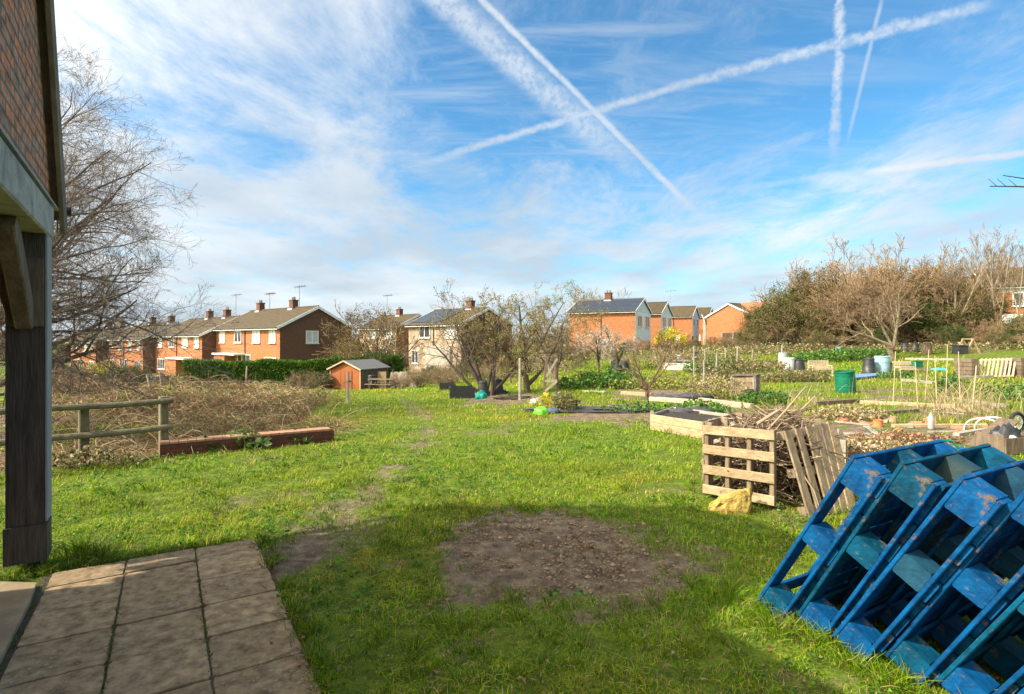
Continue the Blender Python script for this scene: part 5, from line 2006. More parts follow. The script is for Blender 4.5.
def slat_frame(name, label, cat, c00, c10, c01, c11, nh, nv, slat, th, mat, group=None, nrm=None, backmat=None, names=('slat', 'upright'), ext=0.0):
    """flat pallet: nh slats between left (c00 bottom, c01 top) and right (c10, c11) edges, nv uprights behind them"""
    base = (Vector(c00) + Vector(c10)) / 2
    o = thing(name, label, cat, base, 0, group)
    c00, c10, c01, c11 = [Vector(c) - base for c in (c00, c10, c01, c11)]
    ex = (c10 - c00).normalized()
    ez = (c01 - c00).normalized()
    n_ = ex.cross(ez).normalized()
    if nrm is not None and n_.dot(nrm) < 0:
        n_ = -n_
    rr_ = random.Random(hash(label) % 1000 if False else len(label))
    for i in range(nh):
        t = (i + .5) / nh if nh > 1 else .5
        t = 0.06 + (0.94 - 0.06) * i / max(1, nh - 1)
        a = c00.lerp(c01, t + rr_.uniform(-.006, .006))
        b = c10.lerp(c11, t + rr_.uniform(-.006, .006))
        m = MB()
        m.frame8(a - ex * ext, b + ex * ext, th, slat, ez, 0.004)
        m.build(names[0], mat, o)
    for i in range(nv):
        s = 0.04 + .92 * i / max(1, nv - 1)
        a = c00.lerp(c10, s) - n_ * (th / 2 + .045)
        b = c01.lerp(c11, s) - n_ * (th / 2 + .045)
        m = MB()
        m.frame8(a, b, 0.045, 0.085, n_, 0.005)
        m.build(names[1], backmat or mat, o)
    return o


cl = Vector((2.06, 5.98, 0.0))
cr = Vector((2.60, 5.50, 0.0))
CB = 'pallets forming the compost bay'
slat_frame('wooden_pallet', 'pale wooden pallet standing upright as the front of the twig filled compost bay', 'pallet', cl + UP * .06, cr + UP * .06, cl + UP * .78, cr + UP * .80, 4, 4, 0.095, 0.022, M_pallet, None, Vector((-1, -1, 0)), M_pallet2)
cbk = cl + Vector((0.62, 0.66, 0))
slat_frame('wooden_pallet', 'grey wooden pallet forming the left side of the twig filled compost bay', 'pallet', cbk + UP * .03, cl + Vector((.03, .10, .03)), cbk + UP * .84, cl + Vector((.03, .10, .80)), 6, 3, 0.09, 0.022, M_pallet2, None, Vector((-1, 0, 0)), M_pallet2)
cbr = cbk + Vector((0.85, -0.35, 0))
slat_frame('wooden_pallet', 'grey wooden pallet at the back of the twig filled compost bay', 'pallet', cbk + UP * .03, cbr + UP * .03, cbk + UP * .80, cbr + UP * .80, 5, 3, 0.09, 0.022, M_pallet2, None, Vector((-1, -1, 0)), M_pallet2)
# leaning pallet of upright boards
tl, tr_ = ray(784, 431, 5.55), ray(834, 422, 5.95)
bl, br_ = Vector((2.86, 5.34, 0.0)), Vector((3.42, 5.52, 0.0))
lp = thing('leaning_pallet', 'weathered board pallet leaning askew against the right of the compost bay', 'pallet', bl)
ez = (tl - bl).normalized()
ex = (tr_ - tl).normalized()
nn = ex.cross(ez).normalized()
if nn.y < 0:
    nn = -nn
for s0, s1, mt_ in ((0.0, .11, M_pallet2), (.21, .31, M_pallet2), (.42, .56, M_pallet2), (.57, .70, M_pallet2), (.71, .84, M_pallet2), (.86, 1.0, M_pallet)):
    m = MB()
    s = (s0 + s1) / 2
    w_ = (s1 - s0) * 0.92
    a = bl.lerp(br_, s) - bl
    b = tl.lerp(tr_, s) - bl
    m.frame8(a, b, w_, 0.022, nn, 0.004)
    m.build('board', mt_, lp)
for t in (0.06, .5, .95):
    m = MB()
    a = bl.lerp(tl, t) - bl + nn * .06
    b = br_.lerp(tr_, t) - bl + nn * .06
    m.frame8(a, b, 0.09, 0.085, ez, 0.005)
    m.build('rail', M_pallet2, lp)

# twigs heaped in the bay
rng = np.random.default_rng(21)
mbt = MB()
n = 1500
cx0 = Vector((2.88, 6.12, 0))
a = rng.uniform(0, 6.28, n)
q = np.sqrt(rng.random(n)) * .52
sx_, sy_ = cx0.x + q * np.cos(a) * 1.0, cx0.y + q * np.sin(a) * .8
sz_ = rng.uniform(0.02, .95, n) * (1 - .55 * (q / .62) ** 2)
K = 5
t = np.linspace(-.5, .5, K)
az = rng.uniform(0, 6.28, n)
el = rng.normal(0, .42, n)
L_ = rng.uniform(.2, .62, n)
P = np.stack([sx_[:, None] + (np.cos(az) * np.cos(el) * L_)[:, None] * t, sy_[:, None] + (np.sin(az) * np.cos(el) * L_)[:, None] * t, np.maximum(.01, sz_[:, None] + (np.sin(el) * L_)[:, None] * t)], -1) + rng.normal(0, .012, (n, K, 3))
TC = np.array([(0.30, 0.22, 0.15), (0.20, 0.14, 0.09), (0.40, 0.31, 0.21), (0.13, 0.09, 0.06)])
mbt.tubes(P, rng.uniform(.003, .010, n)[:, None] * np.linspace(1, .6, K)[None], 4, TC[rng.integers(0, 4, n)] * rng.uniform(.7, 1.2, (n, 1)))
tag(mbt.build('cut_twigs', M_stem, uv=False), kind='stuff', label='heap of cut twigs filling the pallet compost bay', cat='twigs')
for (pa, pb, r, lab) in ((ray(762, 436, 5.9), ray(806, 386, 5.9), .012, 'long pale bare stick poking up highest from the twig heap'), (ray(768, 442, 6.0), ray(815, 396, 6.1), .015, 'pale branch stick leaning right out of the twig heap'), (ray(757, 424, 5.8), ray(782, 408, 5.8), .02, 'short thick stick lying on top of the twig heap'),
                         (ray(800, 470, 5.5), ray(822, 516, 5.3), .008, 'thin stick between the leaning boards and the upright pallet')):
    m = MB()
    mid_ = (pa + pb) / 2 + Vector((.03, 0, .02))
    m.tube([pa - pa, mid_ - pa, pb - pa], [r, r * .8, r * .4], 6, (0.36, .27, .18))
    tag(m.build('stick', M_stem, loc=pa), lab, 'stick')
m = MB()
for k in range(160):
    pass
# yellow stone
rs = random.Random(8)
sb = spot(738, 518)
pts = [(-.27, -.05, -.02), (-.1, -.13, -.03), (.13, -.12, -.03), (.20, .10, -.02), (-.2, .14, -.02), (-.25, -.04, .09), (-.12, -.10, .15), (.09, -.09, .27), (.17, -.03, .29), (.17, .10, .24), (-.14, .10, .12)]
import bmesh
bm = bmesh.new()
for p in pts:
    bm.verts.new((p[0] * .98, p[1], p[2] * .98))
bmesh.ops.convex_hull(bm, input=bm.verts[:])
bmesh.ops.subdivide_edges(bm, edges=bm.edges[:], cuts=3, use_grid_fill=True)
for _k in range(3):
    bmesh.ops.smooth_vert(bm, verts=bm.verts[:], factor=.5, use_axis_x=True, use_axis_y=True, use_axis_z=True)
for v in bm.verts:
    v.co += Vector((rs.uniform(-1, 1), rs.uniform(-1, 1), rs.uniform(-1, 1))) * .012
me = bpy.data.meshes.new('stone_block')
bm.to_mesh(me)
bm.free()
me.materials.append(M_stone)
o = bpy.data.objects.new('stone_block', me)
COL.objects.link(o)
o.location = sb + Vector((.02, .14, 0))
o.rotation_euler = (0, 0, math.radians(-12))
tag(o, 'yellow lichened stone block lying before the upright wooden pallet', 'stone')


# ------------------------------------------------------------------ RAISED BEDS and BOARDS
def plank(name, label, a, b, w, h, mat, cat='plank', group=None, lift=0.0):
    a, b = Vector(a), Vector(b)
    m = MB()
    a = a + UP * (h / 2 + lift)
    b = b + UP * (h / 2 + lift)
    m.frame8((0, 0, 0), b - a, w, h, UP, 0.006)
    return tag(m.build(name, mat, loc=a), label, cat, group)


def sp(px, py):
    return spot(px, py)


# board sided bed left of the compost bay
a, b = sp(651, 430), sp(712, 441)
rb = thing('raised_bed', 'long raised bed with pale boards, left of the pallet compost bay', 'raised bed', a)
back = Vector((0.75, 1.15, 0))
for k, (s, e) in enumerate(((Vector(), b - a), (Vector(), back), (b - a, b - a + back), (back, b - a + back))):
    for z in (0.075, 0.225):
        m = MB()
        m.frame8(s + UP * z, e + UP * z, 0.03, 0.145, UP, 0.005)
        m.build('side_board', M_pallet if k == 0 else M_greyboard, rb)
for q in (Vector((.03, .03, 0)), b - a + Vector((-.02, .03, 0))):
    m = MB()
    m.box(tuple(q + UP * .17), (.05, .05, .38))
    m.build('corner_post', M_greyboard, rb)
m = MB()
m.prism([Vector((.02, .03, .2)), b - a + Vector((0, .03, .2)), b - a + back + Vector((0, -.03, .2)), back + Vector((.02, -.03, .2))], (0, 0, .04))
m.build('soil', nmat('dark_soil', (0.03, 0.024, 0.02), (0.08, 0.065, 0.05), 12, .95, .8), rb)

# long bed behind the bay with a dark box end at right
a, b = ray(706, 424, 8.6), ray(846, 430, 7.4)
a.z = tz(a.x, a.y)
b.z = tz(b.x, b.y)
rb2 = thing('raised_bed', 'grey weathered raised bed behind the compost bay, with a dark end board at right', 'raised bed', a)
back = Vector((0.45, .9, 0))
for k, (s, e) in enumerate(((Vector(), b - a), (Vector(), back), (b - a, b - a + back), (back, b - a + back))):
    for z in (0.10, 0.28):
        m = MB()
        m.frame8(s + UP * z, e + UP * z, 0.035, 0.17, UP, 0.006)
        m.build('side_board', M_greyboard if k != 2 else M_brownwood, rb2)
m = MB()
m.prism([Vector((.02, .03, .2)), b - a + Vector((0, .03, .2)), b - a + back + Vector((0, -.03, .2)), back + Vector((.02, -.03, .2))], (0, 0, .06))
m.build('soil', MATS['dark_soil'], rb2)

plank('tan_board', 'broad tan board lying on the ground behind the left blue pallets', sp(812, 442), sp(884, 452), 0.32, 0.045, M_tan, lift=.02)
plank('dark_plank', 'dark plank lying in the grass below the green barrel', sp(814, 406), sp(858, 403), 0.12, 0.10, M_brownwood)
plank('edging_board', 'pale board edging along the far side of the green strip, right of the green barrel', sp(902, 382), sp(952, 386), 0.10, 0.12, M_greyboard)
plank('edging_board', 'whitish board edging between the green strips, below the dark green patch', sp(860, 404), sp(955, 409), 0.14, 0.10, M_pallet)
plank('edging_board', 'pale plank edging before the raised beds, near the three glass frames', sp(945, 381), sp(992, 379), 0.10, 0.14, M_greyboard)
plank('edging_board', 'long light plank under the hoops, right of the clear bottle', sp(893, 428), sp(985, 428), 0.10, 0.07, M_pallet)
plank('edging_board', 'dark plank right behind the watering can', sp(956, 437), sp(992, 431), 0.10, 0.07, M_greyboard)
plank('edging_board', 'grey plank lying left of the white hoops', sp(930, 434), sp(985, 433), 0.12, 0.05, M_greyboard)
plank('edging_board', 'orange tinted timber edging behind the small bare tree', sp(650, 402), sp(742, 408), 0.12, 0.14, M_tan)
plank('edging_board', 'tan timber edging left of the grey box', sp(700, 402), sp(752, 409), 0.12, 0.12, M_tan)
plank('edging_board', 'pale edging board left of the black fabric bed', sp(622, 395), sp(652, 397), 0.12, 0.12, M_pallet)
plank('edging_board', 'whitish board lying behind the leafy green patch, centre', sp(566, 387), sp(588, 386), 0.14, 0.12, M_pallet)
plank('edging_board', 'pale grey board in the plot left of the three water barrels', sp(584, 392), sp(606, 393), 0.2, 0.05, M_greybin)
plank('edging_board', 'thin pale board across the back plot below the brick block', sp(905, 360), sp(960, 361), 0.12, 0.12, M_greyboard)
plank('edging_board', 'dark board beside the pale leaning trunk', sp(850, 361), sp(872, 361), 0.12, 0.10, M_brownwood)
plank('edging_board', 'long grey board among the dry stalks, before the hoops', sp(960, 402), sp(1010, 408), 0.16, 0.08, M_greyboard)
for i, (p, q) in enumerate((((950, 405), (962, 413)), ((962, 404), (975, 413)), ((975, 404), (990, 413)))):
    plank('cover_slat', ['leftmost', 'middle', 'rightmost'][i] + ' of the three pale slats lying side by side among the dry stalks', sp(*p), sp(*q), 0.14, 0.03, M_pallet)
plank('low_white_wall', 'long low whitish board wall of the back plot behind the green crate', sp(664, 370), sp(702, 371), 0.1, 0.42, nmat('whitish_board', (.45, .40, .34), (.62, .56, .48), 4), cat='board')
plank('stone_kerb', 'pale rough kerb along the near right plot, left of the terracotta pot', sp(838, 437), sp(872, 439), 0.16, 0.08, M_concrete, cat='kerb')
plank('edging_board', 'mossy log edging to the right of the terracotta pot', sp(884, 416), sp(916, 413), 0.16, 0.09, M_fencewood)

# grey timber box with a black bag before it
a, b = sp(732, 395), sp(754, 396)
s_ = sp(768, 391)
bx = thing('timber_box', 'grey timber compost box with a flat lid, left of the green barrel', 'box', a)
e1 = (b - a)
e2 = (s_ - b)
e2 = e2.normalized() * 0.75
hb_ = 0.62
for (s, e) in ((Vector(), e1), (e1, e1 + e2), (Vector(), e2), (e2, e1 + e2)):
    for k in range(3):
        m = MB()
        m.frame8(s + UP * (.1 + .2 * k), e + UP * (.1 + .2 * k), .03, .185, UP, .005)
        m.build('side_board', M_pallet2, bx)
for q in (Vector((0, -.03, 0)), e1 + Vector((0, -.03, 0)), e1 + e2):
    m = MB()
    m.box(tuple(q + UP * hb_ / 2), (.07, .07, hb_))
    m.build('corner_post', M_greyboard, bx)
m = MB()
c_ = (e1 + e2) / 2
m.prism([Vector((-.06, -.08, hb_)), e1 + Vector((.04, -.08, hb_)), e1 + e2 + Vector((.06, .04, hb_)), e2 + Vector((-.04, .04, hb_))], (0, 0, .035))
m.build('lid', M_brownwood, bx)


def lump(name, label, cat, loc, s, mat, seed=1, n=3, rough=.18):
    """crumpled bag or sheet"""
    bm = bmesh.new()
    bmesh.ops.create_icosphere(bm, subdivisions=n, radius=1)
    r_ = random.Random(seed)
    ph = [r_.uniform(0, 6) for _ in range(6)]
    for v in bm.verts:
        c = v.co
        k = 1 + rough * (math.sin(c.x * 5 + ph[0]) * math.sin(c.y * 6 + ph[1]) + .6 * math.sin(c.z * 9 + ph[2] + c.x * 7) + .4 * math.sin(c.y * 14 + ph[3])) + r_.uniform(-.04, .04)
        z = max(c.z, -.35)
        v.co = Vector((c.x * k * s[0], c.y * k * s[1], (z + .35) / 1.35 * k * s[2]))
    me = bpy.data.meshes.new(name)
    bm.to_mesh(me)
    bm.free()
    for p in me.polygons:
        p.use_smooth = True
    me.materials.append(mat)
    o = bpy.data.objects.new(name, me)
    COL.objects.link(o)
    o.location = loc
    return tag(o, label, cat)


lump('black_bag', 'crumpled black bag slumped in front of the grey timber box', 'bag', sp(752, 396), (.28, .15, .2), M_blackplastic, 3)
lump('lime_green_bag', 'bright lime green bag lying on the edge of the lawn in the middle', 'bag', sp(541, 415), (.17, .14, .17), M_limebag, 4)
lump('grey_blue_bag', 'dull blue grey bag right of the lime green one', 'bag', sp(553, 414), (.14, .12, .14), nmat('blue_grey_sheet', (.06, .08, .11), (.12, .15, .19), 6, .5, .3), 5)
lump('grey_sack', 'grey sack behind and left of the lime green bag', 'sack', sp(537, 404), (.2, .14, .16), M_greybin, 6)
lump('black_sheet', 'rumpled black sheet at the foot of the black compost bin', 'sheet', sp(497, 394), (.42, .2, .16), M_blackplastic, 7)
lump('black_sheet', 'rumpled black sheet spread at the right of the black planter', 'sheet', sp(480, 398), (.35, .22, .1), M_blackmat, 8)
lump('blue_sheet', 'bright blue crumpled sheet behind the top of the blue pallets', 'sheet', ray(966, 449, 5.6) - UP * 0.16, (.20, .15, .15), nmat('bright_blue_sheet', (.0, .06, .40), (.02, .12, .58), 6, .4, .2), 9)
lump('black_fabric', 'heap of black fabric scraps on the dark bed in front of the yellow grass', 'fabric', sp(680, 400), (.9, .35, .16), M_blackmat, 10, rough=.3)
lump('black_fabric', 'flat black fabric covering the bed left of the small bare tree', 'fabric', sp(600, 411), (1.6, .5, .06), M_blackmat, 11, rough=.3)
lump('black_fabric', 'black fabric in the pale boarded raised bed', 'fabric', sp(690, 424) + UP * .22, (.45, .2, .1), M_blackmat, 12, rough=.3)
lump('pale_sheet', 'pale crumpled sheet beside the planks at right of the three barrels', 'sheet', sp(634, 387), (.45, .25, .16), M_greybin, 13, rough=.3)
lump('pale_sheet', 'whitish plastic scrap left of the terracotta pot', 'sheet', sp(866, 419), (.14, .1, .1), M_white, 14, rough=.3)
lump('teal_bag', 'teal green bag tucked against the black bin at right of the planters', 'bag', sp(481, 399), (.2, .15, .26), M_tealbag, 15)
lump('teal_sheet', 'turquoise scrap in the grass beyond the dry stalks', 'sheet', sp(940, 371), (.4, .25, .14), nmat('turquoise', (.05, .42, .38), (.12, .55, .5), 5, .5, .1), 16)
lump('rubble_heap', 'dark rubble heap at the left of the upright pole', 'rubble', sp(512, 399), (.5, .3, .1), MATS['dark_soil'], 17, rough=.35)
a, b = sp(856, 380), sp(884, 377)
m = MB()
m.prism([Vector((0, 0, .05)), b - a + Vector((0, 0, .06)), b - a + Vector((.3, .9, .08)), Vector((.1, .9, .12))], (0, 0, .05))
tag(m.build('blue_tarpaulin', M_bluetarp, loc=a), 'flat sky blue tarpaulin spread right of the green barrel', 'tarpaulin')


# ------------------------------------------------------------------ BINS, BUTTS, BARRELS
def bin_(kind, label, px, py_base, wpx, hpx, mat, group=None, tilt=(0, 0), lid=None, cat=None, lift=0.0, Y=None):
    p = at(px, Y) if Y else sp(px, py_base)
    w = wpx * p.y / F
    h = hpx * p.y / F
    o = thing(kind, label, cat or 'bin', p + UP * lift, random.Random(px).uniform(0, 3), group)
    r = w / 2
    m = MB()
    if kind == 'compost_bin':
        prof = [(r, 0), (r * 1.0, h * .04), (r * .97, h * .05), (r * .92, h * .3), (r * .9, h * .31), (r * .83, h * .6), (r * .80, h * .61), (r * .70, h * .88)]
        m.lathe(prof, 20, tilt=tilt)
        m.build('body', mat, o, smooth=True)
        m = MB()
        m.lathe([(r * .76, h * .87), (r * .78, h * .91), (r * .66, h * .97), (r * .25, h)], 20, tilt=tilt)
        m.lathe([(r * .16, h), (r * .16, h * 1.04)], 10, tilt=tilt)
        m.build('lid', lid or mat, o, smooth=True)
        m = MB()
        m.box((0, -r * .96, h * .14), (r * .7, .03, h * .22))
        m.build('hatch', mat, o)
    elif kind == 'water_butt':
        prof = [(r * .86, 0), (r * .93, h * .1), (r, h * .3), (r, h * .36), (r * .97, h * .37), (r * .97, h * .62), (r, h * .63), (r, h * .68), (r * .96, h * .85), (r * .93, h * .93)]
        m.lathe(prof, 22, tilt=tilt)
        m.build('body', mat, o, smooth=True)
        m = MB()
        m.lathe([(r * .99, h * .92), (r * 1.0, h * .96), (r * .9, h * 1.0)], 22, tilt=tilt)
        m.build('lid', lid or mat, o, smooth=True)
        m = MB()
        m.tube([(0, -r * .9, h * .16), (0, -r * 1.15, h * .16), (0, -r * 1.18, h * .11)], .02, 6)
        m.build('tap', M_darkmetal, o)
    else:     # open barrel
        prof = [(r * .97, 0), (r, h * .03), (r, h * .3), (r * 1.02, h * .31), (r * 1.02, h * .34), (r, h * .35), (r, h * .64), (r * 1.02, h * .65), (r * 1.02, h * .68), (r, h * .69), (r * .99, h * .96), (r * 1.02, h), (r * .95, h), (r * .93, h * .5), (0.01, h * .5)]
        m.lathe(prof, 24, tilt=tilt)
        m.build('body', mat, o, smooth=True)
        m = MB()
        m.lathe([(r * 1.04, h * .955), (r * 1.05, h * .97), (r * 1.05, h * .995), (r * 1.04, h * 1.005)], 24, tilt=tilt, cap=False)
        m.build('rim', mat, o, smooth=True)
    return o


bin_('barrel', 'dark green plastic barrel leaning slightly on the grass, right of the centre', 846, 393, 18, 22, M_greenbarrel, tilt=(math.radians(-5), 0))
bin_('water_butt', 'pale blue water butt standing below the gnarled tree', 882, 373, 14, 17, M_bluebutt)
bin_('compost_bin', 'black cone shaped bin touching the left side of the pale blue butt', 869, 374, 13, 16, M_blackplastic)
bin_('barrel', 'white open tub left of the black tub, before the thicket', 788, 370, 12, 12, M_white)
bin_('compost_bin', 'black tapered tub touching the white tub', 799, 370, 12, 11, M_blackplastic)
bin_('water_butt', 'small grey white tub just behind the white tub', 783, 364, 9, 11, M_greybin)
bin_('compost_bin', 'small black bin in the back row, leftmost of those beside the gnarled trunk', 905, 352, 8, 9, M_blackplastic)
bin_('compost_bin', 'small dark bin in the back row, second beside the gnarled trunk', 915, 352, 8, 9, M_blackplastic)
bin_('compost_bin', 'brownish bin in the back row, rightmost before the black box', 927, 354, 9, 12, M_brownwood)
bin_('barrel', 'teal grey drum behind the slatted pale bench', 840, 356, 8, 9, nmat('teal_drum', (.12, .25, .22), (.2, .33, .3), 6, .5, .05))
bin_('water_butt', 'dark water barrel at left of the group of three beneath the orange house', 615, 370, 8, 12, M_blackplastic)
bin_('water_butt', 'dark water barrel at right of the group of three, with brown lid', 625, 372, 9, 13, M_blackplastic, lid=M_brownwood)
bin_('water_butt', 'dark water barrel in front of the group of three', 618, 376, 9, 11, M_blackplastic)
bin_('compost_bin', 'grey green round bin standing behind the small green crate', 679, 363, 7, 8, M_greybin)
bin_('compost_bin', 'small dark bin at the right of the grey green one', 695, 361, 7, 9, M_blackplastic)
bin_('compost_bin', 'tall black cone bin standing under the multi stemmed tree', 498, 394, 12, 15, M_blackplastic)
bin_('compost_bin', 'black bin with a teal bag against it, right of the planters', 483, 397, 12, 16, M_blackplastic)
bin_('water_butt', 'black water butt standing at the left wall of the orange shed', 326, 386, 9, 17, M_blackplastic, Y=39.6)
bin_('water_butt', 'black water butt standing behind the picnic table', 372, 383, 8, 15, M_blackplastic, Y=38.2)
bin_('barrel', 'terracotta pot among the rubble beyond the blue pallets', 878, 428, 9, 8, M_terracotta, cat='plant pot')
bin_('barrel', 'small pale pot on the near right plot, right of the terracotta pot', 893, 423, 7, 6, M_pallet, cat='plant pot')

# black planters
for (x0, x1, yb, hp, lab) in ((452, 473, 399, 11, 'larger black box planter in front on the lawn'), (440, 455, 391, 7, 'smaller black box planter behind the larger one')):
    a, b = sp(x0, yb), sp(x1, yb)
    o = thing('planter', lab, 'planter', (a + b) / 2)
    w = (b - a).length
    h = hp * a.y / F
    m = MB()
    t = .03
    d_ = .8
    for c, s in (((0, -0, h / 2), (w, t, h)), ((0, d_, h / 2), (w, t, h)), ((-w / 2 + t / 2, d_ / 2, h / 2), (t, d_ - t * 1.05, h)), ((w / 2 - t / 2, d_ / 2, h / 2), (t, d_ - t * 1.05, h))):
        m.box(c, s)
    m.build('side_board', M_blackplastic, o)
    m = MB()
    m.box((0, d_ / 2, h * .42), (w - t * 2.1, d_ - t * 1.2, h * .84))
    m.build('soil', MATS['dark_soil'], o)
    o.rotation_euler[2] = math.radians(8)
# small green crate and black box, white bench
a = sp(682, 368)
o = thing('crate', 'small green crate in front of the grey green round bin', 'crate', a)
m = MB()
m.box((0, 0, .22), (.75, .5, .42), taper=1.05)
m.build('body', M_greenbarrel, o)
m = MB()
m.box((0, -.27, .24), (.35, .02, .12))
m.box((0, 0, .44), (.84, .58, .05))
m.build('rim', M_greybin, o)
a = sp(960, 354)
o = thing('compost_box', 'square black box in the back row left of the A frame', 'box', a)
m = MB()
m.box((0, 0, .26), (.62, .6, .52), taper=.93)
m.build('body', M_blackplastic, o)
m = MB()
m.box((0, 0, .54), (.66, .64, .05))
m.build('lid', M_blackplastic, o)
a = sp(973, 354)
o = thing('a_frame', 'small timber A frame standing in the back row left of the brick block', 'frame', a)
for s in (-1, 1):
    for y in (0, .8):
        m = MB()
        m.frame8((s * .45, y, 0), (0, y, .95), .07, .07, UP)
        m.build('leg', M_pallet, o)
m = MB()
m.frame8((0, -.1, .95), (0, .9, .95), .06, .06, UP)
m.build('ridge_bar', M_pallet, o)


def bench(label, px0, px1, yb, hp, name='garden_bench', slats=9, mat=M_pallet, seatdark=False):
    a, b = sp(px0, yb), sp(px1, yb)
    w = (b - a).length
    h = hp * a.y / F
    o = thing(name, label, 'bench', (a + b) / 2)
    for s in (-1, 1):
        for y in (0, .45):
            m = MB()
            m.box((s * (w / 2 - .05), y, (h if y else h * .55) / 2), (.07, .07, h if y else h * .55))
            m.build('leg', mat, o)
        m = MB()
        m.box((s * (w / 2 - .05), .22, h * .62), (.07, .5, .04))
        m.build('armrest', mat, o)
    m = MB()
    for k in range(4):
        m.box((0, .04 + k * .12, h * .45), (w - .02, .1, .03))
    m.box((0, -.01, h * .38), (w - .1, .03, h * .12))
    m.build('seat', mat, o)
    m = MB()
    m.box((0, .44, h * .97), (w - .1, .04, .07))
    m.box((0, .44, h * .55), (w - .1, .04, .06))
    for k in range(slats):
        m.box((-w / 2 + .12 + (w - .24) * k / (slats - 1), .435, h * .76), (.045, .02, h * .38))
    m.build('backrest', mat, o)
    return o


M_palebench = nmat('sun_bleached_bench', (.42, .33, .22), (.58, .47, .34), 5, .8, .2)
bench('slatted pale garden bench between the black tub and the green barrel', 811, 835, 374, 13, mat=M_palebench, slats=11)
o = thing('plank_bench', 'cream plank bench with a dark green box on it, right of the pale blue butt', 'bench', sp(906, 373))
sc_ = sp(906, 373).y / F
w = 24 * sc_
for z, y, d_ in ((.30, -.25, .45), (.52, .25, .35)):
    m = MB()
    m.box((0, y, z), (w, d_, .06))
    m.build('shelf', M_palebench, o)
    m = MB()
    m.box((0, y - d_ / 2 + .02, z - .08), (w - .1, .03, .12))
    m.build('apron', M_palebench, o)
for sx in (-1, 1):
    for y, h_2 in ((-.4, .28), (.35, .5)):
        m = MB()
        m.box((sx * (w / 2 - .08), y, h_2 / 2), (.08, .08, h_2))
        m.build('leg', M_greyboard, o)
m = MB()
m.box((0, 0, .12), (.34, .3, .24), taper=1.08)
m.box((0, 0, .25), (.40, .35, .03))
tag(m.build('green_box', M_greenbarrel, loc=sp(912, 373) + Vector((.1, -.22, .33))), 'small dark green box sitting on the cream plank bench', 'box')

# slatted pallet bin at right
a, b = sp(976, 379), sp(1013, 378)
top = UP * (19 * a.y / F)
slat_frame('pallet_bin_panel', 'cream slatted pallet panel with slanting slats, front of the bin at right', 'pallet', a + UP * .03, b + UP * .03, a + top + Vector((.35, .25, 0)), b + top + Vector((.35, .25, 0)), 2, 9, .10, .03, M_palebench, None, Vector((0, 1, 0)), M_palebench)
for q, lab in ((a - Vector((.15, 0, 0)), 'brown stacked timber post at the left end of the cream slatted panel'), (b + Vector((.35, 0, 0)), 'dark stacked timber post at the right end of the cream slatted panel')):
    o = thing('timber_stack', lab, 'post', q)
    for k in range(5):
        m = MB()
        m.box((0, .3, .08 + k * .165), (.32, .9, .15), rz=.02 * (k % 2))
        m.build('timber', M_brownwood, o)

# orange shed
a, b = at(330, 40.0), at(367, 40.0)
dpx = 1.0
e = (b - a)
sa = math.atan2(-0.36, 0.93)
sh0 = thing('garden_shed', 'orange stained wooden shed with felt roof beyond the bramble patch', 'shed', a, sa)
w = e.length * 1.0
hh_ = 1.62
d_ = 3.3
mm_ = MB()
mm_.prism([(0, 0, 0), (w, 0, 0), (w, 0, hh_), (w / 2, 0, hh_ + .48), (0, 0, hh_)], (0, .05, 0))
mm_.build('front_wall', M_shed, sh0)
mm_ = MB()
mm_.prism([(0, d_, 0), (w, d_, 0), (w, d_, hh_), (w / 2, d_, hh_ + .48), (0, d_, hh_)], (0, .05, 0))
mm_.build('back_wall', M_shed, sh0)
for x in (0.025, w - .025):
    m = MB()
    m.box((x, d_ / 2 + .025, hh_ / 2), (.05, d_ - .055, hh_))
    m.build('side_wall', M_shed if x < 1 else M_brownwood, sh0)
rf_ = None
for s in (0, 1):
    x0 = -.15 if s == 0 else w + .15
    m = MB()
    zz = hh_ - .08
    m.prism([(x0, -.2, zz), (w / 2, -.2, hh_ + .53), (w / 2, -.2, hh_ + .59), (x0, -.2, zz + .06)], (0, d_ + .4, 0))
    m.build('roof', M_felt, sh0)
m = MB()
m.box((w / 2, -.03, .75), (1.15, .03, 1.45))
for k in (-.36, 0, .36):
    m.box((w / 2 + k, -.05, .75), (.012, .015, 1.45))
dr = m.build('door', M_shed, sh0)
m = MB()
m.box((w / 2 + .42, -.06, .75), (.04, .05, .14))
m.build('handle', M_darkmetal, dr)
for x in (.04, w - .04):
    m = MB()
    m.box((x, -.02, hh_ / 2), (.07, .05, hh_))
    m.build('corner_trim', M_tan, sh0)
for s in (-1, 1):
    m = MB()
    m.frame8((w / 2 + s * (w / 2 + .13), -.215, hh_ - .07), (w / 2, -.215, hh_ + .55), .025, .1, UP)
    m.build('bargeboard', M_tan, sh0)

# picnic table
p = at(383, 36.5)
o = thing('picnic_table', 'dark wooden picnic table standing in front of the shed', 'table', p, math.radians(-12))
m = MB()
for k in range(5):
    m.box((0, -.3 + k * .15, .73), (1.85, .14, .04))
m.build('tabletop', M_brownwood, o)
for s in (-1, 1):
    m = MB()
    for k in range(2):
        m.box((0, s * (.66 + k * .13), .44), (1.85, .12, .04))
    m.build('seat', M_brownwood, o)
for x in (-.65, .65):
    for s in (-1, 1):
        m = MB()
        m.frame8((x, s * .68, 0), (x, s * .22, .71), .05, .1, Vector((0, 1, 0)))
        m.build('leg', M_brownwood, o)
    m = MB()
    m.frame8((x + .05, -.8, .4), (x + .05, .8, .4), .04, .1, UP)
    m.build('crossbar', M_brownwood, o)

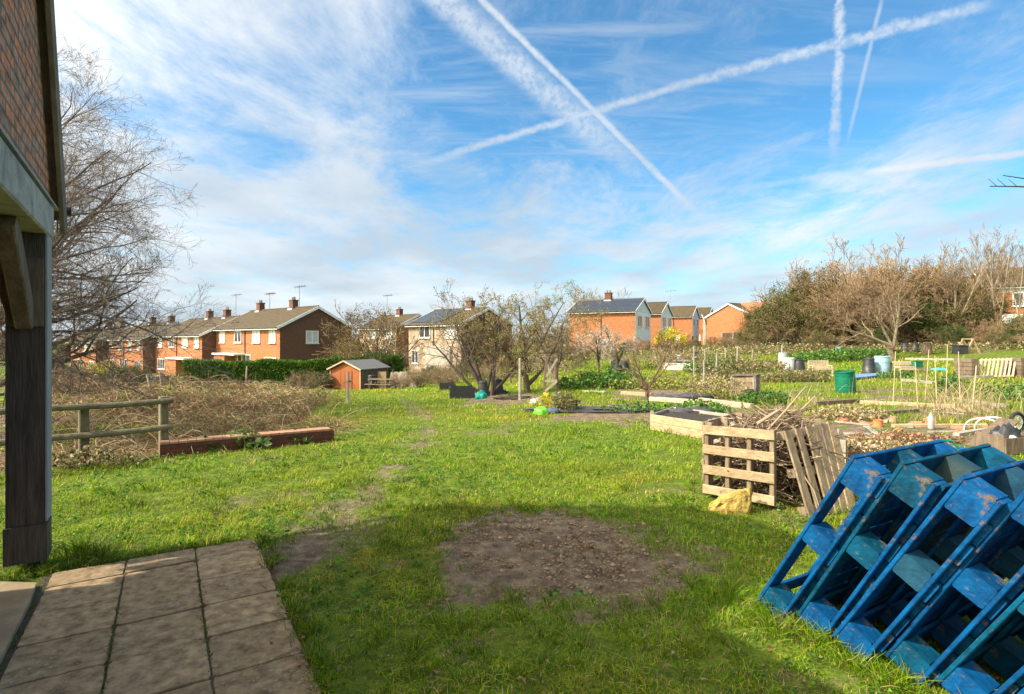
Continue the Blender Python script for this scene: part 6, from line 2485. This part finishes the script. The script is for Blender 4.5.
# panels behind the picnic table
for (x0, x1, yb, hp, lab, mt_, lean) in ((374, 382, 382, 17, 'pale upright slatted panel just behind the picnic table', M_pallet, .0), (384, 400, 383, 16, 'grey boarded fence panel leaning right of the shed', M_greyboard, .35), (400, 412, 382, 12, 'low grey fence panel leaning at the end beside the lawn', M_greyboard, .3)):
    a, b = at(x0 + 4, 40.5 + .4 * (x0 > 390)), at(x1 + 4, 40.0)
    top = UP * (hp * a.y / F) + Vector((lean * .4, lean, 0))
    base = (a + b) / 2
    o = thing('fence_panel', lab, 'fence panel', base)
    nb = 9
    for k in range(nb):
        s = (k + .5) / nb
        m = MB()
        q0 = a.lerp(b, s) - base
        m.frame8(q0, q0 + top * (1 - .05 * (k % 3 == 1)), (b - a).length / nb * .9, .02, Vector((0, 1, 0)))
        m.build('board', mt_, o)
    for t in (.2, .8):
        m = MB()
        m.frame8(a - base + top * t + Vector((0, .05, 0)), b - base + top * t + Vector((0, .05, 0)), .05, .07, UP)
        m.build('rail', mt_, o)

# fence panels under the orange house and garden walls on the far left
for k, (x0, x1, Y, lab) in enumerate(((733, 745, 66, 'dark fence panel left of centre under the orange gabled house'), (745, 754, 66, 'dark fence panel on the right under the orange gabled house'), (722, 733, 67, 'dark fence panel below the cream house'))):
    a, b = D(x0, Y), D(x1, Y)
    o = thing('garden_fence', lab, 'fence', a)
    m = MB()
    n_ = 8
    for i in range(n_):
        q0 = (b - a) * ((i + .5) / n_)
        m.frame8(q0, q0 + UP * 1.7, (b - a).length / n_ * .95, .03, Vector((0, 1, 0)))
    m.build('boards', M_brownwood, o)
    m = MB()
    m.box((0, 0, .9), (.1, .1, 1.85))
    m.build('post', M_greyboard, o)
a, b = D(168, 41), D(214, 41)
o = thing('garden_wall', 'low dark brick garden wall at the left end of the clipped hedge', 'wall', a)
m = MB()
m.prism([Vector((0, 0, -.5)), b - a + UP * -.5, b - a + UP * .7, UP * .7], (0, .22, 0))
m.build('brickwork', M_brick_low, o)
m = MB()
m.frame8(UP * .735 + Vector((-.05, .11, 0)), b - a + UP * .735 + Vector((.05, .11, 0)), .3, .06, UP)
m.build('coping', M_concrete, o)
# garden clutter below the left houses
for (x0, x1, Y, h_2, mt_, lab, nm) in ((133, 166, 37, .55, M_brownwood, 'dark brown board fence before the third brick house', 'board_fence'), (140, 152, 40, 1.0, M_render, 'small pale outbuilding in front of the third brick house', 'outbuilding'), (194, 206, 47, 1.5, M_brownwood, 'brown garden shed behind the left end of the hedge', 'outbuilding')):
    a, b = D(x0, Y), D(x1, Y)
    o = thing(nm, lab, nm.replace('_', ' '), a)
    m = MB()
    m.prism([Vector((0, 0, -.5)), b - a + UP * -.5, b - a + UP * h_2, UP * h_2], (0, .12 if nm != 'outbuilding' else 2.0, 0))
    m.build('wall', mt_, o)
    m = MB()
    m.frame8(UP * (h_2 + .05) + Vector((-.1, .06 if nm != 'outbuilding' else 1, 0)), b - a + UP * (h_2 + .05) + Vector((.1, .06 if nm != 'outbuilding' else 1, 0)), .2 if nm != 'outbuilding' else 2.3, .08, UP)
    m.build('top', M_greybin if nm == 'outbuilding' else M_greyboard, o)
# leaning posts in the brambles
for i, (pb_, pt_, Y, lab) in enumerate((((151, 392), (147, 374), 26, 'thin leaning post standing left in the bramble patch'), ((162, 386), (160, 373), 28, 'thin leaning post standing right in the bramble patch'), ((246, 384), (247, 366), 36, 'pale thin post in front of the hedge'))):
    a, b = ray(*pb_, Y), ray(*pt_, Y)
    m = MB()
    m.tube([Vector(), b - a], .05, 6)
    tag(m.build('leaning_post', M_greyboard, loc=a), lab, 'post')

# grey marker post on the lawn and the poles on the plots
def pole(name, label, px, yb, yt, r, mat, cat='pole', lean=0.0):
    a = sp(px, yb)
    h = (yb - yt) * a.y / F
    m = MB()
    m.tube([(0, 0, -.05), (lean * h, 0, h)], [r, r * .8], 7)
    return tag(m.build(name, mat, loc=a), label, cat)


pole('marker_post', 'grey marker post standing on the lawn left of the picnic table', 348, 404, 372, .045, M_greypost, 'post')
pole('upright_pole', 'upright timber pole between the black bins and the timber tripod', 520, 400, 358, .05, M_greyboard)
for px, yb, yt, ln, lab in ((705, 372, 349, 0, 'stake at the left of the back plot with the stakes'), (716, 374, 352, .05, 'second stake of the back plot with the stakes'), (726, 372, 348, -.03, 'third stake of the back plot, below the cream house'),
                            (737, 372, 346, .02, 'stake standing just before the dark fence panels'), (782, 362, 345, 0, 'pale stake behind the small grey white tub'), (752, 370, 350, .03, 'rightmost stake of the back plot with the stakes'),
                            (694, 376, 346, 0, 'tall stake beside the small dark bin'), (704, 390, 360, 0, 'brown stake at the end of the green strip left of the grey box')):
    pole('stake', lab, px, yb, yt, .045, M_greyboard, 'stake', ln)
rc = random.Random(15)
cane_spots = [(893, 404, 352, .05, 'leftmost tall cane on the plot beyond the blue pallets'), (918, 408, 362, -.06, 'cane beside the whitish edging board, second from the left'), (925, 400, 350, .08, 'cane crossing its neighbour above the leafy patch'),
              (937, 408, 356, -.04, 'cane just left of the three pale slats'), (946, 398, 345, .03, 'tallest cane in the middle of the dry stalks'), (960, 402, 352, -.03, 'cane right of the tallest one'), (972, 410, 366, .10, 'cane leaning right beside the white hoops'), (903, 398, 360, -.10, 'cane leaning left near the plank bench')]
for px, yb, yt, ln, lab in cane_spots:
    pole('cane', lab, px, yb, yt, .012, M_tan, 'cane', ln)
pole('thin_stalk', 'thin pale dead stalk standing in the lawn, right of centre', 496, 418, 408, .008, M_tan, 'stalk')

# timber tripod / climbing frame
p = sp(551, 399)
o = thing('climbing_frame', 'open timber climbing frame with crossed braces in the middle plots', 'frame', p)
sc_ = p.y / F
h = 42 * sc_
for (x0, x1, y0) in ((-7, -4, 0), (7, 6, 0), (-6, -3, .9), (8, 7, .9)):
    m = MB()
    m.frame8((x0 * sc_, y0, -.1), (x1 * sc_, y0, h), .07, .07, Vector((0, 1, 0)))
    m.build('upright', M_brownwood, o)
for (a, b) in (((-6 * sc_, -.05, h * .08), (6 * sc_, -.05, h * .10)), ((-6 * sc_, -.05, h * .42), (6 * sc_, -.05, h * .44)), ((-6 * sc_, -.09, h * .18), (6 * sc_, -.09, h * .42)), ((-5 * sc_, -.09, h * .52), (6 * sc_, -.09, h * .95)), ((7 * sc_, -.05, h * .15), (14 * sc_, .3, h * .02))):
    m = MB()
    m.frame8(a, b, .05, .06, UP)
    m.build('brace', M_greyboard, o)

# ------------------------------------------------------------------ THINGS BEHIND THE BLUE PALLETS
# watering can
p = ray(944, 440, 5.6)
p.z = 0.42
crt = thing('stacked_crate', 'wooden crate hidden behind the blue pallets carrying the watering can', 'crate', Vector((p.x, p.y, 0)))
m = MB()
m.box((0, 0, .21), (.5, .4, .42))
m.build('body', M_greyboard, crt)
m = MB()
for z in (.08, .21, .34):
    m.box((0, -.21, z), (.52, .015, .09))
m.build('slat', M_pallet2, crt)
can = thing('watering_can', 'green watering can with a dark rose behind the top of the blue pallets', 'watering can', p)
M_can = nmat('green_can', (0.0, .18, .10), (.02, .28, .17), 6, .4, .05)
m = MB()
m.lathe([(.12, 0), (.125, .02), (.115, .15), (.10, .19), (.07, .20)], 20)
m.build('body', M_can, can, smooth=True)
m = MB()
m.tube([(-.10, 0, .05), (-.18, 0, .12), (-.24, 0, .20)], [.028, .022, .016], 8)
m.build('spout', M_can, can, smooth=True)
m = MB()
m.lathe([(.014, 0), (.04, .035), (.042, .045)], 12, (-.24, 0, .19), tilt=(math.radians(-35), 0))
m.build('rose', M_darkmetal, can)
m = MB()
m.tube([(-.06 + .0, 0, .18), (-.02, 0, .27), (.08, 0, .26), (.15, 0, .18), (.13, 0, .07)], .012, 8)
m.build('handle', M_can, can, smooth=True)
# clear bottle on a cane
p = sp(931, 430)
m = MB()
m.lathe([(.05, .0), (.055, .02), (.055, .22), (.02, .28), (.018, .31)], 14)
tag(m.build('clear_bottle', nmat('cloudy_plastic', (.32, .32, .30), (.45, .45, .43), 5, .25, .02), loc=p + UP * .02, smooth=True), 'cloudy clear bottle standing behind the watering can', 'bottle')
# dark crate with black bag
p = sp(1006, 452)
cr0 = thing('open_crate', 'dark open wooden crate with a black and white bag in it, at the right edge', 'crate', p, math.radians(12))
for c, s in (((0, -.22, .13), (.62, .025, .24)), ((0, .22, .13), (.62, .025, .24)), ((-.3, 0, .15), (.025, .41, .26)), ((.3, 0, .15), (.025, .41, .26)), ((0, 0, .02), (.58, .41, .02))):
    m = MB()
    m.box(c, s)
    m.build('side_board', M_brownwood, cr0)
lump('black_bag', 'black bag with white print stuffed in the dark open crate', 'bag', p + Vector((0, 0, .04)), (.2, .14, .36), M_blackplastic, 31)
lump('white_scrap', 'white scrap stuck on the black bag in the open crate', 'scrap', p + Vector((.0, -.12, .22)), (.05, .03, .05), M_white, 32)
p = p + Vector((-.35, 0, 0))
m = MB()
m.frame8((0, 0, .02), (.75, .25, .42), .30, .02, UP, .003)
tag(m.build('leaning_board', M_brownwood, loc=p + Vector((.1, .25, 0))), 'dark board tilted up beside the open crate at the right edge', 'board')
# wheel
p = sp(1017, 433)
wh = thing('barrow_wheel', 'small wheel with white spokes and black tyre lying at the right edge', 'wheel', p + UP * .19, math.radians(15))
m = MB()
tt = np.linspace(0, 2 * math.pi, 25)
m.tubes(np.stack([.17 * np.cos(tt), 0 * tt, .17 * np.sin(tt)], -1)[None], np.full((1, 25), .032), 8)
m.build('tyre', M_rubber, wh, smooth=True)
m = MB()
m.tubes(np.stack([.13 * np.cos(tt), 0 * tt, .13 * np.sin(tt)], -1)[None], np.full((1, 25), .012), 6)
for k in range(5):
    a_2 = k * 2 * math.pi / 5
    m.tube([(0, 0, 0), (.13 * math.cos(a_2), 0, .13 * math.sin(a_2))], .014, 6)
m.build('rim', M_white, wh)
# white hoops
for px, w, h_, lab in ((984, .32, .28, 'left one of the two white plastic hoops before the wheel'), (995, .34, .30, 'right one of the two white plastic hoops before the wheel')):
    p = sp(px, 434)
    tt = np.linspace(0, math.pi, 13)
    m = MB()
    m.tubes(np.stack([-w / 2 * np.cos(tt), .25 * np.cos(tt), h_ * np.sin(tt) ** .7], -1)[None], np.full((1, 13), .013), 7)
    tag(m.build('white_hoop', M_white, loc=p, smooth=True), lab, 'hoop')

# ------------------------------------------------------------------ PLANTS on the plots
rng = np.random.default_rng(50)
VEG = np.array([(0.05, 0.14, 0.02), (0.08, 0.20, 0.03), (0.12, 0.27, 0.04), (0.04, 0.10, 0.02), (0.18, 0.30, 0.06)])


def veg(label, px, py, rx, ry, h, n, size, seed, name='leafy_plants', cols=VEG, cat='plants', stuff=True):
    p = sp(px, py)
    r_ = np.random.default_rng(seed)
    a = r_.uniform(0, 6.28, n)
    q = np.sqrt(r_.random(n))
    x = rx * q * np.cos(a)
    y = ry * q * np.sin(a)
    z = h * r_.random(n) ** .7 * (1.05 - .5 * q) * (.5 + fbm(x + px, y, 2.2, seed, 3))
    z = z + terrain(p.x + x, p.y + y) - p.z
    m = MB()
    cc = np.array(cols)
    m.leaves(np.stack([x, y, z], 1), size * r_.uniform(.5, 1.3, n), cc[r_.integers(0, len(cc), n)] * r_.uniform(.7, 1.3, (n, 1)), flat=.3, rng=r_, aspect=.75)
    ns = n // 14
    P0_ = np.stack([x[:ns], y[:ns], terrain(p.x + x[:ns], p.y + y[:ns]) - p.z], 1)
    P1_ = P0_ + np.stack([r_.normal(0, .06, ns), r_.normal(0, .06, ns), h * r_.uniform(.4, .9, ns)], 1)
    m.tubes(np.stack([P0_, P1_], 1), np.full((ns, 2), size * .06), 3, np.tile(np.array([[.16, .18, .06]]), (ns, 1)))
    return tag(m.build(name, M_leaf, loc=p, uv=False), label, cat, None, 'stuff' if stuff else None)


DRY = [(0.45, 0.34, 0.18), (0.34, 0.25, 0.14), (0.55, 0.44, 0.26), (0.22, 0.2, 0.08)]
PURP = [(0.16, 0.16, 0.06), (0.22, 0.17, 0.08), (0.10, 0.11, 0.04), (0.27, .23, .11)]
GRN = OLIVE + [(0.08, 0.16, 0.03)]
veg('leafy green vegetable patch left of the small bare tree', 602, 388, 1.9, 1.1, .75, 1500, .14, 1)
veg('bright leafy greens in the pale boarded bed', 700, 414, .7, .5, .32, 700, .09, 2)
veg('ivy like greens beside the twig filled compost bay', 762, 405, .7, .4, .40, 800, .08, 3)
veg('leafy patch in front of the three barrels', 640, 412, .9, .3, .22, 400, .08, 4)
veg('large leafed green clump at the left of the orange stake', 712, 372, 1.6, 1.0, .9, 900, .14, 5)
veg('grey green rows at the back under the thicket', 828, 361, 2.6, 1.0, .8, 1500, .16, 6)
veg('bright green vegetable rows just under the thicket on the right', 860, 357, 2.5, 1.0, .6, 1200, .16, 7)
veg('leafy clump right of the whitish edging board', 950, 396, .4, .4, .75, 500, .09, 8)
veg('pale leafy clump beside the blue tarpaulin', 895, 378, .8, .5, .35, 450, .10, 9)
veg('green foliage at the right edge below the slatted bin', 1016, 400, .9, 1.0, .5, 900, .09, 10)
veg('dark purple green foliage beside the lime green bag', 566, 412, .35, .35, .55, 500, .08, 11, cols=PURP)
veg('yellow leaved plant above the lime green bag', 546, 408, .25, .25, .4, 260, .07, 12, cols=YEL[:3] + [(.3, .3, .05)])
veg('dry brown stalks in front of the grey timber box', 715, 398, 1.0, .6, .75, 1300, .07, 13, name='dry_stalks', cols=DRY)
veg('low grey green shrubs around the stakes, left part', 690, 366, 3.0, 1.6, .85, 1500, .13, 14, name='scrub', cols=PURP + DRY[:2])
veg('tangled scrub before the stakes, right part', 742, 372, 2.6, 1.4, .95, 1700, .13, 15, name='scrub', cols=PURP + DRY[:2])
veg('low heather coloured bushes beside the green barrel', 795, 382, 1.5, .7, .65, 1500, .10, 16, name='scrub', cols=PURP + DRY[:1])
veg('dark bush left of the grey timber box', 722, 386, 1.1, .7, .85, 1100, .10, 17, name='scrub', cols=PURP)
veg('ochre grass strip in the middle plots', 665, 388, 2.4, 1.3, .5, 2600, .10, 18, name='dry_grass', cols=[(.30, .32, .06), (.4, .36, .12), (.2, .27, .04)])
veg('dry scrub under the multi stemmed tree', 440, 378, 5.0, 1.5, 1.0, 2600, .12, 19, name='scrub', cols=DRY)
veg('dry scrub to the right behind the upright pole', 535, 374, 3.5, 2.0, .7, 2400, .12, 20, name='scrub', cols=DRY + OLIVE)
veg('broad leaved weeds along the left part of the low brick wall', 205, 452, .25, .12, .22, 130, .10, 21, cols=VEG)
veg('broad leaved weeds along the right part of the low brick wall', 290, 444, .30, .12, .20, 150, .10, 22, cols=VEG)
veg('broad leaved weeds in front of the middle of the low brick wall', 245, 449, .35, .14, .26, 190, .11, 23, cols=[(.12, .2, .05), (.2, .3, .1), (.25, .34, .14)])
veg('nettle like weeds at the foot of the rail fence', 90, 468, .7, .2, .28, 500, .06, 24, cols=DRY + OLIVE)
veg('fallen stalks and leaves on the near right plot', 850, 448, 1.2, .5, .16, 1500, .06, 25, name='dry_stalks', cols=DRY + [(.3, .16, .08)])
veg('reddish brown litter beyond the watering can', 905, 441, 1.0, .4, .12, 1100, .06, 26, name='dry_stalks', cols=[(.32, .17, .09), (.42, .28, .16), (.2, .12, .07)])
veg('withered foliage at the right rim of the compost bay', 850, 420, .8, .4, .3, 800, .07, 27, name='dry_stalks', cols=DRY)
veg('brown dead growth under the thicket, left of the teal grey drum', 790, 352, 5.0, 2.5, .7, 1700, .15, 40, name='scrub', cols=DRY + OLIVE)
veg('brown dead growth at the foot of the thicket, middle', 880, 351, 5.0, 1.6, .55, 1500, .14, 41, name='scrub', cols=DRY + GRN)
veg('brown dead growth at the foot of the thicket, right', 975, 350, 6.0, 2.0, .6, 1600, .14, 42, name='scrub', cols=DRY + OLIVE)
veg('rough scrub beneath the white gabled houses', 650, 356, 6.0, 3.0, .65, 1700, .14, 43, name='scrub', cols=DRY + OLIVE + PURP)
veg('rough scrub beneath the dark fence panels', 740, 354, 5.0, 3.0, .65, 1500, .14, 44, name='scrub', cols=DRY + PURP)
# loose bricks and offcuts lying about the near right plot
rb_ = random.Random(44)
first = None
for k in range(16):
    q = sp(rb_.uniform(838, 985), rb_.uniform(419, 444))
    if first is None:
        m = MB()
        m.frame8((-.107, 0, 0), (.107, 0, 0), .1, .065, UP, .004)
        first = o = m.build('loose_brick', nmat('loose_brick', (0.36, .13, .07), (.52, .24, .14), 14, .9, .4))
        tag(o, 'loose brick lying in the litter of the plot beyond the blue pallets', 'brick', 'loose bricks in the litter')
    else:
        o = first.copy()
        COL.objects.link(o)
    o.location = q + UP * .03
    o.rotation_euler = (rb_.uniform(-.2, .2), rb_.uniform(-.2, .2), rb_.uniform(0, 3))
first = None
for k in range(18):
    q = sp(rb_.uniform(700, 1010), rb_.uniform(400, 440))
    if first is None:
        m = MB()
        m.frame8((-.3, 0, 0), (.3, 0, 0), .09, .025, UP, .003)
        first = o = m.build('timber_offcut', M_greyboard)
        tag(o, 'grey timber offcut lying flat among the plots', 'offcut', 'grey offcuts among the plots')
    else:
        o = first.copy()
        COL.objects.link(o)
    o.location = q + UP * .035
    o.rotation_euler = (rb_.uniform(-.08, .08), rb_.uniform(-.1, .1), rb_.uniform(0, 3))
    o.scale = (rb_.uniform(.5, 1.6), 1, 1)
# dry stalks: thin stems standing on the right plots
mbs = MB()
n = 560
px = np.concatenate([rng.normal(968, 26, n // 2), rng.uniform(690, 1020, n // 2)])
py = np.concatenate([rng.uniform(396, 424, n // 2), rng.uniform(368, 420, n // 2)])
pp = [sp(a, b) for a, b in zip(px, py)]
P0_ = np.array([tuple(p) for p in pp])
K = 5
t = np.linspace(0, 1, K)
L_ = rng.uniform(.2, .85, n)
az = rng.uniform(0, 6.28, n)
ln = rng.uniform(.05, .7, n)
P = np.stack([P0_[:, 0, None] + (np.cos(az) * ln * L_)[:, None] * t ** 2, P0_[:, 1, None] + (np.sin(az) * ln * L_)[:, None] * t ** 2, P0_[:, 2, None] + L_[:, None] * (t - .35 * ln[:, None] * t ** 2)], -1)
mbs.tubes(P, .006 * np.linspace(1, .4, K)[None] * np.ones((n, 1)), 3, np.array(DRY)[rng.integers(0, 4, n)] * rng.uniform(.7, 1.2, (n, 1)))
tag(mbs.build('dry_stalks', M_stem, uv=False), kind='stuff', label='thin dry standing stalks among the plots', cat='stalks')
